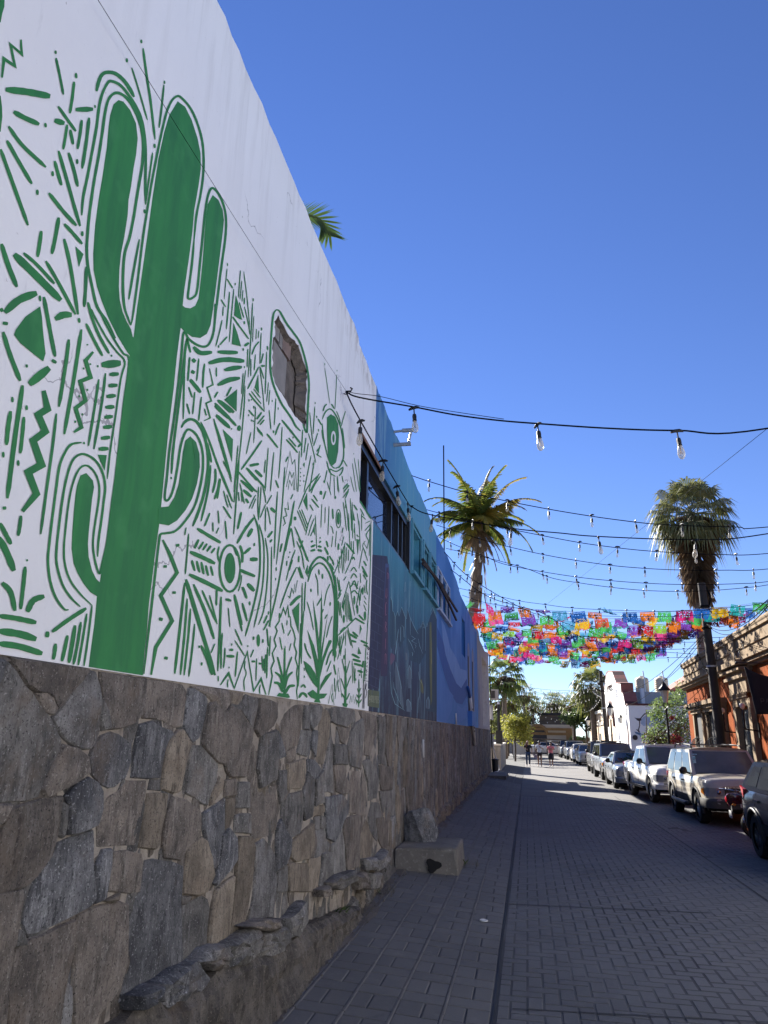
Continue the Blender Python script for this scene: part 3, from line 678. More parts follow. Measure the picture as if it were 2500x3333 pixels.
MUR_B = '''s 26 14 148 55 280 118 442
s 22 308 316 334 334
s 16 155 343 158 362
s 52 172 462 292 363
s 28 132 468 110 620 80 830 40 1147
s 15 70 538 72 570
s 26 60 623 45 720 35 827
s 16 155 588 157 617
s 22 140 658 130 770 118 877
s 16 15 868 17 902
s 15 105 918 107 952
z 44 258 500 282 610 225 645 268 745 195 800 245 945 165 990 215 1120 130 1225
s 22 410 193 390 350 350 597
s 22 485 133 440 430 382 762
s 15 520 221 521 229
z 24 556 268 510 320 540 420 478 445 510 560 450 605 485 720 440 750
s 13 498 362 498 374
s 13 538 336 539 347
s 13 583 348 584 360
s 13 665 285 666 297
s 13 520 490 521 502
s 13 472 528 473 540
s 13 490 636 491 650
s 13 448 680 449 694
s 14 500 808 501 822
s 44 606 346 722 335
s 25 653 404 710 400
s 25 647 471 702 468
s 25 636 536 692 530
s 25 629 601 684 597
s 25 623 661 674 655
s 25 616 721 670 716
s 25 603 787 657 780
s 26 588 851 648 848
s 15 630 396 610 560 560 852
s 15 590 433 565 600 527 832
f 583 885 637 887 625 982
s 17 335 638 310 850 275 1100 240 1362
s 28 22 1195 23 1215
s 22 122 1250 115 1310 105 1372
s 28 -5 1295 30 1360 62 1422
s 40 -10 1380 40 1480 80 1582
s 14 158 1512 159 1524
s 24 148 1556 135 1680 120 1812
s 32 8 1652 60 1710 86 1822
s 36 160 1828 195 1760 262 1733
s 32 -10 1852 90 1866 214 1892
s 44 -10 1943 110 1960 214 1992
s 38 -10 2018 110 2035 250 2078
s 30 282 1945 278 1980
s 24 308 1948 400 1880 514 1806
s 22 330 2018 324 2070 316 2114
s 22 402 1968 385 2050 368 2124
s 24 448 1908 430 2020 410 2134
s 18 482 1888 462 2020 437 2146
s 14 518 1838 492 2000 466 2148
s 12 549 1788 526 1980 500 2154
s 12 547 1787 480 1722 420 1642 388 1550 380 1450 390 1330 405 1200 425 1090 455 1000 490 955 530 955 570 1000 592 1070 590 1150 575 1250 560 1350 555 1430 565 1510 584 1582 596 1596 608 1545 640 1400 665 1200 692 1000 717 780 742 560 772 320 735 275 680 190 625 90 600 40
s 14 478 1797 420 1740 370 1660 337 1540 337 1440 352 1300 372 1150 397 1020 432 920 480 882 530 892 580 932 615 1000 628 1080 620 1160 605 1280 588 1400 582 1497
s 15 408 1815 380 1810 330 1740 297 1640 284 1520 292 1420 307 1290 332 1100 352 960 382 880 422 825 486 811
s 11 640 1030 660 850 692 640 722 430 746 328 700 270 640 190 572 70 545 10
s 17 652 277 592 170 548 60 524 -30
s 18 612 292 562 200 513 98
s 14 1288 -20 1283 120 1263 200 1230 236 1180 226 1130 190 1100 150 1085 300 1065 480 1040 680 1015 850 1000 1010 986 1145 1012 1150 1040 1080 1062 960 1082 830 1112 746 1140 736 1180 772 1210 850 1216 950 1202 1060 1166 1190 1110 1280 1050 1342 992 1356 962 1362 952 1400 931 1580 906 1800 882 2000 860 2200
s 15 1120 183 1110 250 1090 420 1062 650 1037 850 1026 1000
s 12 1024 1018 1025 1032
s 17 1086 722 1105 690 1140 672 1180 690 1216 750 1241 850 1246 960 1226 1100 1191 1220 1154 1314
s 12 1202 688 1252 800 1302 940 1352 1060 1392 1164
s 15 1240 813 1253 870 1266 932
s 13 1262 948 1246 1100 1204 1284
s 14 1290 968 1290 1040 1273 1114
s 13 1316 1028 1306 1090 1284 1152
s 26 1158 238 1200 274 1270 270
s 22 1303 268 1424 271
s 28 1248 336 1340 315 1464 323
s 24 1343 377 1448 359
s 24 1303 467 1370 440 1438 424
f 1420 495 1415 622 1343 556
s 26 1308 560 1402 632
s 26 1288 588 1376 668
s 24 1295 648 1375 722
s 34 1152 328 1168 312
s 32 1150 398 1160 380
s 10 1190 308 1184 380 1177 442
s 11 1136 298 1130 370 1124 442
s 11 1110 228 1103 400 1097 672
z 9 1255 368 1276 465 1240 482 1266 562 1234 576 1259 664 1221 682
s 12 1225 338 1218 400 1214 482
s 14 1120 188 1141 272
s 24 1138 433 1202 512
s 10 1130 478 1151 542
s 10 1166 508 1154 642
s 10 1206 538 1189 682
s 10 1119 578 1136 642
f 1335 735 1395 797 1390 927
s 12 1280 668 1330 850 1386 1028
s 26 1433 712 1432 740
e 1377 1565 33 92
o 13 1377 1567 62 140
s 16 1522 1263 1470 1330 1419 1418
s 14 1446 1228 1424 1332
s 21 1512 1328 1484 1378
s 17 1502 1443 1463 1478
s 26 1498 1513 1544 1512
s 20 1438 1579 1528 1614
s 24 1483 1658 1524 1703
s 16 1455 1678 1479 1748
s 12 1405 1723 1428 1810 1451 1907
s 12 1451 1778 1481 1884
s 13 1523 1417 1524 1433
s 13 1495 1768 1496 1784
s 11 1440 1428 1454 1478 1454 1532
s 11 1312 1436 1304 1480 1312 1526
s 20 1180 1328 1250 1370 1322 1413
s 16 1190 1393 1164 1447
s 14 1218 1408 1190 1452
s 14 1240 1418 1214 1458
s 14 1264 1430 1238 1466
s 13 1288 1444 1264 1476
s 25 1137 1468 1210 1500 1288 1538
s 15 1149 1518 1166 1582
s 15 1177 1522 1196 1592
s 15 1205 1528 1221 1602
s 14 1232 1548 1247 1612
s 13 1262 1553 1276 1612
s 25 1131 1603 1230 1650 1334 1703
s 10 1130 1358 1120 1480 1109 1602
z 22 974 1396 1020 1490 1060 1592 962 1730 1030 1882 932 2040 904 2205
s 32 1062 1420 1064 1436
s 30 988 1547 988 1563
s 30 1042 1704 1042 1720
s 30 964 1862 960 1882
s 30 995 2096 991 2114
s 24 1113 1632 1170 1820 1288 2208
s 18 1158 1662 1230 1830 1282 1990
s 12 1210 1698 1250 1790 1296 1892
s 10 1255 1728 1301 1902
s 16 1106 1653 1080 1900 1046 2198
s 14 1121 1748 1105 1960 1080 2206
s 13 1141 1808 1125 2000 1102 2208
s 12 1166 1900 1150 2060 1130 2216
s 11 1326 1738 1318 1950 1304 2184
s 12 1298 1690 1296 1790
s 18 1204 2028 1240 2110 1270 2206
s 12 1192 2030 1193 2045
s 12 1208 2130 1207 2150'''
MUR_C = '''s 10 108 155 108 182
s 8 105 205 92 330 78 482
s 12 104 298 156 382
s 12 178 334 178 356
s 9 226 222 216 340 208 467
s 8 255 232 285 470 310 732
s 8 238 314 230 400 222 482
s 12 262 468 258 527
s 8 248 398 240 502
s 12 128 415 114 580 98 752
s 10 166 388 145 620 125 867
s 12 49 483 93 552
s 10 70 548 66 632
f 183 443 212 540 241 668 200 650 168 625
f 163 695 196 780 231 907 148 886
s 10 215 508 236 580 256 648
s 9 262 548 300 720 310 800
s 14 155 638 220 730 300 838
s 16 260 678 261 706
s 12 340 472 340 500
s 10 335 513 318 850 295 1184
s 7 346 633 340 750 335 868
s 11 60 668 35 780 2 905
s 15 106 818 38 893
s 15 28 895 28 918
s 14 250 920 250 945
s 24 260 902 302 873
s 14 392 862 355 910 328 980
s 8 370 748 365 842
s 8 392 763 385 832
s 9 412 783 406 920 400 1062
s 14 415 735 416 762
s 28 18 955 110 964 202 962
s 30 -5 1036 120 1016 258 1040
s 26 78 1120 150 1095 238 1090
s 26 18 1253 110 1200 220 1189
s 10 292 928 285 1094
s 9 320 1018 318 1174
s 10 360 978 350 1122
s 12 432 968 410 1057
s 20 410 1082 446 1080
s 10 260 1082 260 1102
s 10 462 953 455 1150 448 1334
s 13 468 902 471 940
s 14 392 1088 340 1190 290 1288
f 386 1153 393 1332 353 1276
s 10 402 1088 420 1140 436 1198
s 8 400 1098 425 1300 441 1484
s 9 272 1118 245 1360 222 1564
s 9 250 1148 235 1334
f 195 1290 190 1492 78 1386
s 24 20 1388 137 1502
s 24 -5 1416 90 1515 188 1620
s 20 8 1518 70 1580 132 1643
s 10 268 1258 255 1500 215 1900 165 2215
s 9 242 1368 225 1544
s 8 478 1228 470 1320 462 1404
s 8 490 1298 480 1434
s 9 545 1373 530 1614
s 9 484 1478 500 1654
s 9 565 1454 565 1476
s 9 511 1388 511 1406
s 14 303 1326 360 1400 442 1493
s 10 323 1308 370 1370 412 1423
s 10 344 1288 406 1368
s 12 302 1380 303 1402
s 12 326 1378 322 1392
s 13 348 1440 346 1466
s 13 299 1516 300 1534
s 13 325 1562 326 1580
s 13 340 1572 341 1586
s 14 299 1478 346 1534
s 18 370 1562 417 1498
s 14 378 1604 440 1528
s 16 400 1612 440 1566
f 372 1625 425 1688 430 1722 380 1670
s 10 320 1676 300 1770 278 1874
s 9 362 1448 355 1600 345 1774
s 18 215 1616 214 1666
s 12 145 1640 145 1656
f 65 1650 158 1742 148 1944
s 9 0 1598 60 1780 142 2074
s 17 418 1752 330 1880 232 2014
s 11 203 1798 186 2000 168 2212
s 18 598 1568 680 1668 768 1780
s 14 582 1596 560 1640 538 1704
s 14 523 1660 524 1686
s 17 463 1692 510 1750 563 1818
s 15 638 1742 690 1800 742 1863
s 14 660 1728 727 1808
s 20 744 1812 772 1780
s 10 602 1628 588 1860 570 2094
s 10 526 1858 510 2040 495 2210
s 10 476 1818 462 2010 448 2210
s 10 450 1926 440 2044
s 24 308 1976 387 1967
s 22 358 2018 418 2082
s 16 278 1998 320 2050 372 2113
s 16 208 2033 300 2140 372 2218
s 20 228 2108 280 2160 336 2215
z 8 620 2150 672 1850 692 1965 716 1925 735 2212
z 8 640 2170 670 2030 690 2085 706 2040 716 2200
z 7 655 2195 668 2110 688 2160 700 2110 706 2200
s 9 756 1846 750 2020 744 2214
s 9 768 1998 768 2012
s 9 767 2034 767 2048
s 9 766 2070 766 2085
s 9 764 2108 764 2122
s 9 762 2150 762 2164
s 9 797 2060 797 2076
s 9 796 2110 796 2128
f 792 1958 806 1950 802 1998 796 1985 788 1975
s 10 786 1655 780 1780 774 1904
s 10 816 1726 808 1790 798 1864
s 8 838 1688 870 1800 906 1954
s 8 850 1498 862 1640 880 1785
s 9 895 1446 888 1570 880 1694
s 9 922 1684 905 1740 884 1804
s 10 912 1530 912 1550
s 10 928 1648 928 1672
s 10 700 1716 700 1734
s 8 898 1406 898 1424
s 9 838 1776 826 1850 814 1932
s 9 862 1886 832 2040 798 2214
s 9 892 1930 868 2080 842 2214
s 9 937 2048 895 2130 850 2214
s 9 1006 2018 996 2070 984 2124
s 12 912 1852 938 1818
s 10 918 1890 945 1790
s 10 905 1872 955 1905
s 12 880 1955 880 1975
f 1005 1545 1040 1515 1080 1540 1105 1600 1113 1700 1106 1850 1086 1950 1050 1982 1026 1960 1012 1850 1006 1700
s 12 962 1562 988 1500 1026 1469 1062 1490 1102 1560 1132 1650 1151 1770 1156 1880 1141 1950 1110 2002
s 10 962 1598 974 1720 1000 1850 1030 1950 1070 2000 1122 1980 1152 1908
s 13 970 1488 982 1448 1004 1424
s 12 1043 1424 1056 1440 1070 1467
s 8 1090 1488 1112 1540 1130 1602
s 8 1172 1488 1150 1560 1134 1624
s 13 924 1558 956 1612
s 11 1003 1938 1030 2036 1080 2076
s 11 1028 2006 1090 2030 1152 1990
s 12 1114 2072 1138 2040 1152 1998
s 10 1154 1930 1186 1987
s 8 1144 1638 1156 1730 1166 1824
s 8 958 1656 968 1730 990 1804
s 5 985 1098 1008 1260 1031 1417
s 6 1094 1158 1086 1310 1077 1472
s 6 985 1055 985 1076
s 6 1095 1116 1095 1130
s 6 1250 1908 1276 2060 1300 2214
s 6 1234 1958 1252 2080 1271 2214
s 6 1219 2078 1234 2150 1251 2214
s 6 1286 1920 1298 2080 1304 2214
s 5 1246 1866 1246 1878
s 6 1040 2066 1034 2140 1030 2210
s 6 1068 2100 1074 2214
s 6 1096 2080 1104 2214
s 8 1140 2070 1152 2130
s 14 1150 2190 1192 2140
s 12 1158 2210 1206 2156
s 18 551 573 525 610 512 700 500 860 493 1020 500 1150 530 1270 590 1410 650 1500 690 1560 722 1620 766 1667
s 18 549 575 580 592 640 698 700 778 760 868 800 988 830 1118 843 1250 836 1400 829 1550 823 1680 788 1606'''
MUR_D = '''s 12 8 10 70 170 142 330
s 10 60 0 100 80 130 170
s 13 40 143 28 220 14 304
s 9 65 238 82 310 102 374
s 9 90 268 110 330 131 382
s 11 190 -10 168 290 146 588
s 9 172 -10 160 160 150 332
s 22 273 39 348 24
s 24 318 74 374 128
s 16 248 54 320 130 398 218
s 18 203 158 270 204 332 248
s 24 223 233 288 288
s 20 243 303 264 338
s 9 184 250 190 322
s 9 195 180 214 260 232 344
s 9 206 250 214 330
s 8 322 272 292 330 268 384
s 8 324 300 290 384
s 9 345 208 340 340 344 462
s 9 366 203 358 330 344 476
s 9 380 208 398 290 402 336
s 9 402 348 380 400 358 454
s 9 452 274 430 310 410 348
s 9 412 366 428 430 441 512
s 9 403 378 400 470 399 564
s 26 443 376 478 412
s 10 497 246 482 500 470 784
s 9 556 50 530 420 488 830
z 7 580 328 586 390 556 380 572 440 544 450 560 500 540 520
s 12 632 330 590 540 545 760 490 1060 428 1325
s 10 634 320 620 380 604 520
s 14 306 428 345 560 358 800 340 1000 290 1220 238 1404
s 11 350 508 385 650 388 850 370 1050 308 1334
s 10 400 616 420 780 412 1000 385 1200 343 1314
s 9 450 686 446 1000 438 1332
s 18 457 563 418 614
s 16 452 628 436 652
s 10 605 538 580 630 560 724
s 10 608 538 620 610 632 694
s 10 634 526 690 660 748 808
s 9 590 560 572 640
s 12 700 636 676 706
s 9 650 640 690 740 712 870
s 9 664 620 700 700 736 800
f 735 255 738 402 703 320
f 795 530 797 597 782 560
f 740 828 740 932 718 888
s 9 832 108 740 210 664 388
s 9 842 120 790 200 766 260
s 12 769 303 828 374
s 11 784 273 818 324
s 8 1066 192 1028 254
s 8 1071 224 1022 294
s 8 1066 240 1038 302
s 24 845 240 845 272
s 14 960 280 960 304
s 24 638 446 637 476
s 13 872 155 872 178
s 6 895 168 910 220 926 274
s 6 950 128 955 284
s 6 975 118 991 254
s 6 915 60 925 120
e 985 460 12 50
o 6 985 462 19 74
s 6 853 343 848 440 845 534
s 6 910 363 906 480 901 594
s 6 880 368 876 500
s 6 800 436 806 570 811 704
s 8 655 398 690 480 722 564
s 8 672 392 704 470 735 552
s 8 690 388 714 450 740 520
s 7 772 428 745 500 722 594
s 7 790 460 764 530 744 600
s 7 800 500 780 560 760 604
s 20 762 722 800 710
s 18 764 690 800 672
s 16 764 650 780 640
s 20 818 712 854 722
s 17 820 682 850 690
s 14 830 656 846 640
s 13 838 610 839 622
s 17 874 690 905 752
s 15 888 640 902 690
s 14 900 762 900 800
s 13 912 760 944 812
s 13 916 820 948 872
s 13 936 790 948 836
s 17 746 902 760 850 800 790 840 770 890 802 930 870 955 960 970 1100 966 1300 954 1604
s 14 740 968 765 880 805 830 840 818 880 845 920 920 945 1020 956 1150 950 1350 942 1560
s 6 950 1000 978 1130 980 1300 970 1500
f 705 1600 725 1610 760 1640 800 1700 828 1790 815 1815 790 1790 760 1745 725 1680
f 850 1028 858 1300 842 1560 834 1750 814 1750 826 1500 842 1250
f 780 1103 815 1300 833 1480 830 1640 816 1500 796 1300
f 735 1348 790 1480 822 1600 832 1710 812 1730 790 1600 755 1450
f 906 1188 882 1350 854 1560 840 1710 830 1660 850 1500
f 925 1432 932 1446 905 1500 866 1610 838 1730 826 1680 862 1560 908 1436
f 928 1688 880 1722 842 1790 836 1840 862 1800 900 1745 930 1704
f 735 1860 780 1830 815 1862 820 1700 838 1700 832 1862 896 1862 870 1898 832 1906 842 1936 788 1936 800 1908 765 1894
s 8 800 902 818 970 822 1080
s 8 918 984 890 1050 870 1160
s 8 734 1128 760 1220 786 1354
s 8 936 1240 910 1320 888 1414
s 12 714 1458 730 1520 766 1584
s 12 936 1508 908 1560 886 1634
s 12 764 1022 766 1050
s 14 857 904 858 944
s 12 920 1130 918 1160
f 488 1882 510 1855 542 1862 548 1500 562 1500 560 1862 582 1862 597 1892 580 1902
s 15 497 1568 530 1700 546 1810
s 13 612 1566 572 1680 554 1790
s 18 478 1690 520 1730 542 1826
s 18 618 1688 578 1730 556 1816
s 22 470 1772 510 1786 538 1850
s 22 636 1798 590 1806 556 1862
s 7 558 1480 556 1560
s 7 606 1460 590 1520
s 9 514 1410 534 1512
s 9 604 1350 580 1400
s 9 532 1296 550 1382
s 8 574 1276 572 1316
z 10 510 1222 512 1282 480 1330 495 1362 470 1430 485 1482 455 1540 470 1602 445 1660 455 1722 440 1800 425 1874
z 10 600 1252 605 1322 625 1362 640 1422 630 1472 650 1532 640 1582 658 1642 650 1702 660 1782 650 1842 656 1908
z 14 512 1216 522 1250 545 1178 562 1228 580 1160 588 1248 604 1250
f 672 1133 666 1384 613 1195
s 24 598 1158 640 1110 682 1078
z 9 578 1080 596 1096 612 1020 626 1062 636 985 643 1050 656 956
s 10 695 978 692 1300 688 1624
s 10 722 968 716 1080 712 1204
s 10 682 1298 674 1550 664 1804
s 9 708 1198 690 1420 668 1644
s 14 683 1812 705 1793 722 1817
s 20 668 1896 690 1862 715 1866 734 1894
f 705 1734 712 1714 718 1734
s 9 712 1655 712 1680
z 19 38 1794 105 1698 150 1826 255 1528 305 1844 365 1743 404 1874
s 9 102 1748 96 1780 98 1812
s 8 240 1600 232 1650 246 1700 228 1760 232 1840
s 9 360 1790 352 1830 356 1866
s 14 42 1086 32 1380 18 1674
s 13 54 1376 46 1500 44 1664
s 12 76 1496 72 1580 64 1656
s 12 176 1526 168 1620 158 1728
s 24 88 1562 152 1565
s 24 113 1512 142 1512
s 20 288 1604 318 1606
s 20 346 1620 366 1624
s 9 330 1580 324 1760
s 9 372 1560 376 1660
s 11 388 1580 382 1680
s 11 402 1548 396 1700
s 11 418 1490 410 1740
s 12 412 1340 424 1484
s 10 440 1400 432 1560
e 343 1437 14 50
s 15 305 1404 305 1434
s 14 380 1426 380 1456
s 10 130 1460 130 1478
s 10 258 1474 258 1490
s 10 22 1720 22 1764
s 10 108 1646 108 1660
s 15 414 1236 386 1300
s 13 426 1276 384 1356
s 10 425 1204 424 1230
s 8 460 1176 458 1194
s 8 482 936 482 956
s 10 487 850 487 882
s 9 640 710 600 820 566 960
s 9 618 790 590 880
s 11 650 850 580 1000 516 1180
s 10 660 850 690 940
s 10 672 846 704 944
s 10 572 800 570 840
s 9 596 724 596 740
s 9 585 764 585 778
s 8 604 800 604 840
s 22 80 1106 126 1120
s 9 102 1176 116 1330
s 16 150 1070 180 1220 214 1364
s 15 214 1136 240 1220 252 1282
s 14 212 1010 252 1102
s 24 256 986 308 1040
s 20 198 870 316 926
s 26 276 789 338 788
s 18 278 694 228 744
s 10 192 676 210 740 212 816
s 9 210 912 202 980 182 1044
s 13 312 656 312 682
s 13 274 1124 274 1156
z 7 905 1942 935 1788 950 1952
z 7 958 1905 985 1656 1012 1892
s 6 938 1860 930 1890 940 1930
s 6 985 1750 980 1790 990 1850
f 1034 1640 1048 1640 1052 1800 1048 1940 1062 1944 1050 1972 1026 1972 1014 1942 1030 1938 1034 1800
s 8 1003 1738 1020 1780 1036 1834
s 8 1087 1718 1068 1760 1050 1814
s 10 1012 1860 1036 1904
s 10 1074 1858 1048 1914
s 7 1014 1583 1036 1694
s 7 1076 1598 1046 1706
s 6 1040 1500 1040 1640
s 9 1149 1748 1150 1860 1147 1972
s 7 1136 1820 1149 1858
s 7 1164 1816 1150 1856
s 9 1130 1868 1149 1900
s 9 1170 1862 1150 1898
s 9 1128 1910 1148 1944
s 9 1170 1908 1150 1942
z 6 1074 1940 1084 1880 1092 1930 1104 1870 1112 1940 1122 1890 1130 1950
s 10 1085 882 1108 853 1132 888
s 10 1082 942 1108 903 1134 936
s 10 1074 1018 1108 985 1142 1024
s 10 1084 1062 1112 1038 1140 1068
s 10 1090 1000 1112 960 1132 1004
s 9 1096 790 1106 770 1116 792
f 1036 1103 1030 1212 1010 1165
f 1070 1108 1100 1280 1074 1282
e 1113 1115 8 36
e 1180 1040 8 32
e 1138 1190 8 36
e 1198 1240 10 38
e 1028 1265 9 34
s 20 1092 1546 1154 1578
s 20 1098 1588 1164 1606
s 20 1108 1622 1178 1641
s 20 1138 1678 1180 1692
s 18 1073 1384 1134 1421
s 17 1098 1368 1142 1407
s 17 1088 1438 1128 1450
s 16 1163 1438 1220 1464
s 14 1186 1472 1224 1486
s 16 1118 1258 1194 1303
s 15 1148 1232 1188 1278
s 14 1173 842 1218 928
s 13 1186 800 1210 840
s 12 1180 880 1214 930
s 12 1184 910 1206 950
f 1128 625 1152 630 1140 756
f 1104 398 1119 482 1102 474
f 1158 1308 1172 1342 1154 1394
f 1146 1488 1168 1545 1138 1546
f 1178 1600 1192 1600 1186 1656 1168 1650
s 6 1247 468 1242 800 1226 1200 1206 1500 1186 1756
s 6 1238 500 1232 760
s 14 1048 658 1114 744
s 7 1042 648 1000 780 946 914
s 7 1104 736 1072 830 1038 904
s 6 1010 700 1012 800 1020 900
s 6 1024 690 1026 800 1030 880
s 6 1036 680 1040 820
s 6 1050 690 1052 800
s 6 1066 710 1066 800
s 6 990 760 1000 860
s 6 978 790 992 900
s 7 960 914 976 1080
s 7 976 930 990 1040
s 7 990 950 1000 1060
s 9 1000 1006 988 1040
s 9 1008 1030 984 1080
s 9 1006 1060 980 1108
s 7 986 1120 996 1240
s 7 998 1130 1010 1260
s 6 1040 1060 1042 1250
s 6 1052 1050 1054 1290
s 6 1062 1056 1066 1270
s 6 1070 960 1040 1060 1012 1150
s 6 1072 968 1090 1080 1116 1240
s 10 1124 1256 1050 1330 978 1400
s 12 1036 1330 1000 1370
s 6 980 1400 984 1480
s 6 996 1400 990 1500
s 6 1010 1396 990 1540
s 6 1030 1370 1000 1560
s 6 1046 1360 1040 1480
s 6 1054 1350 1086 1480
s 6 1060 1330 1100 1500
s 6 1036 1400 976 1590
s 9 966 1520 962 1574
s 10 1030 1554 1030 1590
s 6 1095 1600 1100 1780
s 6 1108 1640 1112 1760
s 6 1120 1660 1116 1780
s 8 1155 1704 1152 1722
s 8 1124 1740 1124 1760
s 6 1204 1600 1196 1760
s 6 1190 1680 1184 1780
s 6 1166 1660 1170 1740
s 7 1190 990 1200 1060
s 9 1214 950 1208 1010 1218 1070
s 7 1160 1000 1140 1100 1126 1180
s 7 1168 1020 1160 1120
s 7 1150 1060 1156 1160
s 7 1190 1080 1206 1110
s 7 1190 1120 1210 1150
s 7 1186 1150 1208 1200
s 6 1144 960 1130 1030
s 6 1160 900 1164 980
s 6 1180 700 1150 860
s 6 1182 690 1220 800
s 6 1200 640 1180 680 1206 740
z 7 1190 660 1214 700 1228 640 1206 600 1222 560
s 6 1200 500 1240 480
s 7 1196 560 1238 510
s 7 1204 590 1240 540
s 12 1156 320 1200 390 1246 466
s 13 1108 352 1136 396
s 7 1024 330 1036 430 1050 560
s 7 1038 300 1056 420 1066 560
s 7 1044 344 1044 378
s 7 1080 300 1086 420 1092 560
s 7 1096 330 1096 480 1100 620
s 6 1068 420 1074 620 1080 700
s 6 1112 500 1116 560 1120 640
s 8 1112 540 1112 576
s 10 1130 590 1146 610
s 6 1150 480 1156 600 1160 720
s 6 1136 420 1150 520
s 6 1170 420 1172 560
s 8 1172 440 1204 470
s 8 1160 380 1190 440
s 6 1104 640 1108 740
s 6 1088 640 1090 720
s 6 1030 600 1010 680
s 7 920 520 936 540 944 584
s 6 940 600 930 690
s 6 970 560 960 690'''

def stroke_poly(P, w, r, sharp=False):
    """outline of a brush stroke in photo pixels"""
    P = [np.array(p, float) for p in P]
    if not sharp and len(P) > 2: P = catmull(P, 5)
    elif len(P) == 2: P = [lerp(P[0], P[1], t) for t in (0, .12, .35, .65, .88, 1)]
    n = len(P); L = [0]
    for a, c in zip(P, P[1:]): L.append(L[-1] + np.hypot(*(c - a)))
    tot = L[-1] + 1e-9; lt, rt = [], []
    for i, p in enumerate(P):
        a, c = P[max(i - 1, 0)], P[min(i + 1, n - 1)]
        if sharp and 0 < i < n - 1:
            d1, d2 = p - a, c - p; d1 /= np.hypot(*d1) + 1e-9; d2 /= np.hypot(*d2) + 1e-9; d = d1 + d2; ln = np.hypot(*d)
            k = min(1.8, 2 / max(ln, .6)); d /= ln + 1e-9
        else: d = c - a; d = d / (np.hypot(*d) + 1e-9); k = 1
        nn = np.array((-d[1], d[0])); e = min(L[i], tot - L[i]); t = min(1, (e + w * .10) / (w * .75 + .05 * tot))
        hw = w * .5 * (.42 + .58 * t ** .6) * r.uniform(.93, 1.07) * k
        lt.append(p + nn * hw); rt.append(p - nn * hw)
    return lt, rt
paint_z = [0]; paint_n = [0]; PTS = []
def wall_pt(p, off): 
    q = WP(p[0], p[1], WX); return (WX + off, q[1], max(q[2], ZT + .004))
def paint(src, ox, oy, sc, name, mat, parent, one=True):
    r = random.Random(len(src)); b = MB(); paint_n[0] += 1
    for ln in src.strip().split('\n'):
        tk = ln.split(); kind = tk[0]; v = list(map(float, tk[1:])); paint_z[0] = (paint_z[0] + 1) % 12; off = .0006 + .00003 * paint_z[0] + .0004 * paint_n[0]
        F = lambda pts: [(ox + x / sc, oy + y / sc) for x, y in pts]
        if kind in 'sz':
            pts = F([(v[i], v[i + 1]) for i in range(1, len(v), 2)]); l, rr = stroke_poly(pts, v[0] / sc, r, kind == 'z')
            n = len(l); vs = [wall_pt(p, off) for p in l] + [wall_pt(p, off) for p in rr]; PTS.extend(l + rr); PTS.extend([(p + q) / 2 for p, q in zip(l, rr)])
            b.add(vs, [(i, i + 1, n + i + 1, n + i) for i in range(n - 1)])
        elif kind == 'f':
            pts = F([(v[i], v[i + 1]) for i in range(0, len(v), 2)])
            vs = [wall_pt(p, off) for p in pts]; c0 = np.mean(np.array(pts), 0); PTS.extend([lerp(np.array(p), c0, t) for p in pts for t in (0, .3, .6, .9)])
            tri = tessellate_polygon([[Vector((p[1], p[2], 0)) for p in vs]]); b.add(vs, [tuple(t) for t in tri])
        elif kind == 'e':
            PTS.extend([np.array(p) for p in F([(v[0] + q * v[2] * math.cos(a), v[1] + q * v[3] * math.sin(a)) for a in range(7) for q in (.2, .6, 1, 1.6)])]); pts = F([(v[0] + v[2] * math.cos(a * .3142), v[1] + v[3] * math.sin(a * .3142)) for a in range(20)]); vs = [wall_pt(p, off) for p in pts]; b.add(vs, [tuple(range(20))])
        elif kind == 'o':
            c = [(v[1] + v[3] * math.cos(a * .2618), v[2] + v[4] * math.sin(a * .2618)) for a in range(25)]
            l, rr = stroke_poly(F(c), v[0] / sc, r, True); n = len(l); vs = [wall_pt(p, off) for p in l] + [wall_pt(p, off) for p in rr]
            b.add(vs, [(i, i + 1, n + i + 1, n + i) for i in range(n - 1)])
    o = b.build(name, mat, parent)
    bm = bmesh.new(); bm.from_mesh(o.data)
    for f in bm.faces:
        if f.normal.x < 0: f.normal_flip()
    bm.to_mesh(o.data); bm.free(); return o

YW = 9.09                                        # where the white paint stops
Mw = thing('mural_building', 'tall white building painted with a big green cactus mural, its far end painted deep blue', 'building')
HOLE = [(570, 620), (600, 690), (655, 790), (720, 860), (750, 900), (770, 960), (800, 1060), (830, 1130), (827, 1220), (825, 1300), (815, 1450), (823, 1560), (818, 1640), (770, 1580), (720, 1530), (680, 1470), (620, 1360), (560, 1280), (530, 1200), (512, 1100), (522, 1030), (518, 960), (522, 850), (536, 800), (540, 750), (535, 680), (560, 640)]
rh = random.Random(4); hp = []
for i, p in enumerate(HOLE):
    q = HOLE[(i + 1) % len(HOLE)]
    for t in (0, .33, .66): hp.append((lerp(p[0], q[0], t) + rh.uniform(-6, 6), lerp(p[1], q[1], t) + rh.uniform(-6, 6)))
HOLEW = [WP(700 + x / 2.765, 800 + y / 2.765, WX)[1:] for x, y in hp]
TOPW = [WP(x, y, WX)[1:] for x, y in ((708, 0), (800, 217), (900, 453), (975, 632), (1047, 800), (1110, 952), (1166, 1089), (1170, 1120), (1190, 1172), (1217, 1234))]
WIN = dict(y0=8.24, y1=12.18, z0=4.73, z1=5.62)
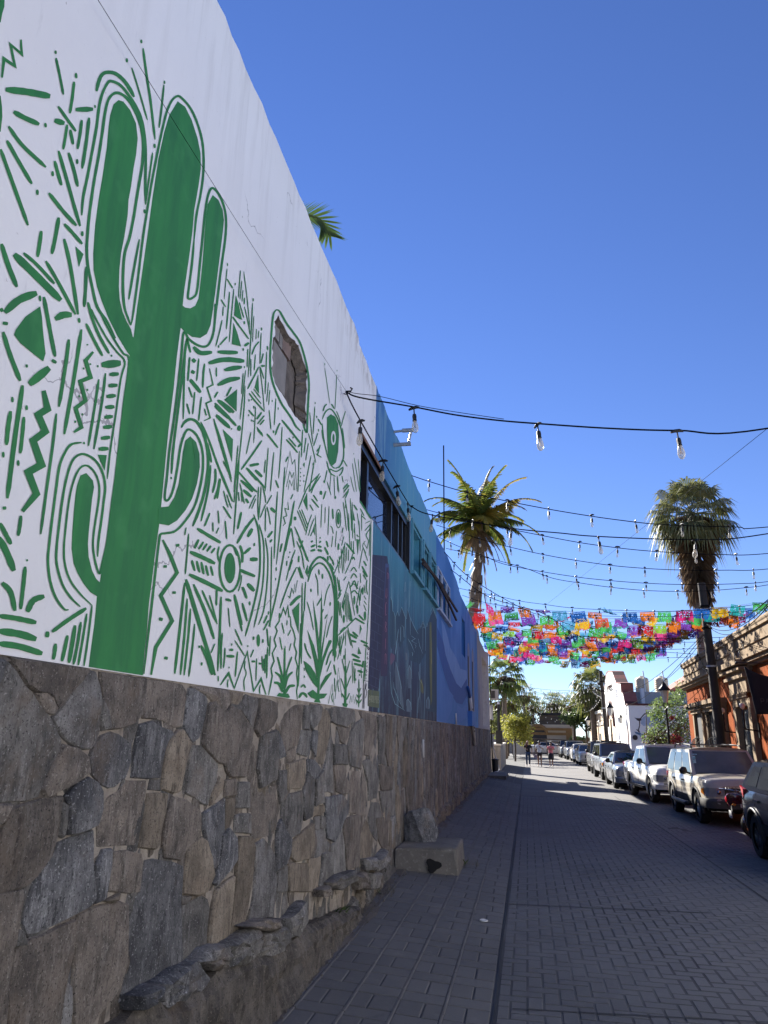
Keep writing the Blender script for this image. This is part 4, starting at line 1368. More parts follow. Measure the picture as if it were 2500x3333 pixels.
def flat_wall(outer, holes, mat, name, parent, X=WX, thick=.30):
    """wall slab in the Y-z plane with openings; reveals included"""
    loops = [[Vector((p[0], p[1], 0)) for p in outer]] + [[Vector((p[0], p[1], 0)) for p in h] for h in holes]
    tri = tessellate_polygon(loops); pts = [p for l in loops for p in l]; b = MB()
    b.add([(X, p.x, p.y) for p in pts], [tuple(t) for t in tri])
    b.add([(X - thick, p.x, p.y) for p in pts], [tuple(t)[::-1] for t in tri])
    for l in loops:
        n = len(l)
        for i in range(n):
            a, c = l[i], l[(i + 1) % n]; b.quad((X, a.x, a.y), (X, c.x, c.y), (X - thick, c.x, c.y), (X - thick, a.x, a.y))
    return b.build(name, mat, parent)
top = [np.array(p) for p in TOPW]; rj = random.Random(8); prof = [(-3.0, 6.9)]
for a, c in zip(top, top[1:]):
    for t in (0, .25, .5, .75): q = lerp(a, c, t); prof.append((q[0], q[1] + (rj.uniform(-.022, .018) if q[0] < 7.3 else rj.uniform(-.03, .02))))
prof.append((YW, 6.74))
outer = [(-3.0, ZT), (YW, ZT), (YW, WIN['z0']), (WIN['y0'], WIN['z0']), (WIN['y0'], WIN['z1']), (YW, WIN['z1'])] + prof[::-1]
prof = [p for p in prof if p[0] <= YW]
m, nt, bs = new_mat('white_wall_paint')          # white plaster: faint mottling, hair cracks, bare patches and drips near the parapet
co = nt.nodes.new('ShaderNodeTexCoord').outputs['Object']
c = _mix(nt, (.86, .85, .845), (.80, .79, .79), _ramp(nt, _noise(nt, co, .9, 6), .3, .7))
c = _mix(nt, c, (.62, .61, .62), _ramp(nt, _noise(nt, co, 3.5, 7, .75, (1, 2.2, .35)), .63, .82))
vo = nt.nodes.new('ShaderNodeTexVoronoi'); vo.feature = 'DISTANCE_TO_EDGE'; vo.inputs['Scale'].default_value = .55
mpv = nt.nodes.new('ShaderNodeMapping'); nt.links.new(co, mpv.inputs[0])
nd = nt.nodes.new('ShaderNodeTexNoise'); nd.inputs['Scale'].default_value = 2.2; nd.inputs['Detail'].default_value = 6; nt.links.new(co, nd.inputs[0])
va = nt.nodes.new('ShaderNodeVectorMath'); va.operation = 'MULTIPLY_ADD'; va.inputs[1].default_value = (.9, .9, .9); nt.links.new(nd.outputs['Color'], va.inputs[0]); nt.links.new(co, va.inputs[2]); nt.links.new(va.outputs[0], vo.inputs[0])
ck = nt.nodes.new('ShaderNodeMath'); ck.operation = 'LESS_THAN'; ck.inputs[1].default_value = .0035; nt.links.new(vo.outputs[0], ck.inputs[0])
ck2 = nt.nodes.new('ShaderNodeMath'); ck2.operation = 'MULTIPLY'; nt.links.new(ck.outputs[0], ck2.inputs[0]); nt.links.new(_ramp(nt, _noise(nt, co, .7, 2), .55, .6), ck2.inputs[1])
c = _mix(nt, c, (.42, .41, .42), ck2.outputs[0])
sz_ = nt.nodes.new('ShaderNodeSeparateXYZ'); nt.links.new(co, sz_.inputs[0])       # old rain runs below the parapet, flaking near its far end
mz_ = nt.nodes.new('ShaderNodeMapRange'); mz_.inputs[1].default_value = 5.2; mz_.inputs[2].default_value = 6.9; mz_.inputs[4].default_value = .55; nt.links.new(sz_.outputs['Z'], mz_.inputs[0])
rn_ = nt.nodes.new('ShaderNodeMath'); rn_.operation = 'MULTIPLY'; nt.links.new(_ramp(nt, _noise(nt, co, 5, 5, .6, (1, 1.6, .10)), .50, .66), rn_.inputs[0]); nt.links.new(mz_.outputs[0], rn_.inputs[1]); c = _mix(nt, c, (.60, .585, .57), rn_.outputs[0])
my_ = nt.nodes.new('ShaderNodeMapRange'); my_.inputs[1].default_value = 6.6; my_.inputs[2].default_value = 8.6; nt.links.new(sz_.outputs['Y'], my_.inputs[0]); mt_ = nt.nodes.new('ShaderNodeMapRange'); mt_.inputs[1].default_value = 6.35; mt_.inputs[2].default_value = 6.85; nt.links.new(sz_.outputs['Z'], mt_.inputs[0])
fl_ = nt.nodes.new('ShaderNodeMath'); fl_.operation = 'MULTIPLY'; nt.links.new(my_.outputs[0], fl_.inputs[0]); nt.links.new(mt_.outputs[0], fl_.inputs[1]); f2_ = nt.nodes.new('ShaderNodeMath'); f2_.operation = 'MULTIPLY'; nt.links.new(fl_.outputs[0], f2_.inputs[0]); nt.links.new(_ramp(nt, _noise(nt, co, 7, 8, .75, (1, 1.5, .4)), .50, .56), f2_.inputs[1]); c = _mix(nt, c, (.30, .25, .21), f2_.outputs[0])
sp = _ramp(nt, _noise(nt, co, 16, 3, .8), .70, .75); c = _mix(nt, c, (.52, .50, .49), sp)
nt.links.new(c, bs.inputs['Base Color']); bs.inputs['Roughness'].default_value = .82
bp = nt.nodes.new('ShaderNodeBump'); bp.inputs['Strength'].default_value = .35; bp.inputs['Distance'].default_value = .006
nt.links.new(_noise(nt, co, 34, 6, .6), bp.inputs['Height']); nt.links.new(bp.outputs[0], bs.inputs['Normal']); M['white_wall'] = m
flat_wall(outer, [HOLEW], M['white_wall'], 'white_wall', Mw)
M['rawblock'] = pm('concrete_block', (.27, .25, .235), (.20, .19, .18), 6, .95, .6, 60, objvar=.12, bdist=.006)
M['redbrick'] = pm('red_block', (.27, .19, .16), (.2, .15, .13), 6, .95, .6, 60)
M['rawmortar'] = pm('raw_mortar', (.20, .17, .145), (.11, .095, .085), 9, .95, 1.0, 30, bdist=.03)
b = MB(); b.quad((WX - .10, 5.2, 3.9), (WX - .10, 7.4, 3.9), (WX - .10, 7.4, 5.9), (WX - .10, 5.2, 5.9))
b.build('bare_mortar', M['rawmortar'], Mw)
hy = [p[0] for p in HOLEW]; hz = [p[1] for p in HOLEW]; y0h, z0h = min(hy), min(hz)
for (ya, yb_, za, zb, mt) in ((-.1, .27, .52, .88, 'rawblock'), (.29, .36, .50, .86, 'rawblock'), (.38, .60, .52, .84, 'redbrick'), (-.15, .13, .16, .50, 'rawblock'), (.15, .50, .12, .48, 'rawblock'), (.0, .4, -.2, .10, 'rawblock'), (.05, .5, .9, 1.2, 'rawmortar')):
    b = MB(); b.box(WX - .14, WX - .055 + rh.uniform(-.008, .008), y0h + ya, y0h + yb_, z0h + za, z0h + zb)
    b.build('block', M[mt], Mw)
b = MB()                                          # torn rim of the plaster
n = len(HOLEW)
hc = np.mean(np.array(HOLEW), 0)
for i in range(n):
    a, c2 = np.array(HOLEW[i]), np.array(HOLEW[(i + 1) % n]); ai, ci = lerp(a, hc, .10 + .10 * abs(math.sin(i * 1.7))), lerp(c2, hc, .10 + .10 * abs(math.sin((i + 1) * 1.7)))
    b.quad((WX - .004, *a), (WX - .004, *c2), (WX - .085, *ci), (WX - .085, *ai))
b.build('torn_plaster', M['rawmortar'], Mw)
# cactus and marks
U = 1.84333
paint(MUR_T, 0, 0, U, 'painted_trunk', M['paint_green'], Mw)
for ln_ in MUR_L.split('\n'): paint(ln_, 0, 0, U, 'painted_arm', M['paint_green'], Mw)
tag(paint(MUR_A, 0, 0, U, 'painted_rays', M['paint_green'], Mw), kind='stuff')
tag(paint(MUR_B, 0, 1000, U, 'painted_outlines', M['paint_green'], Mw), kind='stuff')
tag(paint(MUR_C, 700, 800, 2.765, 'painted_eye_and_rays', M['paint_green'], Mw), kind='stuff')
tag(paint(MUR_D, 700, 1500, 2.458, 'painted_plants', M['paint_green'], Mw), kind='stuff')
# the fine strokes that pack the ground between the larger marks, thicker towards the blue wall
rf_ = random.Random(15); AP = np.array(PTS); extra = []
REG = [(560, 1290), (700, 1010), (790, 960), (850, 1180), (905, 1390), (990, 1440), (1060, 1560), (1155, 1600), (1205, 1730), (1186, 2290), (1000, 2265), (700, 2190), (600, 2120), (590, 1700)]
def in_poly(p, Q):
    c = False
    for (x0, y0), (x1, y1) in zip(Q, Q[1:] + Q[:1]):
        if (y0 > p[1]) != (y1 > p[1]) and p[0] < (x1 - x0) * (p[1] - y0) / (y1 - y0) + x0: c = not c
    return c
for _ in range(9000):
    p = np.array((rf_.uniform(560, 1205), rf_.uniform(960, 2290)))
    if not in_poly(p, REG): continue
    far_ = (p[0] - 560) / 640; L = lerp(46, 30, far_) * rf_.uniform(.5, 1.5); a = math.radians(rf_.choice((90, 86, 97, 70, 112, 60, 118)) + rf_.uniform(-8, 8)); d = np.array((math.cos(a), math.sin(a))) * L / 2
    pl = [lerp(p - d, p + d, t) for t in np.linspace(0, 1, 6)]; clear = lerp(11.5, 7.0, far_)
    if any(not in_poly(q, REG) for q in pl) or min(np.min(np.hypot(AP[:, 0] - q[0], AP[:, 1] - q[1])) for q in pl) < clear: continue
    w_ = lerp(5.0, 3.4, far_) * rf_.uniform(.7, 1.4); extra.append('s %.1f %.1f %.1f %.1f %.1f' % (w_, *pl[0], *pl[-1])); AP = np.vstack([AP, pl])
tag(paint('\n'.join(extra), 0, 0, 1, 'painted_hatching', M['paint_green'], Mw), kind='stuff')
M['paint_white'] = pm('paint_white', (.79, .785, .79), (.74, .735, .74), 3, .8)
paint_z[0] = 11
o = paint('e 1060 1730 22 64', 700, 800, 2.765, 'painted_iris', M['paint_white'], Mw); o.location.x = .0016
o = paint('e 1060 1732 10 40', 700, 800, 2.765, 'painted_pupil', M['paint_green'], Mw); o.location.x = .0030
M['ink'] = pm('ink', (.02, .02, .022), None, 3, .7)
# the painter's signature, written down the edge of the white paint
sig = '''s 5 1226 1488 1218 1500 1226 1512 1230 1498 1222 1494
s 4 1222 1530 1214 1544 1224 1552
s 4 1220 1566 1212 1578 1222 1580 1214 1592
s 4 1218 1610 1210 1622
s 4 1218 1636 1210 1644 1220 1652
s 4 1214 1668 1206 1676 1214 1686 1206 1694
s 4 1214 1704 1204 1712 1212 1722
s 4 1210 1736 1202 1744
s 4 1186 1758 1222 1764
s 5 1186 1760 1182 1900 1180 1984
s 4 1200 1766 1192 1880 1190 1984
s 4 1210 1780 1204 1820 1212 1850 1200 1900'''
paint(sig, 700, 1500, 2.458, 'signature', M['ink'], Mw)

# ---- the deep blue part
def grad_paint(name, stops, along='z', lo=2.2, hi=6.7, noise=1.6, streak=(1, 1.4, .25), extra=None, amt=.9):
    """paint that changes colour with height, broken by brushed streaks"""
    m, nt, b = new_mat(name); co = nt.nodes.new('ShaderNodeTexCoord').outputs['Object']
    sx = nt.nodes.new('ShaderNodeSeparateXYZ'); nt.links.new(co, sx.inputs[0])
    n1 = _noise(nt, co, noise, 7, .65, streak)
    mr = nt.nodes.new('ShaderNodeMapRange'); mr.inputs[1].default_value = lo; mr.inputs[2].default_value = hi; mr.clamp = False; nt.links.new(sx.outputs['Z' if along == 'z' else 'Y'], mr.inputs[0])
    ad = nt.nodes.new('ShaderNodeMath'); ad.operation = 'MULTIPLY_ADD'; ad.inputs[1].default_value = amt * .5; nt.links.new(n1, ad.inputs[0]); 
    sb = nt.nodes.new('ShaderNodeMath'); sb.operation = 'SUBTRACT'; sb.inputs[1].default_value = amt * .25; nt.links.new(mr.outputs[0], sb.inputs[0]); nt.links.new(sb.outputs[0], ad.inputs[2])
    cr = nt.nodes.new('ShaderNodeValToRGB'); nt.links.new(ad.outputs[0], cr.inputs[0]); el = cr.color_ramp.elements
    el[0].position, el[0].color = stops[0][0], (*stops[0][1], 1); el[1].position, el[1].color = stops[-1][0], (*stops[-1][1], 1)
    for p, c in stops[1:-1]: e = el.new(p); e.color = (*c, 1)
    col = cr.outputs[0]
    if extra: col = extra(nt, co, sx, col)
    nt.links.new(col, b.inputs['Base Color']); b.inputs['Roughness'].default_value = .72
    bp = nt.nodes.new('ShaderNodeBump'); bp.inputs['Strength'].default_value = .35; bp.inputs['Distance'].default_value = .01
    nt.links.new(_noise(nt, co, 22, 6, .65), bp.inputs['Height']); nt.links.new(bp.outputs[0], b.inputs['Normal']); return m
def smear(nt, co, sx, col):                        # towards the white part: darker blue, then teal; greyish flaking at the very top
    mr = nt.nodes.new('ShaderNodeMapRange'); mr.inputs[1].default_value = 9.1; mr.inputs[2].default_value = 12.2; nt.links.new(sx.outputs['Y'], mr.inputs[0])
    mz = nt.nodes.new('ShaderNodeMapRange'); mz.inputs[1].default_value = 4.4; mz.inputs[2].default_value = 5.4; nt.links.new(sx.outputs['Z'], mz.inputs[0])
    iv = nt.nodes.new('ShaderNodeMath'); iv.operation = 'SUBTRACT'; iv.inputs[0].default_value = 1; nt.links.new(mr.outputs[0], iv.inputs[1])
    mu = nt.nodes.new('ShaderNodeMath'); mu.operation = 'MULTIPLY'; nt.links.new(iv.outputs[0], mu.inputs[0]); nt.links.new(mz.outputs[0], mu.inputs[1])
    col = _mix(nt, col, (.025, .115, .33), mu.outputs[0])
    return _mix(nt, col, (.22, .42, .50), _ramp(nt, _noise(nt, co, 2.4, 8, .75, (1, 2.0, .22)), .52, .72))
M['ocean'] = grad_paint('ocean_paint', [(0, (.020, .026, .055)), (.20, (.024, .046, .10)), (.38, (.026, .12, .20)), (.56, (.045, .22, .30)), (.74, (.10, .35, .46)), (1, (.085, .33, .52))], extra=smear)
def waves(nt, co, sx, col):
    f = _noise(nt, co, .5, 3, .5, (1, .8, .55)); return _mix(nt, col, (.09, .27, .60), _ramp(nt, f, .5, .62))
M['wave'] = grad_paint('wave_paint', [(0, (.045, .20, .50)), (.35, (.034, .165, .46)), (.7, (.030, .175, .50)), (1, (.028, .18, .50))], extra=waves, amt=.4)
topb = [WP(x, y, WX)[1:] for x, y in ((1226, 1256), (1244, 1306), (1280, 1395), (1300, 1440), (1340, 1544), (1386, 1652), (1422, 1740))]
topb = [(YW, 6.74)] + [(p[0], p[1]) for p in topb if p[0] > YW + .05]
pf = []
for a, c in zip(topb, topb[1:]):
    for t in (0, .2, .4, .6, .8): pf.append((lerp(a[0], c[0], t), lerp(a[1], c[1], t) + rj.uniform(-.025, .025)))
YO = 16.24
pf = [p for p in pf if p[0] < YO] + [(YO, 6.52)]
W1 = [(12.47, 13.6), (14.02, 14.78), (15.1, 15.98), (16.42, 17.1), (17.3, 18.2), (18.35, 19.05)]   # small windows: y ranges
ZB, ZH = 4.80, 5.66
rect = lambda a, c, z0, z1: [(a, z0), (c, z0), (c, z1), (a, z1)]
ring = [(YW, ZT), (YO, ZT)] + pf[::-1] + [(YW, WIN['z1']), (WIN['y1'], WIN['z1']), (WIN['y1'], WIN['z0']), (YW, WIN['z0'])]
flat_wall(ring, [rect(a, c, ZB, ZH) for a, c in W1[:3]], M['ocean'], 'ocean_wall', Mw)
topc = [WP(x, y, WX)[1:] for x, y in ((1466, 1832), (1492, 1908), (1498, 1933), (1528, 1996))]
pc = [(YO, 6.52)] + [(p[0], p[1]) for p in topc]; pc2 = []
for a, c in zip(pc, pc[1:]):
    for t in (0, .2, .4, .6, .8): pc2.append((lerp(a[0], c[0], t), lerp(a[1], c[1], t) + rj.uniform(-.03, .02)))
YV = 30.4
pc2 += [(YV, 6.1)]
arch = lambda a, c, z0, z1: [(a, z0), (c, z0)] + [((a + c) / 2 + (c - a) / 2 * math.cos(t * math.pi / 8), z1 + (c - a) * .45 * math.sin(t * math.pi / 8)) for t in range(0, 9)]
AR = [(25.2, 26.2), (27.2, 28.3)]
flat_wall([(YO, ZT), (YV, ZT)] + pc2[::-1], [rect(a, c, ZB, ZH) for a, c in W1[3:]] + [rect(22.95, 24.1, 4.42, 5.6)] + [], M['wave'], 'wave_wall', Mw)
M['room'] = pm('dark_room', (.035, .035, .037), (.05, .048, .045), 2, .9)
b = MB(); b.box(WX - 1.6, WX - .302, 7.9, 24.8, 2.3, 5.75); b.build('sun_block', M['room'], Mw)  # added dark box behind the windows, keeps sun from leaking through
b = MB(); b.box(WX - 7.5, WX - .30, -3, 24.9, 5.78, 5.95); b.box(WX - 7.5, WX - 7.2, -3, 24.9, -.1, 5.78); b.box(WX - 7.5, WX - .3, 24.6, 24.9, -.1, 5.78); b.build('roof', M['cement'], Mw)
# big window: frame, panes
M['black_alu'] = pm('black_aluminium', (.016, .015, .016), (.022, .021, .02), 8, .35)
M['glass'] = pm('window_glass', (.012, .02, .045), None, 1, .03, spec=1.0)
M['rust_wood'] = pm('raw_wood', (.24, .12, .07), (.15, .08, .05), 9, .85, .4, 40)
win = tag(link('window', None, Mw), None)
y0, y1, z0, z1 = WIN['y0'], WIN['y1'], WIN['z0'], WIN['z1']
b = MB()
for a, c, d, e, xo in ((y0, y1, z1 - .10, z1, 0), (y0, y1, z0, z0 + .07, 0)): b.box(WX - .19, WX - .03, a, c, d, e)
for yy, w_ in ((y0 + .04, .04), (8.90, .05), (10.72, .035), (11.35, .03), (11.75, .03), (y1 - .06, .06)): b.box(WX - .17, WX - .05, yy - w_, yy + w_, z0 + .07, z1 - .10)
b.build('frame', M['black_alu'], win)
for a, c in ((y0 + .08, 8.85), (8.95, 10.68), (10.76, 11.32), (11.38, y1 - .12)):
    b = MB(); b.quad((WX - .12, a, z0 + .07), (WX - .12, c, z0 + .07), (WX - .12, c, z1 - .10), (WX - .12, a, z1 - .10)); b.build('pane', M['glass'], win)
b = MB(); b.box(WX - .20, WX + .012, y0 - .02, y0 + 1.5, z1, z1 + .05); b.build('lintel', M['rust_wood'], win)
b = MB(); b.box(WX - .28, WX + .012, y1 - .02, y1 + .10, z0 - .03, z1 + .05); b.build('jamb', M['black_alu'], win)
# small windows with pale surrounds and sills
M['teal_trim'] = pm('teal_trim', (.13, .36, .44), (.09, .27, .36), 4, .75, .3, 30)
M['blue_trim'] = pm('blue_trim', (.50, .58, .68), (.36, .45, .58), 4, .75, .3, 30)
M['blockglass'] = pm('painted_board', (.20, .33, .40), (.27, .40, .46), 3, .6, .3, 20)
M['roomdusty'] = pm('dusty_panel', (.20, .19, .19), (.12, .12, .13), 3, .8)
for k, (a, c) in enumerate(W1):
    w_ = link('window', None, Mw); tm = M['teal_trim'] if k < 3 else M['blue_trim']; b = MB()
    b.box(WX - .02, WX + .035, a - .09, a, ZB - .02, ZH + .05); b.box(WX - .02, WX + .035, c, c + .07, ZB - .02, ZH + .05); b.box(WX - .02, WX + .034, a - .09, c + .07, ZH + .05, ZH + .10)
    b.build('frame', tm, w_)
    b = MB(); b.box(WX - .02, WX + .08, a - .11, c + .10, ZB - .08, ZB - .02); b.build('sill', tm, w_)
    b = MB(); b.quad((WX - .24, a, ZB), (WX - .24, c, ZB), (WX - .24, c, ZH), (WX - .24, a, ZH)); b.build('pane', M['blockglass'] if k in (0,) else M['roomdusty'], w_)
    if k in (1, 2, 3, 4):
        b = MB(); b.tube([(WX - .1, a + .05, ZB + .05), (WX - .1, c - .05, ZH - .1)], .02, 5); b.build('bar', M['black_alu'], w_)
M['old_wood'] = pm('old_dark_wood', (.05, .035, .03), (.028, .02, .018), 7, .85, .5, 40)
for (p, q, rr) in (((1376, 1822), (1488, 1990), .035), ((1376, 1834), (1441, 1908), .03), ((1419, 1882), (1485, 2018), .032), ((1395, 1850), (1460, 1950), .025)):
    P, Q = WP(*p, WX + .10), WP(*q, WX + .13); b = MB(); b.tube([P, lerp(P, Q, .5) + (0.01, 0, .02), Q], rr, 6); b.build('timber', M['old_wood'], Mw)
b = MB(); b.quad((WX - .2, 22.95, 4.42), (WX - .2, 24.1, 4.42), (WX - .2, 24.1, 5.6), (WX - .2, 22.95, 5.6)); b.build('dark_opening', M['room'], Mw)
b = MB(); b.box(WX - .02, WX + .012, 22.85, 22.95, 4.4, 5.62); b.box(WX - .02, WX + .012, 24.1, 24.2, 4.4, 5.62); b.build('opening_surround', M['wave'], Mw)
# painted scene: brick pillar, neon words, spires, crystals, tombstones
def wpaint(polys, ox, oy, sc, name, mat, dz=0, parent=Mw):
    b = MB()
    for k, P in enumerate(polys):
        off = .0008 + dz * .5 + .0001 * (k % 8); vs = [wall_pt((ox + x / sc, oy + y / sc), off) for x, y in P]
        tri = tessellate_polygon([[Vector((p[1], p[2], 0)) for p in vs]]); b.add(vs, [tuple(t) for t in tri])
    o = b.build(name, mat, parent); bm = bmesh.new(); bm.from_mesh(o.data)
    for f in bm.faces:
        if f.normal.x < 0: f.normal_flip()
    bm.to_mesh(o.data); bm.free(); return o
flat = lambda n, c, c2=None, s=4: pm(n, c, c2, s, .75, stretch=(1, 2, .4))
M['p_brick'] = flat('paint_brick', (.030, .038, .090), (.020, .026, .06)); M['p_joint'] = flat('paint_joint', (.085, .105, .18))
M['p_neon'] = flat('paint_neon', (.44, .20, .30), (.36, .15, .25)); M['p_glow'] = flat('paint_glow', (.048, .036, .085), (.038, .034, .08), 8); M['p_glowb'] = flat('paint_glow_blue', (.06, .085, .20), (.04, .06, .15), 6)
M['p_spire'] = flat('paint_spire', (.034, .088, .135), (.022, .052, .090)); M['p_line'] = flat('paint_pale_line', (.30, .50, .56), (.20, .36, .42)); M['p_tomb'] = flat('paint_tomb', (.14, .20, .25), (.07, .11, .16))
M['p_yel'] = flat('paint_yellow', (.38, .36, .10), (.22, .24, .09)); M['p_olive'] = flat('paint_olive', (.13, .16, .09), (.09, .11, .07)); M['p_cream'] = flat('paint_cream', (.42, .45, .33)); M['p_pink'] = flat('paint_pink', (.16, .10, .17))
N = (1180, 1820, 4.096)
wpaint([[(132, -60), (330, -40), (345, 100), (290, 700), (250, 1300), (218, 1730), (70, 1730), (100, 1000)]], *N, 'painted_pillar', M['p_brick'])
def lines(L, w, name, mat, dz=.0):
    b = MB(); r = random.Random(2)
    for k, pts in enumerate(L):
        l, rr = stroke_poly([(N[0] + x / N[2], N[1] + y / N[2]) for x, y in pts], w / N[2], r, True); n = len(l); off = .0044 + dz * .5 + .00012 * (k % 6)
        b.add([wall_pt(p, off) for p in l] + [wall_pt(p, off) for p in rr], [(i, i + 1, n + i + 1, n + i) for i in range(n - 1)])
    o = b.build(name, mat, Mw); bm = bmesh.new(); bm.from_mesh(o.data)
    for f in bm.faces:
        if f.normal.x < 0: f.normal_flip()
    bm.to_mesh(o.data); bm.free(); return o
L = []
for k in range(14):
    yl, yr = 80 + k * 122, 190 + k * 118
    xl, xr = 132 - k * 4, 300 - k * 7; L.append([(xl, yl), (xr, yr)])
    xm = lerp(xl, xr, .35 if k % 2 else .68); L.append([(xm, lerp(yl, yr, .5)), (xm - 3, lerp(yl, yr, .5) + 116)])
lines(L, 5, 'painted_joint', M['p_joint'])
wpaint([[(300, 60), (350, 60), (365, 300), (345, 700), (330, 760), (275, 740), (285, 500), (300, 200)]], *N, 'painted_glow_blue', M['p_glowb'], .003)
wpaint([[(318, 110), (345, 110), (340, 700), (335, 1300), (325, 1560), (235, 1560), (262, 1000), (285, 600)]], *N, 'painted_glow', M['p_glow'], .0042)
neon = [[(324, 268), (324, 182), (336, 195), (340, 225), (336, 262)], [(306, 385), (300, 500), (308, 522), (318, 500), (320, 385)], [(318, 590), (306, 576), (300, 610), (298, 690), (298, 735), (304, 750), (314, 735)],
        [(292, 960), (296, 830), (308, 850), (306, 880), (298, 900), (308, 930), (308, 965), (292, 970)], [(300, 1055), (296, 1205)], [(290, 1400), (292, 1275), (298, 1258), (306, 1275), (308, 1405)]]
lines(neon, 4.5, 'painted_letters', M['p_neon'], .0085)
sp = [[(372, 500), (395, 560), (398, 700), (410, 690), (432, 760), (430, 1150), (380, 1200), (360, 1000)], [(440, 760), (462, 690), (485, 760), (490, 1050), (440, 1100)], [(480, 760), (518, 635), (568, 770), (560, 1060), (500, 1190), (470, 1100)], [(580, 800), (600, 660), (630, 780), (680, 900), (720, 960), (760, 920), (830, 930), (840, 1250), (760, 1400), (640, 1350), (590, 1100)], [(760, 920), (804, 820), (838, 920), (832, 1240), (770, 1240)], [(848, 900), (890, 810), (940, 640), (990, 790), (990, 2050), (850, 2020), (846, 1200)]]
wpaint(sp, *N, 'painted_spires', M['p_spire'])
lines([[(372, 505), (392, 560), (400, 700)], [(410, 692), (432, 765), (430, 1150)], [(440, 760), (462, 692), (484, 762)], [(482, 765), (518, 638), (568, 775), (560, 1050)], [(505, 900), (505, 1100)], [(520, 880), (545, 910), (548, 1040)], [(582, 800), (600, 662), (632, 785), (634, 1010)], [(640, 790), (690, 910), (740, 1000)], [(762, 922), (804, 822), (838, 918), (836, 1220)], [(772, 925), (804, 850), (828, 920), (802, 900), (800, 1210)], [(902, 700), (935, 640), (990, 785)], [(910, 740), (940, 672), (988, 800)], [(848, 905), (862, 850), (866, 900)], [(476, 930), (432, 1270)],
       [(440, 1370), (470, 1500), (520, 1730)], [(365, 1500), (380, 1780), (430, 1930), (560, 2020)], [(410, 1640), (415, 1720), (470, 1860), (540, 2000)], [(600, 1600), (606, 1470), (622, 1415), (645, 1480), (655, 1600)], [(580, 1960), (588, 1880), (605, 1868), (640, 1920), (650, 2010)], [(736, 2050), (740, 1880), (765, 1780)], [(845, 1980), (850, 1880), (874, 1835), (890, 1890), (888, 1990)], [(566, 300), (562, 440)], [(632, 290), (622, 640)], [(690, 1130), (710, 1160), (700, 1190)], [(655, 1240), (668, 1260), (660, 1290)], [(640, 1020), (700, 1060), (650, 1090), (720, 1130)], [(600, 1060), (640, 1120), (690, 1240)], [(740, 1060), (760, 1160), (800, 1260)], [(745, 1500), (755, 1600), (790, 1660)]], 6, 'painted_highlights', M['p_line'])
wpaint([[(600, 1640), (606, 1470), (622, 1415), (645, 1480), (655, 1620), (640, 1720), (605, 1720)], [(580, 2000), (588, 1880), (605, 1868), (640, 1920), (652, 2040), (580, 2030)], [(845, 1990), (850, 1880), (874, 1835), (890, 1890), (888, 2000)], [(440, 1370), (480, 1480), (525, 1740), (552, 2010), (500, 1900), (440, 1700), (425, 1500)], [(570, 1240), (596, 1260), (600, 1340), (570, 1340)]], *N, 'painted_tombs', M['p_tomb'], .0035)
wpaint([[(365, 1300), (375, 1245), (430, 1285), (425, 1340), (385, 1400), (370, 1420)]], *N, 'painted_coral', M['p_pink'], .0065)
wpaint([[(890, 840), (918, 840), (925, 1500), (925, 1900), (905, 1960), (890, 1500)], [(760, 1590), (790, 1620), (808, 1720), (800, 1800), (772, 1760)]], *N, 'painted_yellow_glow', M['p_olive'], .0066)
lines([[(906, 870), (912, 1100), (908, 1500), (914, 1900)], [(912, 1160), (916, 1400)], [(775, 1600), (800, 1700), (804, 1790)]], 8, 'painted_yellow_neon', M['p_yel'], .004)
wpaint([[(70, 1738), (220, 1762), (218, 1985), (66, 1960)]], *N, 'painted_plaque', M['p_olive'], .0045)
GL = {'@': [[(.8, .7), (.8, .3), (.45, .3), (.35, .6), (.6, .75), (.8, .55)], [(.8, .4), (1, .4), (1, .9), (.5, 1.05), (.05, .8), (.05, .2), (.4, -.1), (1, .0)]], 'A': [[(0, 0), (.5, 1), (1, 0)], [(.2, .4), (.8, .4)]], 'R': [[(0, 0), (0, 1), (.8, 1), (1, .75), (.8, .5), (0, .5)], [(.4, .5), (1, 0)]], 'T': [[(.5, 0), (.5, 1)], [(0, 1), (1, 1)]], 'E': [[(1, 0), (0, 0), (0, 1), (1, 1)], [(0, .5), (.8, .5)]],
      'P': [[(0, 0), (0, 1), (.8, 1), (1, .75), (.8, .45), (0, .45)]], 'Z': [[(0, 1), (1, 1), (0, 0), (1, 0)]], 'S': [[(1, .9), (.6, 1), (0, .8), (.1, .55), (.9, .45), (1, .2), (.5, 0), (0, .1)]]}
L = []
for k, ch in enumerate('@ARTEPZES'):
    x0 = 80 + k * 15.5; wd = 11 if k else 15
    for seg in GL[ch]: L.append([(x0 + px * wd, 1905 - py * 88 + (x0 - 80) * .12) for px, py in seg])
lines(L, 4, 'painted_name', M['p_cream'], .004)
# paler curls on the wave
V = (1150, 1800, 3.16); M['pale_arch'] = pm('pale_arch', (.30, .33, .42), (.22, .25, .34), 2, .9)
M['p_wave1'] = flat('paint_wave_pale', (.20, .36, .64), (.12, .27, .56)); M['p_wave2'] = flat('paint_wave_dark', (.022, .095, .33), (.030, .12, .37)); M['p_wave3'] = flat('paint_wave_mid', (.085, .24, .56), (.06, .19, .50))
wpaint([[(862, 760), (900, 850), (960, 1020), (1010, 1160), (1060, 1230), (1110, 1270), (1165, 1240), (1172, 1460), (1120, 1560), (1060, 1540), (1000, 1440), (940, 1270), (890, 1080), (862, 960)]], *V, 'painted_wave_trough', M['p_wave2'], .001)
wpaint([[(905, 690), (935, 740), (965, 840), (1000, 980), (1060, 1080), (1100, 1190), (1165, 1210), (1168, 1290), (1110, 1390), (1060, 1340), (1000, 1200), (950, 1050), (920, 880)]], *V, 'painted_wave_crest', M['p_wave1'], .003)
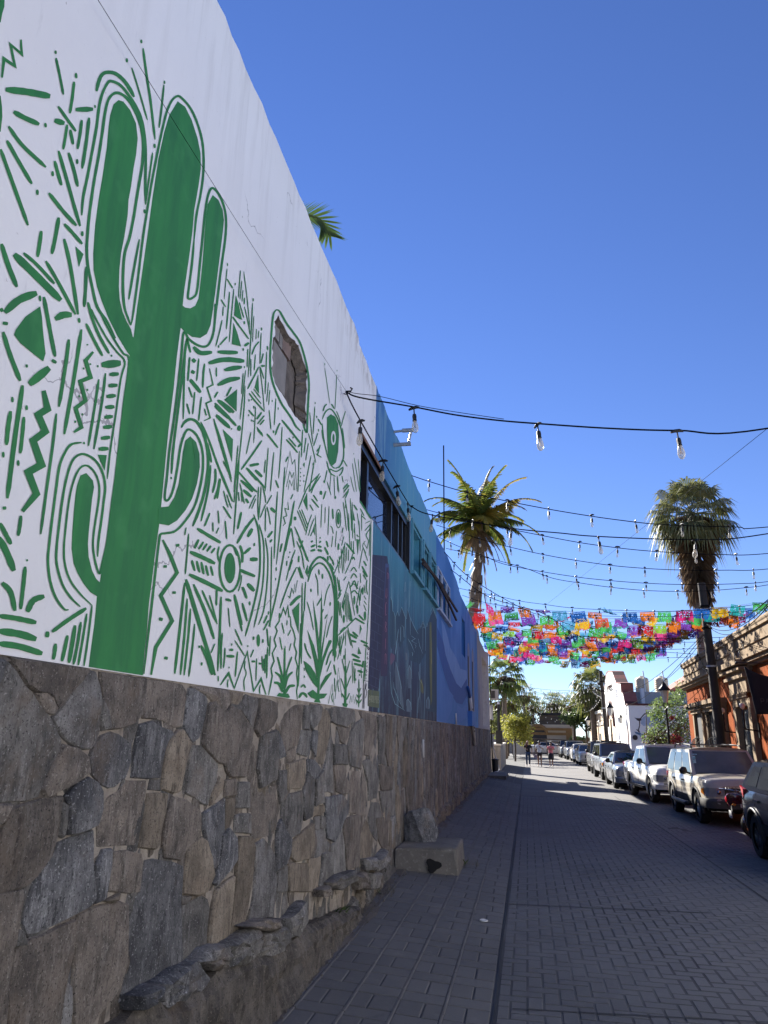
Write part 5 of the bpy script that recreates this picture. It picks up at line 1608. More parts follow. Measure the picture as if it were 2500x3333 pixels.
wpaint([[(862, 1040), (900, 1200), (960, 1380), (1030, 1470), (1010, 1620), (960, 1740), (900, 1730), (862, 1720)], [(1070, 1560), (1120, 1600), (1165, 1540), (1172, 1680), (1100, 1740), (1050, 1700)]], *V, 'painted_wave_foam', M['p_wave3'], .002)
for a, c in AR:
    A_ = arch(a, c, 2.5, 4.65); b = MB(); b.prism([(WX - .05, *p) for p in A_], (.056, 0, 0)); b.build('blind_arch', M['pale_arch'], Mw, fix=True)
    b = MB(); b.box(WX - .04, WX + .02, c - .03, c + .10, 2.3, 4.7); b.build('arch_jamb', M['p_wave1'], Mw)
    b = MB(); b.box(WX - .04, WX + .012, a + .05, a + .42, 2.5, 4.6); b.build('arch_shade_strip', M['room'], Mw)  # dark strip painted in for the shaded reveal of the arch
# conduit clips, cameras, pipe on the parapet
M['grey_metal'] = pm('grey_metal', (.42, .43, .44), (.35, .36, .37), 5, .45, metal=.3); M['pvc'] = pm('white_pipe', (.74, .73, .70), (.6, .59, .57), 3, .5); M['black'] = pm('black_plastic', (.015, .015, .016), None, 3, .5); M['cable'] = pm('black_cable', (.008, .008, .009), None, 3, .95, spec=.08)
q1, q2 = WP(1282, 1407, WX), WP(1286, 1447, WX); q2 = np.array((WX, q1[1], q1[2] - .22))
t = thing('pipe_bracket', 'grey bracket of short metal tubes jutting out of the blue parapet', 'bracket')
b = MB(); e1, e2 = np.array((WX + .30, q1[1], q1[2] + .02)), np.array((WX + .28, q2[1], q2[2]))
b.tube([q1 - (.1, 0, 0), e1 - (.12, 0, 0)], .022, 8); b.build('upper_tube', M['grey_metal'], t)
b = MB(); b.tube([e1 - (.16, 0, 0), e1 + (.02, 0, 0)], .036, 8); b.build('upper_sleeve', M['grey_metal'], t)
b = MB(); b.tube([e1 - (.02, 0, 0), e1 - (.02, 0, .05), e2 + (-.03, 0, .05), e2 - (.03, 0, 0)], .02, 8); b.build('upright', M['grey_metal'], t)
b = MB(); b.tube([q2 - (.1, 0, 0), e2], .034, 8); b.build('lower_sleeve', M['grey_metal'], t)
pole = YP(1444, 1450, 19.0); t = MB(); t.tube([(pole[0], 19.0, 5.5), (pole[0], 19.0, pole[2])], .019, 6)
tag(t.build('roof_pole', M['cable']), 'thin dark metal pole rising above the blue parapet', 'pole')
# ---- pale building at the end of the stone wall
Pw = thing('pale_building', 'weathered pale plaster house end at the far end of the stone wall', 'building')
M['pale'] = pm('pale_plaster', (.46, .42, .40), (.34, .31, .30), 1.6, .9, .5, 20, stretch=(1, 1.5, .3), spots=((.22, .2, .2), 6, .5))
pp = [WP(x, y, WX)[1:] for x, y in ((1536, 2010), (1558, 2056), (1562, 2085), (1571, 2103), (1578, 2120), (1588, 2124), (1592, 2140))]
pt = [(YV, 6.3)] + [(p[0], p[1]) for p in pp if YV < p[0] < 39.8] + [(39.9, 6.0)]
flat_wall([(YV, ZT), (39.9, ZT)] + pt[::-1], [rect(33.6, 37.9, 2.35, 5.45)], M['pale'], 'front_wall', Pw)
flat_wall([(YV, -.1), (39.9, -.1), (39.9, ZT - .003), (YV, ZT - .003)], [], M['cement'], 'base_wall', Pw, X=WX - .03)
b = MB(); b.box(WX - 6, WX - .3, 39.6, 39.9, 0, 6); b.build('end_wall', M['pale'], Pw)
b = MB()
for k in range(7):
    P = [(WX + .004, 30.5 + .12 * k, 2.3), (WX + .004, 30.56 + .12 * k, 2.3), (WX + .004, 30.58 + .12 * k, 4 + .2 * k), (WX + .004, 30.5 + .12 * k, 4.3)]
    if k % 2 == 0: b.quad(*P)
b.build('blue_paint_smear', M['p_wave3'], Pw)
# ------------------------------------------------------------------ right-hand buildings
M['orange'] = pm('orange_limewash', (.26, .062, .014), (.13, .031, .009), 2.2, .88, .45, 22, stretch=(1.6, 1.6, .22), spots=((.33, .11, .04), 10, .5), bdist=.03, spec=.05)
M['sandstone'] = pm('tan_stucco', (.29, .215, .14), (.20, .15, .10), 2.0, .9, .45, 26, stretch=(1.2, 1.2, .35), spots=((.12, .095, .07), 9, .6), bdist=.02, spec=.1)
M['iron'] = pm('wrought_iron', (.014, .014, .015), (.022, .021, .02), 9, .5, metal=.4)
M['darkdoor'] = pm('carved_dark_wood', (.022, .021, .02), (.04, .036, .032), 9, .6, .8, 30)
M['globe'] = pm('amber_glass_globe', (.62, .46, .38), (.7, .6, .55), 5, .2)
F0 = Vector((6.9, 22.2, 0)); fu = Vector((.7, 15.5, 0)).normalized(); fn = Vector((-fu.y, fu.x, 0))   # along the facade, towards the street
RB = Matrix(((fu.x, fn.x, 0, F0.x), (fu.y, fn.y, 0, F0.y), (0, 0, 1, 0), (0, 0, 0, 1)))
def FP2(x, y, out=0.0):
    r = Vector(ray(x, y)); o = Vector((0, 0, HC)); p0 = F0 + fn * out; t = (p0 - o).dot(fn) / r.dot(fn); q = o + r * t - F0; return q.dot(fu), q.z
SE = FP2(2225, 2163)[0]                            # far end of the facade
orb = thing('orange_building', 'orange limewashed building with a tan parapet and a carved dark door', 'building')
def ob(*a, **k): MB_ = MB(); MB_.box(*a, M=RB); return MB_
SN = -9.0
z5 = lambda x, y: FP2(2150 + x / 4.023, 1900 + y / 4.023)
d0, d1 = z5(1052, 1700)[0], z5(1222, 1690)[0]
sd0, sd1 = min(d0, d1), max(d0, d1)
zd = z5(1110, 1650)[1]
# wall with openings: panels around door and windows
wA = sorted((z5(470, 1800)[0], z5(600, 1800)[0])); wB = sorted((z5(640, 1800)[0], z5(880, 1800)[0]))
zw = z5(540, 1700)[1]
b = MB()
for a, c, z0, z1 in ((SN, sd0, 0, 4.45), (sd0, sd1, zd, 4.45), (sd1, SE, 0, 4.45)): b.box(a, c, -.5, 0, z0, z1, M=RB)
b.box(SN, SE, -7, -.5, 0, 5.0, M=RB); b.build('wall', M['orange'], orb)
for nm, z0, z1, o in (('parapet', 4.45, 5.28, .04), ('cornice', 4.40, 4.50, .34), ('cornice', 4.30, 4.40, .24), ('cornice', 4.22, 4.30, .13), ('band', 4.86, 4.91, .09), ('parapet_coping', 5.25, 5.33, .12)):
    ob(SN - .02, SE + (.04 if o < .1 else o * .6), -.45, o, z0, z1).build(nm, M['sandstone'], orb)
b = MB(); b.tube([RB @ Vector((SN, .06, 5.40)), RB @ Vector((SE + .1, .06, 5.40))], .095, 10); b.build('roll_moulding', M['sandstone'], orb, smooth=True, sharp=60)
ob(4.2, 5.0, -.3, .10, 4.5, 5.27).build('parapet_pier', M['sandstone'], orb)
for k, (a, c) in enumerate((wA, wB)):
    ac = (a + c) / 2; hw = max(.55, (c - a) / 2)
    ob(ac - hw, ac - hw + .3, -.02, .14, .9, zw).build('window_pilaster', M['sandstone'], orb); ob(ac + hw - .3, ac + hw, -.02, .14, .9, zw).build('window_pilaster', M['sandstone'], orb)
    for q, (e, z0, z1, o) in enumerate(((.10, zw, zw + .14, .2), (.2, zw + .14, zw + .26, .30), (.28, zw + .26, zw + .42, .42))): ob(ac - hw - e, ac + hw + e, -.02, o, z0, z1).build('window_hood', M['sandstone'], orb)
    ob(ac - hw + .3, ac + hw - .3, -.02, .02, .9, zw).build('shutter', M['room'], orb)
    ob(ac - hw - .1, ac + hw + .1, -.02, .24, .78, .9).build('window_sill', M['sandstone'], orb)
    b = MB()
    for j in range(9):
        aa = lerp(ac - hw + .2, ac + hw - .2, j / 8); hh = 1.75 + .25 * math.sin(j / 8 * math.pi)
        b.tube([RB @ Vector((aa, .2, .9)), RB @ Vector((aa, .42, 1.2)), RB @ Vector((aa, .36, hh)), RB @ Vector((aa, .2, hh + .1))], .014, 5)
    for zz in (1.0, 1.45): b.tube([RB @ Vector((ac - hw + .15, .40, zz)), RB @ Vector((ac + hw - .15, .40, zz))], .016, 5)
    tag(b.build('iron_grille', M['iron'], orb), kind='stuff')
dc = (sd0 + sd1) / 2
ob(sd0 - .34, sd0 + .02, -.02, .16, .12, zd + .1).build('door_jamb', M['sandstone'], orb); ob(sd1 - .02, sd1 + .34, -.02, .16, .12, zd + .1).build('door_jamb', M['sandstone'], orb)
ob(sd0 - .34, sd1 + .34, -.02, .155, zd + .1, zd + .32).build('lintel', M['sandstone'], orb)
n = 13
for j in range(n):
    aa = lerp(sd0 - .28, sd1 + .28, j / (n - 1)); b = MB(); b.lathe([(.02, 0), (.045, .05), (.02, .1), (.035, .16), (.02, .2)], (0, 0, 0), 8)
    b.v = [tuple(RB @ Vector((aa + v[0], .22 + v[1], zd + .30 + v[2]))) for v in b.v]; b.build('spindle', M['sandstone'], orb)
for e, z0, z1, o in ((.36, zd + .51, zd + .95, .20), (.48, zd + .95, zd + 1.05, .32), (.42, zd + 1.05, zd + 1.17, .26), (.56, zd + 1.17, zd + 1.27, .42), (.66, zd + 1.32, zd + 1.48, .52)):
    ob(sd0 - e, sd1 + e, -.02, o, z0, z1).build('door_cornice', M['sandstone'], orb)
dr = link('door', None, orb)
ob(sd0 + .02, sd1 - .02, -.10, -.03, .13, zd).build('door_leaf', M['darkdoor'], dr)
for i in range(4):
    for j in range(5):
        a0 = lerp(sd0 + .06, sd1 - .06, i / 4); a1 = lerp(sd0 + .06, sd1 - .06, (i + 1) / 4); q0, q1_ = lerp(.25, zd - .08, j / 5), lerp(.25, zd - .08, (j + 1) / 5)
        ob(a0 + .03, a1 - .03, -.05, .0, q0 + .03, q1_ - .03).build('door_panel', M['darkdoor'], dr)
def wall_lamp(px, py, lab):
    s, z = z5(px, py); o = .42
    t = thing('wall_lamp', lab, 'lamp', RB @ Vector((s, 0, z)), math.atan2(fu.y, fu.x)); Q = lambda a, o_, z_: Vector((a, o_, z_))
    b = MB(); b.tube([Q(0, .0, -.75), Q(0, .22, -.72), Q(0, o, -.70)], .024, 6); b.box(-.06, .06, 0, .05, -.95, -.5); b.build('bracket', M['iron'], t)
    b = MB(); b.lathe([(.015, -.72), (.04, -.66), (.02, -.55), (.04, -.45), (.022, -.35), (.045, -.27), (.03, -.18), (.015, -.10)], (0, o, 0), 10); b.build('stem', M['iron'], t, True)
    b = MB(); b.lathe([(.03, -.10), (.065, -.06), (.078, 0), (.065, .055), (.03, .076), (.01, .078)], (0, o, 0), 14); b.build('globe', M['globe'], t, True)
wall_lamp(985, 1660, 'wall lamp with pale glass globe on the orange wall left of the carved door')
wall_lamp(1262, 1600, 'wall lamp with glass globe beside the black banner')
def scroll(c, r, a0, turns, M2, n=22): return [M2(c[0] + r * (1 - t * .75) * math.cos(a0 + turns * 2 * math.pi * t), c[1] + r * (1 - t * .75) * math.sin(a0 + turns * 2 * math.pi * t)) for t in [i / n for i in range(n + 1)]]
s0, zz0 = z5(650, 1630)
sb = thing('sign_bracket', 'empty black wrought iron sign bracket with scrolls on the orange wall', 'sign bracket')
A2 = lambda o, z: RB @ Vector((s0, o, z))
b = MB(); b.tube([A2(0, zz0), A2(1.15, zz0)], .02, 6); b.build('arm', M['iron'], sb)
b = MB(); b.tube([A2(.04, zz0 + .55), A2(.04, zz0 - .75)], .018, 6); b.build('back_bar', M['iron'], sb)
for o_, z_, r_, a_, tn in ((.35, .12, .11, -1.5, 1.2), (.6, .12, .11, -1.5, -1.2), (.48, .30, .10, 0, 1.2), (.9, .10, .09, 3, 1.2), (.9, -.10, .09, 3, -1.2), (.15, .42, .10, 3, 1.2), (.15, -.2, .11, 3, 1.2), (.15, -.42, .11, 3, -1.2), (.15, -.64, .1, 3, 1.2), (.15, .2, .1, 3, -1.2)):
    b = MB(); b.tube(scroll((o_, zz0 + z_), r_, a_, tn, A2), .012, 5); b.build('scroll', M['iron'], sb)
# black banner hanging on a pole at right angles to the wall
M['banner'] = pm('black_canvas', (.006, .006, .012), (.009, .009, .014), 2, .95)
M['greyprint'] = pm('grey_print', (.05, .05, .055), None, 3, .9)
YB = 19.0
tip, ptop = YP(2398, 2157, YB), YP(2420, 2162, YB)
fl = thing('hanging_banner', 'black canvas banner hanging from an iron pole over the sidewalk', 'banner')
b = MB(); b.tube([tip, (6.85, YB, tip[2] - .03)], .014, 6); b.lathe([(.005, -.04), (.028, -.02), (.028, .02), (.005, .04)], tuple(tip), 8, 'X'); b.build('pole', M['iron'], fl)
bm_ = MB(); nu, nv = 12, 12; xl, xr = ptop[0], 6.78; zt0 = ptop[2] - .05; zb0 = YP(2463, 2325, YB)[2]; xbl = YP(2463, 2325, YB)[0]
for j in range(nv + 1):
    for i in range(nu + 1):
        u, v = i / nu, j / nv; xx = lerp(lerp(xl, xbl, v ** .8), xr, u); sag = .26 * math.sin(min(1, u * 1.05) * math.pi) ** .8 * (1 - v)
        bm_.v.append((xx, YB + .05 * math.sin(u * 6 + v * 2) * (.2 + v * .4), lerp(zt0 - sag, zb0 + .02 * u, v)))
bm_.f = [(j * (nu + 1) + i, j * (nu + 1) + i + 1, (j + 1) * (nu + 1) + i + 1, (j + 1) * (nu + 1) + i) for j in range(nv) for i in range(nu)]; bm_.m = [0] * len(bm_.f)
o = bm_.build('cloth', M['banner'], fl, True); md = o.modifiers.new('thick', 'SOLIDIFY'); md.thickness = .012
def banner_glyph(segs, x0, z0, w_, h_):
    b = MB()
    for seg in segs:
        for (ax, az), (cx, cz) in zip(seg, seg[1:]): b.tube([(x0 + ax * w_, YB - .07, z0 + az * h_), (x0 + cx * w_, YB - .07, z0 + cz * h_)], .007, 4)
    return b.build('letter', M['greyprint'], fl)
zl = YP(2478, 2283, YB)[2]
for k, ch in enumerate('PAR'): banner_glyph(GL[ch], YP(2474, 2283, YB)[0] + k * .105, zl - .05, .07, .11)

# unseen house added past the right edge to bounce sun onto the mural wall
nb = thing('light_bounce_house', 'long pale plastered house continuing the row beside the orange building', 'building')
M['pale2'] = pm('bounce_limewash', (.70, .715, .745), (.65, .665, .70), .8, .9, .2, 12)
q = RB @ Vector((SN - .05, 0, 0)); b = MB(); b.box(q.x - .25, q.x + 7, -30, q.y - .3, -.02, 6.2); b.build('wall', M['pale2'], nb)
b = MB(); b.box(q.x - .45, q.x + 7, -30, q.y - .28, 6.2, 6.5); b.build('cornice', M['sandstone'], nb)
for k in range(6):
    y_ = q.y - 4 - k * 5.5; b = MB(); b.box(q.x - .29, q.x - .2, y_ - .7, y_ + .7, 1.2, 3.4); b.build('window', M['room'], nb)

# ---- white building with mission gable
XW = 6.5; wbp = thing('white_building', 'bright white building with a stepped mission gable and arched doorway', 'building')
M['white2'] = pm('bright_white_wall', (.86, .85, .82), (.80, .79, .77), 1.2, .8, .15, 20)
M['brown_trim'] = pm('brown_trim', (.11, .035, .03), (.08, .03, .025), 4, .8); M['rose_tile'] = pm('rose_brick', (.33, .115, .085), (.26, .09, .065), 6, .85, .3, 20)
M['beige'] = pm('beige_wall', (.62, .47, .33), (.54, .40, .28), 1, .85, .1, 15); M['cream_trim'] = pm('cream_trim', (.72, .66, .54), (.64, .58, .47), 2, .85)
w4 = lambda x, y, X=XW: WP(1900 + x / 4.74, 2150 + y / 4.74, X)
yc, zc = w4(683, 690)[1:]
b = MB(); b.box(XW, 13.5, yc, yc + 9, 0, zc); b.build('front_block', M['white2'], wbp)
b = MB(); b.box(XW - .05, 13.5, yc - .05, yc + 6.5, zc, zc + .12); b.build('parapet_cap', M['brown_trim'], wbp)
gp = [w4(*p)[1:] for p in ((690, 1240), (660, 690), (652, 640), (625, 500), (600, 500), (590, 360), (545, 355), (525, 350), (500, 290), (480, 235), (460, 180), (400, 172), (372, 190), (355, 250), (340, 380), (330, 440), (318, 600), (330, 1240))]
gp = [(p[0], max(p[1], 0)) for p in gp]; gp[0] = (gp[0][0], 0); gp[-1] = (gp[-1][0], 0)
b = MB(); b.prism([(XW - .06, *p) for p in gp], (.75, 0, 0)); b.build('gable', M['white2'], wbp, fix=True)
for k, (p, q) in enumerate(zip(gp[1:-2], gp[2:-1])):
    dv = np.array(q) - np.array(p); L = np.hypot(*dv); nv_ = np.array((dv[1], -dv[0])) / (L + 1e-9) * -.07
    if k > 9: nv_ = nv_
    P = [(XW - .10, *p), (XW - .10, *q), (XW - .10, q[0] + nv_[0], q[1] + nv_[1]), (XW - .10, p[0] + nv_[0], p[1] + nv_[1])]
    b = MB(); b.prism(P, (.83, 0, 0)); b.build('gable_tile', M['rose_tile'] if k % 2 else M['brown_trim'], wbp, fix=True)
for (a, y0_, y1_) in ((630, 1010, 1260), (678, 1005, 1300)):
    yy = w4(a, 1100)[1]; z1_ = w4(a, y0_ + 40)[2]; A = [(p[0], p[1]) for p in arch(yy - .55, yy + .55, .4, max(1.6, z1_ - .2))]
    b = MB(); b.prism([(XW - .03, *p) for p in A], (.05, 0, 0)); b.build('arched_door', M['brown_trim'], wbp, fix=True)
ya, yb2 = w4(500, 1000)[1], w4(408, 1000)[1]; zt_ = w4(440, 830)[2]
A = arch(ya, yb2, .1, zt_ - .9); b = MB(); b.prism([(XW - .09, *p) for p in A], (.05, 0, 0)); b.build('archway', M['beige'], wbp, fix=True)
ri = MB(); pts = [(XW - .1, p[0], p[1]) for p in A[2:]]; ri.tube([Vector(p) for p in pts], .13, 6); ri.build('arch_rim', M['brown_trim'], wbp)
# painted branch, bird and gas meter on the shaded south face
s4 = lambda x, y: YP(1900 + x / 4.74, 2150 + y / 4.74, yc)
def south(poly, nm, mt, off):
    vs = [tuple(s4(*p) - np.array((0, off, 0))) for p in poly]; tri = tessellate_polygon([[Vector((p[0], p[2], 0)) for p in vs]]); b = MB(); b.add(vs, [tuple(t)[::-1] for t in tri]); b.build(nm, mt, wbp)
M['mural_brown'] = pm('mural_brown', (.10, .07, .06), (.05, .04, .045), 3, .8); M['mural_teal'] = pm('mural_teal', (.14, .26, .40), (.09, .16, .26), 3, .8)
south([(775, 878), (820, 890), (870, 890), (930, 820), (970, 800), (1060, 808), (1225, 805), (1225, 825), (1050, 826), (975, 820), (940, 836), (890, 890), (890, 925), (850, 935), (820, 920), (808, 900)], 'painted_branch', M['mural_brown'], .004)
south([(855, 930), (872, 930), (870, 1010), (852, 1070), (872, 1110), (850, 1108), (806, 1060), (838, 1066), (856, 1000)], 'painted_stem', M['mural_brown'], .0045)
south([(890, 900), (960, 840), (1225, 835), (1225, 1000), (920, 1010), (880, 970)], 'painted_sky_patch', pm('mural_pale_blue', (.45, .52, .64), None, 3, .8), .003)
south([(860, 1150), (930, 1170), (960, 1210), (890, 1200)], 'painted_feather', M['mural_teal'], .005)
south([(780, 1095), (870, 1115), (900, 1140), (860, 1150), (800, 1125)], 'painted_leaf', M['mural_teal'], .006)
b = MB(); p = s4(792, 1187); b.lathe([(.16, -.06), (.16, .0), (.02, .0)], tuple(p - np.array((0, .02, 0))), 14, 'Y'); b.build('meter', M['black'], wbp)
# gable lettering
def gable_text(txt, x0, x1, y0_, y1_, h):
    for k, ch in enumerate(txt):
        if ch not in GL and ch not in 'CLUM': continue
        segs = {'C': [[(1, .9), (.5, 1), (0, .6), (0, .3), (.5, 0), (1, .1)]], 'L': [[(0, 1), (0, 0), (1, 0)]], 'U': [[(0, 1), (0, .1), (.5, 0), (1, .1), (1, 1)]], 'M': [[(0, 0), (0, 1), (.5, .4), (1, 1), (1, 0)]]}.get(ch) or GL[ch]
        t0 = k / len(txt); t1 = (k + .7) / len(txt); b = MB()
        for seg in segs:
            P = [w4(lerp(x0, x1, lerp(t0, t1, px)), lerp(y0_, y1_, lerp(t0, t1, px)) - py * h, XW - .075) for px, py in seg]; b.tube(P, .035, 4)
        b.build('letter', M['brown_trim'] if h > 40 else M['grey_metal'], wbp)
gable_text('ESCALA', 366, 440, 455, 405, 50); gable_text('ESCUELA', 366, 455, 492, 445, 32)
def lantern(P, lab, s=1.0):
    t = thing('wall_lantern', lab, 'lantern', P)
    b = MB(); b.lathe([(.09 * s, 0), (.15 * s, .38 * s)], (0, 0, 0), 6); b.build('glass', M['lampglass'], t)
    b = MB(); b.lathe([(.18 * s, .38 * s), (.06 * s, .52 * s), (.02 * s, .60 * s)], (0, 0, 0), 6); b.box(-.02, .35, -.015, .015, .5 * s, .53 * s); b.build('hood', M['iron'], t)
M['lampglass'] = pm('lamp_glass', (.62, .60, .54), (.5, .48, .44), 3, .25)
lantern(w4(575, 970, XW - .35), 'iron lantern on the bright white facade above the brown arched doors')
# rooftop block, water tanks, tiled roof behind
gb = thing('rooftop_block', 'plain grey plastered upper storey behind the white building', 'building')
M['greywall'] = pm('grey_plaster', (.44, .43, .41), (.33, .32, .31), .8, .9, .3, 12, stretch=(1, 1, .4))
g0, g1 = YP(1900 + 600 / 4.74, 2150 + 480 / 4.74, 58), YP(1900 + 1560 / 4.74, 2150 + 490 / 4.74, 58)
b = MB(); b.box(g0[0], g1[0] + 3, 58, 66, 0, g0[2]); b.build('wall', M['greywall'], gb)
q0, q1_ = YP(1900 + 878 / 4.74, 2150 + 430 / 4.74, 57.4), YP(1900 + 945 / 4.74, 2150 + 680 / 4.74, 57.4)
b = MB(); b.box(q0[0], q1_[0], 57.2, 58, q1_[2] - 1.2, q0[2]); b.build('pier', M['white2'], gb)
M['tank'] = pm('beige_plastic', (.66, .54, .38), (.58, .47, .33), 2, .5)
for k, (xa, xb, yt) in enumerate(((790, 1000, 240), (1087, 1300, 240))):
    L_, R_ = YP(1900 + xa / 4.74, 2150 + 300 / 4.74, 60), YP(1900 + xb / 4.74, 2150 + 300 / 4.74, 60); c = (L_ + R_) / 2; rr = (R_[0] - L_[0]) / 2; zt_ = YP(1900 + 900 / 4.74, 2150 + yt / 4.74, 60)[2]; zb_ = g0[2]
    t = thing('water_tank', ('beige ribbed water tank on the roof, the one nearer the gable' if k == 0 else 'beige ribbed water tank on the roof, the one above the black street lamp'), 'water tank', (c[0], 60, zb_))
    h = zt_ - zb_; prof = [(rr, 0)]
    for i in range(1, 7): prof += [(rr, h * .12 * i - .03), (rr * .975, h * .12 * i), (rr, h * .12 * i + .03)]
    prof += [(rr, h * .80), (rr * .85, h * .88), (rr * .3, h * .96), (rr * .28, h), (rr * .02, h)]
    b = MB(); b.lathe(prof, (0, 0, 0), 24); b.build('body', M['tank'], t, True, 40)
    b = MB(); b.tube([(.12, -rr - .08, -.6), (.1, -rr - .08, h * .75), (.08, -rr * .8, h + .35)], .05, 6); b.build('pipe', M['white2'], t)
rr_ = thing('tiled_roof_house', 'distant house with a rose red sloping roof', 'building')
p0, p1, p2 = (YP(1900 + x / 4.74, 2150 + y / 4.74, 70) for x, y in ((1290, 480), (1570, 285), (1640, 480)))
b = MB(); b.prism([(p0[0] - .2, 68, p0[2]), (p1[0] + 1.5, 68, p1[2] + 1), (p2[0] + 3, 68, p0[2])], (0, 8, 0)); b.build('roof', M['rose_tile'], rr_, fix=True)
b = MB(); b.box(p0[0] + .4, p0[0] + 8, 68.5, 75, 0, p0[2] - .02); b.build('wall', M['greywall'], rr_)
# beige house further along
bh = thing('beige_house', 'low beige house with pale cornice and red tiled roof beyond the white gable', 'building')
y0_, y1_ = w4(300, 1000)[1], min(90.0, w4(75, 1000)[1]); zt_ = w4(200, 830)[2]
b = MB(); b.box(XW + .1, 13, y0_ + .1, y1_, 0, zt_); b.build('wall', M['beige'], bh)
b = MB(); b.box(XW - .12, 13.2, y0_ + .1, y1_ + .1, zt_, zt_ + .25); b.build('cornice', M['cream_trim'], bh)
b = MB(); zz = zt_ - 1.0; b.box(XW - .02, 13.1, y0_ + .1, y1_ + .05, zz, zz + .15); b.build('band', M['cream_trim'], bh)
for f_ in (.25, .5, .75):
    yy = lerp(y0_, y1_, f_); b = MB(); b.box(XW + .04, XW + .14, yy - .6, yy + .6, .6, 2.3); b.build('window', M['room'], bh)
b = MB(); b.prism([(XW + .6, y0_ + 2, zt_ + .25), (XW + 4, y0_ + 2, zt_ + 1.9), (XW + 8, y0_ + 2, zt_ + .25)], (0, 12, 0)); b.build('roof', M['rose_tile'], bh, fix=True)

# ---- building closing the street
M['cream'] = pm('cream_wall', (.42, .38, .31), (.35, .31, .26), .6, .9, .2, 8); M['ochre'] = pm('ochre_band', (.25, .15, .06), (.2, .12, .05), 2, .9); M['brownup'] = pm('brown_upper', (.14, .10, .065), (.10, .075, .05), 1, .9)
z3 = lambda x, y, Y: YP(1500 + x / 3.318, 2150 + y / 3.318, Y)
eb = thing('cream_building', 'long cream building with ochre bands closing the far end of the street', 'building')
a0, a1 = z3(520, 700, 92), z3(1215, 695, 92)
b = MB(); b.box(a0[0] - 8, a1[0], 92, 102, 0, a1[2]); b.build('wall', M['cream'], eb)
zb1, zb2 = z3(900, 740, 92)[2], z3(900, 785, 92)[2]
b = MB(); b.box(a0[0] - 8, a1[0] + .15, 91.8, 92, zb1 - .15, zb1 + .15); b.build('upper_band', M['ochre'], eb)
b = MB(); b.box(a0[0] - 8, a1[0] + .1, 91.85, 92, zb2 - .2, zb2 + .1); b.build('lower_band', M['ochre'], eb)
b = MB(); b.box(a1[0] - .9, a1[0] + .06, 91.9, 92.3, 0, zb1); b.build('corner_pilaster', M['ochre'], eb)
dc_ = z3(840, 900, 92); b = MB(); A = arch(dc_[0] - 1.0, dc_[0] + 1.0, 0, 2.3); b.prism([(p[0], 91.88, p[1]) for p in A], (0, .1, 0)); b.build('doorway', M['room'], eb, fix=True)
b = MB(); b.tube([(p[0], 91.86, p[1]) for p in A[2:]], .22, 6); b.build('door_arch', M['ochre'], eb)
u0, u1 = z3(850, 590, 97), z3(1140, 600, 97); b = MB(); b.box(u0[0], u1[0], 97, 101, a1[2] - .5, u0[2]); b.build('upper_storey', M['brownup'], eb)
b = MB(); b.box(u0[0] - .2, u1[0] + .2, 96.9, 101, u0[2], u0[2] + .3); b.build('roof_edge', M['iron'], eb)
# rustic pole rail across the end of the street
rl = thing('pole_rail', 'rustic rail of wooden poles across the far end of the street', 'fence'); M['wood'] = pm('grey_wood', (.16, .13, .10), (.10, .08, .065), 6, .9)
r0, r1 = z3(555, 835, 82), z3(1370, 872, 82)
b = MB(); b.tube([r0, lerp(r0, r1, .5) + (0, 0, .03), r1], .07, 6); b.build('rail', M['wood'], rl)
b = MB(); b.tube([r0 + (0, .1, -.25), r1 + (0, .1, -.22)], .06, 6); b.build('rail', M['wood'], rl)
for f_ in (0, .1, .3, .46, .63, .82, 1.0):
    q = lerp(r0, r1, f_); b = MB(); b.tube([(q[0], 82, 0), (q[0], 82, q[2])], .06, 6); b.build('post', M['wood'], rl)

# ------------------------------------------------------------------ planter, boxes and post at the end of the stone wall
M['planter'] = pm('stained_concrete', (.36, .33, .28), (.22, .20, .17), 1.6, .9, .5, 18, stretch=(1.5, 1.5, .3))
pl = thing('planter_wall', 'stained concrete planter wall past the end of the stone wall', 'planter'); px_ = -1.55
b = MB(); b.box(-3.2, px_, 43.4, 53.2, -.05, 1.42); b.build('body', M['planter'], pl)
b = MB(); b.box(-3.25, px_ + .05, 43.35, 53.25, 1.42, 1.50); b.build('coping', M['cream_trim'], pl)
bp_ = thing('black_post', 'thick black steel post with a square sleeve standing on the planter wall', 'post', (0, 0, 0)); X_ = YP(1625, 2400, 44.4)[0]
b = MB(); zt_ = YP(1624, 2292, 44.4)[2]; b.tube([(X_, 44.4, 1.50), (X_, 44.4, zt_)], .085, 10); b.build('shaft', M['iron'], bp_)
b = MB(); b.box(X_ - .19, X_ + .19, 44.2, 44.6, 1.50, YP(1625, 2378, 44.4)[2]); b.build('sleeve', M['iron'], bp_)
b = MB(); b.lathe([(.09, 0), (.05, .1), (.02, .14)], (X_, 44.4, zt_), 10); b.build('cap', M['white2'], bp_)
ac = thing('air_conditioner', 'pale air conditioner box fixed to the end of the pale house', 'air conditioner'); c = WP(1500 + 335 / 3.318, 2150 + 310 / 3.318, -1.65)
b = MB(); b.box(-1.94, -1.52, 41.2, 42.0, c[2] - .27, c[2] + .27); b.build('case', M['greywall'], ac)
b = MB(); b.box(-1.90, -1.70, 41.17, 41.2, c[2] - .2, c[2] + .2); b.build('grille', M['room'], ac)
b = MB(); b.box(-2.3, -1.9, 39.9, 42.0, c[2] - .45, c[2] - .38); b.build('bracket', M['iron'], ac)
mb = thing('meter_box', 'grey electricity meter boxes with cables at the wall end', 'meter box')
for (z0_, z1_, yy) in ((2.75, 3.55, 40.1), (1.35, 2.0, 40.15)):
    b = MB(); b.box(-1.98, -1.78, yy, yy + .2, z0_, z1_); b.build('box', M['grey_metal'], mb)
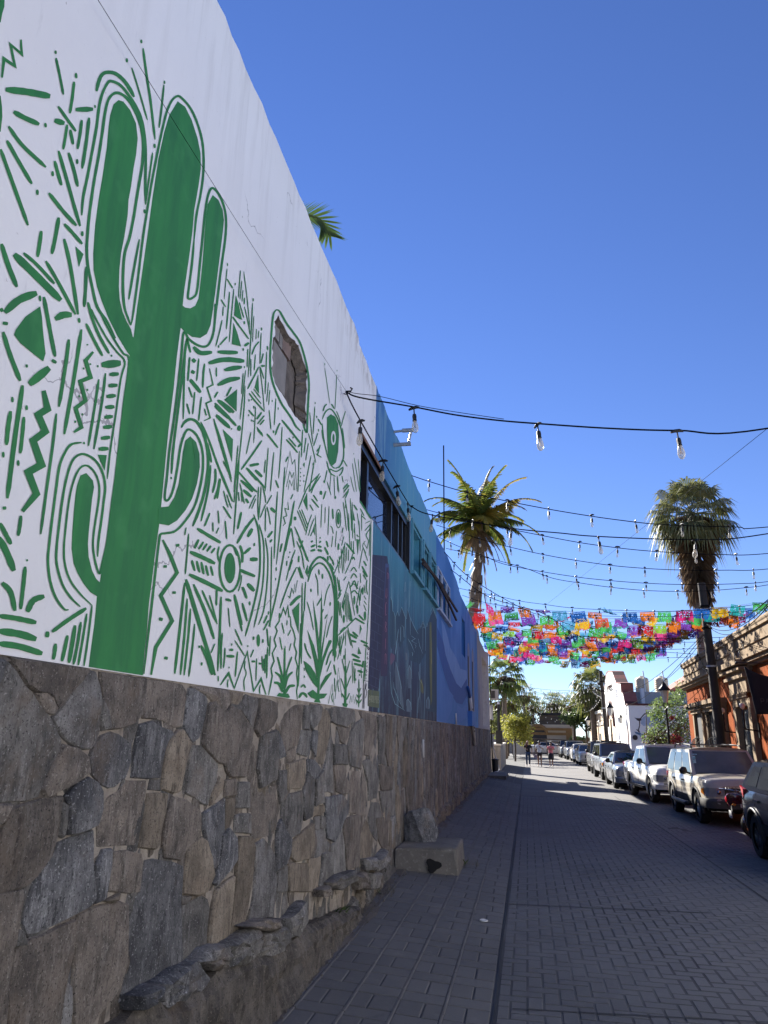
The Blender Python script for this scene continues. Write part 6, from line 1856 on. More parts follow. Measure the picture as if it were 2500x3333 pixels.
b = MB(); b.tube([(-1.9, 40.15, 6.2), (-1.88, 40.12, 3.5)], .03, 6); b.build('conduit', M['cable'], mb)
b = MB(); b.tube([(-1.85, 40.1, 5.0), (-1.5, 40.2, 4.6), (-1.25, 40.2, 3.9), (-1.4, 40.2, 3.3), (-1.8, 40.1, 3.0)], .022, 6); b.build('loop_cable', M['cable'], mb)
b = MB(); b.tube([(-1.9, 40.1, 2.8), (-1.88, 40.05, 1.9), (-1.86, 40.05, .3)], .03, 6); b.build('conduit', M['cable'], mb)
b = MB(); b.tube([(-1.82, 40.1, 1.4), (-1.65, 40.0, .7), (-1.5, 39.8, .3), (-1.6, 39.2, .20), (-1.75, 38.8, .18)], .03, 6); b.build('hose', M['pvc'], mb)
t = thing('waste_bin', 'small dark bin against the end of the stone wall', 'bin', (-1.7, 39.4, .12)); b = MB(); b.lathe([(.15, 0), (.17, .62)], (0, 0, 0), 12); b.build('body', M['black'], t); b = MB(); b.lathe([(.19, .62), (.19, .68), (.05, .72)], (0, 0, 0), 12); b.build('lid', M['black'], t)
b = MB(); b.box(-2.2, -1.02, 34.6, 38.2, -.02, .24); tag(b.build('concrete_step', M['cement']), 'low concrete step at the far end of the sidewalk by the pale house', 'step')
# steel crate at the far corner
t = thing('display_case', 'pale box on legs on the street corner behind the walkers', 'box', (-.6, 69, 0)); b = MB(); b.box(-.75, .75, -.4, .4, .35, 1.45); b.build('body', M['greywall'], t)
for sx in (-1, 1):
    b = MB(); b.box(sx * .7 - .04, sx * .7 + .04, -.4, .4, 0, .35); b.build('leg', M['iron'], t)

# ------------------------------------------------------------------ vegetation
LM = {'dark': leaf_mat('leaf_dark', (.045, .085, .022), (.085, .125, .03)), 'mid': leaf_mat('leaf_mid', (.12, .19, .055), (.22, .28, .10), .45),
      'yellow': leaf_mat('leaf_yellow', (.36, .34, .06), (.24, .26, .05), .5), 'olive': leaf_mat('leaf_olive', (.15, .18, .05), (.24, .25, .08), .45),
      'palm': leaf_mat('palm_leaf', (.085, .14, .03), (.18, .20, .04), .46), 'palmlit': leaf_mat('palm_backlit', (.34, .26, .04), (.20, .19, .035), .5), 'fan': leaf_mat('fan_leaf', (.10, .13, .035), (.20, .19, .055), .45),  # the gold tone puts sun shining through the fronds into the colour
      'fangrey': leaf_mat('grey_fan_leaf', (.13, .15, .055), (.24, .23, .11), .35), 'dead': leaf_mat('dead_frond', (.24, .17, .10), (.14, .10, .065), .25), 'flower': leaf_mat('pink_bract', (.55, .09, .10), (.40, .06, .08), .4), 'redleaf': leaf_mat('reddish_leaf', (.16, .08, .04), (.09, .08, .03), .35)}
M['trunk'] = pm('palm_trunk', (.21, .165, .125), (.12, .095, .075), 5, .95, 1.0, 14, stretch=(1, 1, 3), bdist=.03); M['bark'] = pm('bark', (.12, .09, .065), (.07, .055, .04), 6, .95, .8, 20, stretch=(2, 2, .5))
def frond(b, base, az, up, L, droop, r, leaf=.55, n=26, mi=0, tipmi=None, twist=0.0):
    """feather frond: arching midrib with a blade on each side"""
    base = Vector(base); d = Vector((math.cos(az) * math.cos(up), math.sin(az) * math.cos(up), math.sin(up))); P = [base]; st = L / n
    for i in range(n): d = (d + Vector((0, 0, -droop / n * (.5 + 1.5 * i / n)))).normalized(); P.append(P[-1] + d * st)
    b.tube(P[::3] + [P[-1]], [.03 * (1 - .8 * t / (len(P[::3]))) + .006 for t in range(len(P[::3]) + 1)], 4, mi)
    side = Vector((-math.sin(az), math.cos(az), 0))
    side = (side * math.cos(twist) + Vector((0, 0, 1)) * math.sin(twist)).normalized()
    for i in range(2, n + 1):
        t = i / n; ll = leaf * (math.sin(min(1, t * 1.25 + .15) * math.pi) ** .6 * .8 + .22) * r.uniform(.85, 1.1); dd = (P[i] - P[i - 1]).normalized()
        for sg in (-1, 1):
            for h in (0, .33, .66):
                p = P[i] - dd * st * h; out = (side * sg * .8 + dd * .75 + Vector((0, 0, -.30 + r.uniform(-.2, .1)))).normalized(); m_ = p + out * ll * .55; e = p + out * ll + Vector((0, 0, -.22 * ll * r.uniform(.4, 1.3)))
                w_ = dd * .042; q = tipmi if (tipmi is not None and r.random() < t * .3) else mi
                b.add((p - w_, p + w_, m_ + w_ * .9, e, m_ - w_ * .9), ((0, 1, 2, 3, 4),), q)
def fan_leaf(b, base, az, up, L, R, r, mi=0, n=16, droop=.35):
    base = Vector(base); d = Vector((math.cos(az) * math.cos(up), math.sin(az) * math.cos(up), math.sin(up))); c = base + d * L + Vector((0, 0, -.12 * L)); b.tube([base, (base + c) / 2 + Vector((0, 0, .05)), c], .018, 3, mi)
    u = Vector((-math.sin(az), math.cos(az), 0)); w = d.cross(u)
    for i in range(n):
        a = lerp(-2.0, 2.0, (i + .5) / n); k = (d * math.cos(a) + u * math.sin(a)).normalized(); rr = R * r.uniform(.85, 1.08) * (1 - .10 * abs(a)); ww = (d * -math.sin(a) + u * math.cos(a)) * rr * (.075 if n < 17 else .05)
        m_ = c + k * rr * .6; e = c + k * rr + Vector((0, 0, -droop * rr * r.uniform(.5, 1.4)))
        b.add((c, m_ + ww, e, m_ - ww), ((0, 1, 2, 3),), mi)
def trunk(b, pts, r0, r1, mi=0):
    k = len(pts); C_ = catmull(pts, 6); n = len(C_); b.tube([Vector(p) for p in C_], [lerp(r0, r1, i / (n - 1)) * (1 + .05 * (i % 2)) for i in range(n)], 10, mi)
def fan_palm(loc, H, R, lab, seed, skirt=0.0, nl=42, cat='palm tree', lean=(0, 0), tr=.17, group=None, seg=14, detail=True, mat='fan', sk_n=70, fr=.53):
    r = random.Random(seed); t = thing('fan_palm', lab, cat, loc, 0, group); top = Vector((lean[0], lean[1], H))
    b = MB(); trunk(b, [(0, 0, -.1), (lean[0] * .3, lean[1] * .3, H * .45), tuple(top)], tr * 1.25, tr); b.build('trunk', M['trunk'], t, True)
    b = MB()
    for i in range(nl):
        up = lerp(1.35, -.75, (i / nl) ** .8) + r.uniform(-.12, .12); fan_leaf(b, top + Vector((0, 0, .2 - .4 * i / nl)), i * 2.4 + r.uniform(-.3, .3), up, R * r.uniform(.5, .68), R * r.uniform(fr - .07, fr + .07), r, 0, seg, .38 + .5 * i / nl)
    b.build('crown', LM[mat], t)
    if skirt:
        b = MB()
        for i in range(sk_n):
            az = r.uniform(0, 6.28); z = -r.uniform(0, skirt); rr = tr + R * .48 * (1 - (-z / skirt)) ** 1.0 * r.uniform(.4, 1) + .06; base = top + Vector((math.cos(az) * tr, math.sin(az) * tr, z)); L = r.uniform(.5, 1.1) * min(1, skirt)
            tipp = top + Vector((math.cos(az) * (tr + rr), math.sin(az) * (tr + rr), z - L))
            for j in range(5):
                q = tipp + Vector((r.uniform(-.2, .2), r.uniform(-.2, .2), r.uniform(-.25, .2))); w_ = Vector((-math.sin(az), math.cos(az), 0)) * .032; m_ = (base + q) / 2 + Vector((math.cos(az), math.sin(az), .3)) * .12
                b.add((base - w_, base + w_, m_ + w_, q, m_ - w_), ((0, 1, 2, 3, 4),))
        b.build('dead_skirt', LM['dead'], t)
    return t
# tall feather palm behind the blue wall
c = YP(1558, 1700, 47.0); r = random.Random(12)
cp = thing('coconut_palm', 'tall feather palm with golden green fronds behind the blue wall', 'palm tree', (c[0], 47, 0))
b = MB(); tb = YP(1537, 2030, 47.0)
trunk(b, [(tb[0] - c[0] - .2, 0, -.1), (tb[0] - c[0], 0, tb[2]), (0.02, 0, c[2] - 2), (0, 0, c[2])], .34, .26); b.build('trunk', M['trunk'], cp, True)
b = MB()
for i in range(26):
    up = lerp(1.4, -.35, i / 26) + r.uniform(-.1, .1); frond(b, (0, 0, c[2] + .1), i * 2.4 + .9, up, r.uniform(4.1, 5.0), .85 + .45 * r.random(), r, 1.05, 26, 0 if i % 5 else 1, 1, r.uniform(-.3, .3))
b.build('crown', [LM['palm'], LM['palmlit']], cp)
b = MB()
for i in range(10): frond(b, (0, 0, c[2] - .4), i * .63, -.5 - r.random() * .4, r.uniform(2.2, 3.2), 1.0, r, .5, 16, 0)
for i in range(46):
    az = r.uniform(0, 6.28); z = c[2] - .6 - r.random() * 4.5; q = Vector((math.cos(az) * .3, math.sin(az) * .3, z)); e = q + Vector((math.cos(az) * .35 - .15, math.sin(az) * .35, -r.uniform(.8, 1.7))); w_ = Vector((-math.sin(az), math.cos(az), 0)) * .07
    b.add((q - w_, q + w_, (q + e) / 2 + w_, e, (q + e) / 2 - w_), ((0, 1, 2, 3, 4),))
b.build('dead_fronds', LM['dead'], cp)
# palm behind the white wall: only a frond tip rises above the parapet
ct = thing('coconut_palm', 'dark palm frond tip poking over the top of the white wall', 'palm tree', (-6.6, 8.6, 0)); r = random.Random(3)
b = MB(); trunk(b, [(0, 0, -.1), (.1, 0, 4.5), (0, 0, 8.6)], .2, .14); b.build('trunk', M['trunk'], ct, True)
b = MB(); org = Vector((-6.6, 8.6, 0)); bs_ = Vector((0, 0, 8.6)); mid = Vector(WP(990, 700, -3.3)) - org; end = Vector(WP(1076, 768, -2.9)) - org
P = [Vector(p) for p in catmull([bs_, bs_ * .55 + mid * .45 + Vector((0, 0, .5)), mid, end], 10)]; n = len(P)
b.tube(P, [.04 * (1 - .8 * i / n) + .005 for i in range(n)], 5)
for i in range(4, n):
    dd = (P[i] - P[i - 1]).normalized(); sd = dd.cross(Vector((.45, -.75, .2))).normalized(); ll = .56 * (1 - .45 * max(0, i / n - .5) * 2)
    for sg in (-1, 1):
        for h in (0, .33, .66):
            p = P[i] - (P[i] - P[i - 1]) * h; out = (sd * sg * .9 + dd * .8).normalized(); e = p + out * ll * r.uniform(.85, 1.1); m_ = (p + e) / 2; w_ = dd * .018; b.add((p - w_, p + w_, m_ + w_, e, m_ - w_), ((0, 1, 2, 3, 4),))
for i in range(9): frond(b, (0, 0, 8.4), 2.4 + i * .33, .3 - .1 * (i % 5), 2.6, 1.6, r, .5, 16)
b.build('crown', LM['dark'], ct)  # dark leaf colour stands in for the frond seen against the sun
# shaggy fan palm on the right
c = YP(2252, 1690, 40.0); tb = YP(2266, 2000, 40.0)
fan_palm((tb[0], 40, 0), c[2] + .3, 2.35, 'tall shaggy fan palm with a brown skirt of dead fronds on the right', 31, 4.3, 66, lean=(c[0] - tb[0], 0), tr=.22, seg=20, mat='fangrey', sk_n=340, fr=.47)
# background palms and trees
c = YP(1643, 2200, 66); fan_palm((c[0] - .2, 66, 0), c[2], 2.0, 'slender fan palm beyond the planter wall, its trunk bare and pale', 5, .8, 34, tr=.2, lean=(.2, 0), mat='palm')
c = YP(1660, 2280, 69); fan_palm((c[0] - .5, 69, 0), c[2], 1.9, 'shorter fan palm beside the bare trunked palm', 6, .7, 30, mat='olive')
c = YP(1925, 2235, 74); fan_palm((c[0], 74, 0), c[2], 2.2, 'dense fan palm rising behind the beige house', 7, 1.6, 44, tr=.24, mat='fan')
for k, (x, y, Y, lb) in enumerate(((1705, 2262, 84, 'small fan palm at the left of the row at the street end'), (1735, 2295, 97, 'small fan palm in the row above the cream building, left one'), (1795, 2288, 98, 'small fan palm in the row above the cream building, middle one'), (1820, 2290, 99, 'small fan palm in the row above the cream building, right one'), (1862, 2295, 88, 'small fan palm by the leaning pole at the street end'))):
    c = YP(x, y, Y); fan_palm((c[0], Y, 0), c[2], 1.7, lb, 40 + k, .5, 22, group='fan palms at the end of the street', seg=10, tr=.13, mat='fan' if k % 2 else 'olive')
def leaf_cloud(b, blobs, n, size, r, mi=0, flat_=.5):
    for (c, rad) in blobs:
        for _ in range(int(n)):
            v = Vector((r.gauss(0, 1), r.gauss(0, 1), r.gauss(0, 1))).normalized() * (r.random() ** .45); p = Vector(c) + Vector((v.x * rad[0], v.y * rad[1], v.z * rad[2]))
            a, e = r.uniform(0, 6.28), r.uniform(-1.2, .6); d = Vector((math.cos(a) * math.cos(e), math.sin(a) * math.cos(e), math.sin(e))); u = d.cross(Vector((r.gauss(0, 1), r.gauss(0, 1), r.gauss(0, 1)))).normalized(); s_ = size * r.uniform(.6, 1.3)
            b.add((p, p + d * s_ * .5 + u * s_ * flat_ * .5, p + d * s_, p + d * s_ * .5 - u * s_ * flat_ * .5), ((0, 1, 2, 3),), mi)
def tree(loc, H, R, lab, seed, mat, n=420, size=.22, blobs=9, cat='tree', tr=.14, name='leafy_tree', squash=.75, group=None):
    r = random.Random(seed); t = thing(name, lab, cat, loc, 0, group); B = []
    for i in range(blobs):
        a, q = r.uniform(0, 6.28), r.random() ** .6 * R * .72; B.append(((math.cos(a) * q, math.sin(a) * q, H + r.uniform(-.55, .6) * R * squash), (R * r.uniform(.32, .5),) * 2 + (R * r.uniform(.25, .4) * squash * 1.2,)))
    b = MB(); trunk(b, [(0, 0, -.1), (.05, .03, H * .4), (0, 0, H * .75)], tr, tr * .6)
    for c_, _ in B[:6]: b.tube([(0, 0, H * .6), (c_[0] * .5, c_[1] * .5, lerp(H * .6, c_[2], .6)), c_], [tr * .5, tr * .35, .02], 5)
    b.build('trunk', M['bark'], t, True)
    b = MB(); leaf_cloud(b, B, n, size, r); b.build('crown', LM[mat], t); return t
c = YP(1674, 2376, 61); tree((c[0], 61, 0), c[2], 1.5, 'bushy yellow green tree beside the planter wall', 3, 'yellow', 260, .2, 16, tr=.08, squash=1.0)
for k, (x, y, Y, R, mt, lb) in enumerate(((1650, 2350, 75, 2.8, 'olive', 'olive green tree behind the palms on the left'), (1720, 2330, 100, 3.6, 'dark', 'dark tree behind the cream building, left of the upper storey'), (1800, 2335, 106, 3.2, 'dark', 'dark tree behind the brown upper storey'), (1842, 2335, 104, 2.4, 'dark', 'dark round tree at the right end of the brown upper storey'), (1905, 2330, 79, 2.6, 'dark', 'dark tree behind the leaning pole at the beige house'), (1925, 2300, 78, 2.8, 'olive', 'tall olive tree growing round the dense fan palm'), (1880, 2420, 90, 1.6, 'mid', 'low green tree at the corner of the cream building'))):
    c = YP(x, y, Y); tree((c[0], Y, 0), max(1.2, c[2]), R, lb, 60 + k, mt, 330, .34, 9, tr=.16)
# garden tree with pink flowers between the lamp and the orange building
c = YP(2150, 2345, 42); r = random.Random(9)
bt = thing('bougainvillea', 'leafy bougainvillea bush with pink flowers between the white and orange buildings', 'bush', (c[0], 42, 0)); b = MB()
for k in range(9): b.tube([(r.uniform(-.3, .3), 0, -.1), (r.uniform(-1, 1), r.uniform(-.5, .5), 1.6), (r.uniform(-1.0, 1.7), r.uniform(-1, 1), r.uniform(2.4, 3.6))], [.07, .045, .012], 5)
b.build('stems', M['bark'], bt)
B = []
for (x, y, rx, rz) in ((2132, 2330, .5, .5), (2145, 2310, .7, .6), (2150, 2290, .6, .6), (2175, 2275, .6, .7), (2200, 2300, .8, .8), (2220, 2320, .7, .9), (2190, 2340, 1.0, .7), (2155, 2350, .9, .7), (2138, 2378, .7, .5), (2165, 2385, 1.1, .7), (2205, 2380, .9, .8), (2225, 2370, .7, .7), (2118, 2405, .6, .5), (2145, 2415, .9, .6), (2185, 2415, 1.0, .6), (2225, 2240, .35, .6), (2215, 2265, .4, .5)):
    p = YP(x, y, 42); B.append(((p[0] - c[0], r.uniform(-.6, .6), p[2]), (rx * .8, .8, rz * .85)))
b = MB(); leaf_cloud(b, B, 210, .15, r); b.build('crown', LM['mid'], bt)
b = MB(); leaf_cloud(b, B[9:15], 150, .14, r); b.build('red_foliage', LM['redleaf'], bt)
b = MB(); F = [YP(x, y, 41.2) for x, y in ((2200, 2395), (2190, 2410), (2210, 2405), (2205, 2420), (2188, 2335))]; leaf_cloud(b, [((p[0] - c[0], -.8, p[2]), (.24, .2, .24) if k < 4 else (.12, .1, .1)) for k, p in enumerate(F)], 130, .10, r); b.build('flowers', LM['flower'], bt)
# ------------------------------------------------------------------ poles, lamps, cables
M['polewood'] = pm('dark_pole_wood', (.045, .034, .028), (.022, .018, .016), 3, .9, .7, 16, stretch=(3, 3, .3))
def utility_pole(pb, pt, Y, lab, r0, r1, arms=False):
    B_, T_ = YP(*pb, Y), YP(*pt, Y); d = (T_ - B_) / (T_[2] - B_[2]); base = B_ - d * B_[2]
    t = thing('utility_pole', lab, 'utility pole', tuple(base)); T_ = T_ - base
    b = MB(); n = 10; b.tube([tuple(T_ * i / n) for i in range(n + 1)], [lerp(r0, r1, i / n) for i in range(n + 1)], 10); b.build('shaft', M['polewood'], t, True, 60)
    if arms:
        for z, c in ((.885, M['cable']), (.78, M['cable']), (.60, M['grey_metal'])):
            b = MB(); q = T_ * z; b.lathe([(r1 + .02, -.03), (r1 + .05, -.03), (r1 + .05, .03), (r1 + .02, .03)], tuple(q), 10); b.build('band', c, t)
        b = MB(); q = T_ * .86; b.lathe([(.02, -.12), (.09, -.1), (.09, .1), (.02, .12)], (q[0] - .22, q[1], q[2]), 10); b.box(q[0] - .2, q[0] + .4, q[1] - .03, q[1] + .03, q[2] - .03, q[2] + .03); b.build('fitting', M['black'], t)
        b = MB()
        for k in range(5): b.tube([tuple(T_ * .99 + (.12, 0, 0)), tuple(T_ * .93 + (.2 + .03 * k, -.05 + .03 * k, 0)), tuple(T_ * .86 + (.1, 0, .0))], .008, 4)
        b.build('wire_coil', M['cable'], t)
    return base, T_ + base
P1b, P1t = utility_pole((2345, 2400), (2283, 1898), 27.2, 'leaning dark wooden utility pole in front of the orange building', .17, .13, True)
P2b, P2t = utility_pole((1976, 2405), (1955, 2184), 57, 'dark utility pole before the white gable', .17, .13, True)
P3b, P3t = utility_pole((1872, 2420), (1868, 2300), 82, 'leaning dark pole at the far street corner', .16, .12)
def street_lamp(px, py, Y, lab, s=1.0):
    T_ = YP(px, py, Y); H = T_[2] - .13; t = thing('street_lamp', lab, 'street lamp', (T_[0], Y, .13), 0, 'black cast iron street lamps')
    b = MB(); b.lathe([(.15, 0), (.15, .25), (.10, .32), (.09, .9), (.065, .98), (.055, H * .48), (.075, H * .49), (.05, H * .5), (.045, H * .70), (.07, H * .71), (.03, H * .73)], (0, 0, 0), 12); b.build('post', M['iron'], t, True, 50)
    b = MB()
    for k in range(4): a = k * math.pi / 2 + .78; b.tube([(0, 0, H * .72), (.13 * math.cos(a), .13 * math.sin(a), H * .75), (.10 * math.cos(a), .10 * math.sin(a), H * .785)], .014, 5)
    b.build('cradle', M['iron'], t)
    b = MB(); b.lathe([(.10, H * .785), (.19, H * .905)], (0, 0, 0), 6); b.build('lamp_glass', M['lampglass'], t)
    b = MB(); b.lathe([(.27, H * .905), (.25, H * .925), (.12, H * .955), (.10, H * .97), (.05, H * .985), (.01, H)], (0, 0, 0), 10); b.build('lamp_hood', M['iron'], t, True, 40)
    return T_
LA = street_lamp(2160, 2218, 35.5, 'black street lamp with white lantern between the bush and the orange building')
street_lamp(1984, 2285, 51.5, 'black street lamp before the beige arch of the white building')
street_lamp(1913, 2332, 69, 'far black street lamp at the corner of the beige house')
lantern(w4(247, 1010, XW - .4), 'iron lantern on the beige house facade', .9)
lantern(w4(300, 890, XW - .3), 'iron lantern beside the leaning pole on the white facade', .9)
def cable(P, r, name, lab, sag=0.0, n=14, group=None, cat='cable'):
    A, B_ = np.array(P[0], float), np.array(P[-1], float)
    pts = [tuple(lerp(A, B_, i / n) - np.array((0, 0, 4 * sag * (i / n) * (1 - i / n)))) for i in range(n + 1)] if len(P) == 2 else [tuple(p) for p in catmull(P, 6)]
    b = MB(); b.tube(pts, r, 5); return tag(b.build(name, M['cable'], None, True), lab, cat, group)
pa = lerp(np.array(P1b), np.array(P1t), .80); pz = lerp(np.array(P1b), np.array(P1t), .77)
for k, (q, sg, lab) in enumerate(((YP(2500, 1952, 14), .25, 'upper overhead cable running from the leaning pole out over the orange parapet'), (YP(2500, 1965, 14), .35, 'second overhead cable from the leaning pole towards the right'), (YP(2500, 1972, 14), .45, 'third and lowest overhead cable from the leaning pole towards the right'))):
    cable((pa, q), .010, 'overhead_cable', lab, sg)
cable((pz, YP(2030, 2300, 51)), .012, 'overhead_cable', 'thick overhead cable sloping from the leaning pole to the white gable', .5)
cable((pz, YP(1990, 2262, 58)), .011, 'overhead_cable', 'overhead cable from the leaning pole to the pole before the gable', .6)
cable((pz - (0, 0, .1), LA + (0, 0, .0)), .009, 'overhead_cable', 'overhead cable from the leaning pole down to the lamp with white lantern', .15)
cable((YP(2500, 1393, 12), YP(1771, 1974, 44)), .0045, 'thin_wire', 'very thin wire slanting across the open sky', .0, cat='wire')
cable((WP(317, -4, WX + .05), WP(1126, 1272, WX + .06)), .0017, 'wall_wire', 'thin wire running down along the white mural wall', .02, cat='wire')
hk = WP(1126, 1274, WX); b = MB(); b.tube([hk - (.03, 0, 0), hk + (.06, 0, 0), hk + (.075, 0, .03), hk + (.05, 0, .045)], .009, 6); b.tube([hk + (.05, 0, -.02), hk + (.04, -.12, -.10), hk + (.03, -.2, -.13)], .006, 5)
tag(b.build('wall_hook', M['cable']), 'small hook on the white wall holding two strings of bulbs', 'hook')
hk2 = WP(1335, 1647, WX); b = MB(); b.tube([hk2 - (.03, 0, 0), hk2 + (.06, 0, 0)], .012, 6); b.tube([hk2 + (.03, 0, 0), hk2 + (.03, -.3, -.35), hk2 + (.01, -.45, -.5)], .005, 4)
tag(b.build('wall_hook', M['cable']), 'small hook on the blue wall holding the second string of big bulbs', 'hook')

# ------------------------------------------------------------------ strings of bulbs
m, nt, bs = new_mat('bulb_glass'); tr_ = nt.nodes.new('ShaderNodeBsdfTransparent'); tr_.inputs[0].default_value = (.93, .90, .84, 1)
bs.inputs['Base Color'].default_value = (.75, .70, .60, 1); bs.inputs['Roughness'].default_value = .06; bs.inputs['Specular IOR Level'].default_value = 1
lw = nt.nodes.new('ShaderNodeLayerWeight'); lw.inputs[0].default_value = .35; mr = nt.nodes.new('ShaderNodeMapRange'); mr.inputs[3].default_value = .22; mr.inputs[4].default_value = .85; nt.links.new(lw.outputs['Facing'], mr.inputs[0])
mx_ = nt.nodes.new('ShaderNodeMixShader'); nt.links.new(mr.outputs[0], mx_.inputs[0]); nt.links.new(tr_.outputs[0], mx_.inputs[1]); nt.links.new(bs.outputs[0], mx_.inputs[2]); nt.links.new(mx_.outputs[0], nt.nodes['Material Output'].inputs[0]); M['bulb'] = m
M['glint'] = pm('glint_white_bulb', (.85, .83, .76), (.8, .78, .7), 2, .3); M['filament'] = pm('filament', (.55, .38, .16), None, 3, .5)  # far bulbs are coloured white for sun glints on their glass
def bulb_mesh(s):
    b = MB(); b.lathe([(.014 * s, 0), (.016 * s, -.012 * s), (.028 * s, -.055 * s), (.032 * s, -.085 * s), (.027 * s, -.112 * s), (.012 * s, -.13 * s), (.001, -.134 * s)], (0, 0, 0), 10, caps=False); return b
def socket_mesh(s):
    b = MB(); b.lathe([(.006 * s, .10 * s), (.006 * s, .055 * s), (.016 * s, .05 * s), (.020 * s, .03 * s), (.018 * s, 0), (.021 * s, -.012 * s), (.001, -.014 * s)], (0, 0, 0), 8)
    b.tube([(-.05 * s, 0, .105 * s), (-.02 * s, 0, .115 * s), (.02 * s, 0, .115 * s), (.05 * s, 0, .105 * s)], [.008 * s, .014 * s, .014 * s, .008 * s], 6); return b
def fil_mesh(s):
    b = MB(); b.tube([(0, 0, -.005 * s), (0, 0, -.05 * s)], .006 * s, 4); 
    for a in range(3): b.tube([(0, 0, -.045 * s), (.012 * s * math.cos(a * 2.1), .012 * s * math.sin(a * 2.1), -.09 * s)], .0022 * s, 3)
    return b
BUL = {}
for key, s in (('big', 1.25), ('small', .78), ('far', 1.0)): BUL[key] = (bulb_mesh(s).mesh('bulb', M['bulb'] if key != 'far' else M['glint'], True), socket_mesh(s * (1.35 if key == 'small' else 1.05)).mesh('socket', M['black'], True, 40), fil_mesh(s).mesh('filament', M['filament']), s)
rb_ = random.Random(17)
def light_string(pts, spacing, start, key, lab, r=.011, sagk=None, at=None):
    """pts: world polyline; bulbs at equal spacing along it"""
    C_ = catmull(pts, 8) if len(pts) > 2 else [np.array(p, float) for p in pts]
    if sagk: n = 16; A, B_ = C_[0], C_[-1]; C_ = [lerp(A, B_, i / n) - np.array((0, 0, 4 * sagk * (i / n) * (1 - i / n))) for i in range(n + 1)]
    t = thing('string_lights', lab, 'string lights', (0, 0, 0), 0, 'strings of bulbs over the street')
    b = MB(); b.tube([tuple(p) for p in C_], r, 6); b.build('cable', M['cable'], t, True)
    gm, sm_, fm, s = BUL[key]; d = start; acc = 0
    if at:
        L_ = [0]
        for a, c in zip(C_, C_[1:]): L_.append(L_[-1] + np.linalg.norm(c - a))
        at = [float(np.interp(x, [p[0] for p in C_], L_)) for x in at] + [1e9]; d = at.pop(0)
    for a, c in zip(C_, C_[1:]):
        L = np.linalg.norm(c - a)
        while d <= acc + L:
            p = lerp(a, c, (d - acc) / L); o = link('bulb', gm, t); o.location = tuple(p - np.array((0, 0, .125 * s))); o.rotation_euler = (rb_.uniform(-.12, .12), rb_.uniform(-.12, .12), rb_.uniform(0, 3))
            k = link('socket', sm_, o)
            if key == 'big': link('filament', fm, o)
            d = at.pop(0) if at else d + spacing
        acc += L
    return t
z7 = lambda x, y, Y: YP(1400 + x / 1.508, 1450 + y / 1.508, Y)
Y1, Y2 = WP(1126, 1275, WX)[1], WP(1335, 1647, WX)[1]
right = lambda p, q, X: lerp(np.array(p), np.array(q), (X - p[0]) / (q[0] - p[0]))
S1 = [YP(x, y, Y1) for x, y in ((1126, 1275), (1172, 1294), (1350, 1325), (1480, 1350), (1620, 1368), (1755, 1379), (1980, 1394), (2206, 1401), (2500, 1394))]
S1 += [np.array((5.5, Y1, S1[-1][2] + .5)), np.array((8.2, Y1, S1[-1][2] + 1.2))]
light_string(S1, 1.30, .72, 'big', 'string of large filament bulbs crossing the sky nearest the camera', .009, None, [YP(x, y, Y1)[0] for x, y in ((1350, 1325), (1753, 1379), (2207, 1401), (2655, 1390))])
S1b = [WP(x, y, WX + o_) for x, y, o_ in ((1126, 1275, .07), (1160, 1345, .12), (1240, 1487, .14), (1300, 1590, .12), (1335, 1647, .07))]
light_string(S1b, 1.32, .55, 'big', 'short string of large filament bulbs hanging along the mural wall', .009)
S2 = [YP(x, y, Y2) for x, y in ((1335, 1647), (1405, 1676), (1662, 1719), (1824, 1735), (1946, 1746), (2255, 1756), (2500, 1737))]
S2 += [np.array((7.5, Y2, S2[-1][2] + .6))]
light_string(S2, 1.48, .42, 'big', 'second string of large filament bulbs leaving the blue wall above the window', .010, None, [YP(x, 1740, Y2)[0] for x in (1405, 1662, 1950, 2258, 2580)])
cable([YP(x, y, Y1 + .02) for x, y in ((1128, 1272), (1160, 1281), (1235, 1290), (1360, 1320), (1490, 1342), (1640, 1364))], .004, 'thin_wire', 'thin support wire above the nearest string of bulbs', cat='wire')
rows = [('A', [(-90, 148), (0, 178), (160, 225), (340, 265), (525, 302), (715, 335), (920, 365), (1140, 388), (1500, 400), (1659, 400)], 12.4, 'third string, small bulbs, passing over the feather palm crown'),
        ('C', [(-30, 308), (0, 320), (180, 364), (350, 402), (680, 467), (855, 494), (1040, 515), (1240, 528), (1420, 535), (1659, 530)], 14.6, 'fourth string, small bulbs, crossing just under the feather palm fronds'),
        ('D', [(30, 390), (155, 430), (290, 472), (440, 510), (595, 543), (755, 570), (920, 592), (1100, 606), (1270, 612), (1455, 612), (1659, 606)], 16.3, 'fifth string, small bulbs, crossing the fan palm skirt at its top'),
        ('E', [(42, 450), (140, 495), (270, 545), (355, 580), (480, 607), (615, 630), (755, 650), (905, 665), (1060, 676), (1215, 682), (1370, 682), (1520, 678), (1659, 668)], 17.6, 'sixth string, small bulbs, crossing the lower part of the fan palm skirt'),
        ('F', [(78, 505), (270, 549), (460, 600), (600, 651), (750, 677), (905, 698), (1065, 712), (1230, 716), (1395, 711), (1570, 696), (1659, 684)], 18.7, 'seventh string, small bulbs, reaching the top of the leaning pole'),
        ('H', [(140, 700), (240, 722), (335, 740), (450, 765), (560, 780), (670, 795), (785, 803), (900, 808), (1020, 812), (1135, 815), (1255, 812), (1400, 803), (1659, 770)], 22.6, 'eighth string, small bulbs, just above the paper flags'),
        ('I', [(158, 735), (245, 765), (350, 785), (480, 806), (660, 824), (780, 834), (960, 839), (1180, 838), (1400, 826), (1659, 800)], 23.8, 'ninth string, small bulbs, touching the first paper flags')]
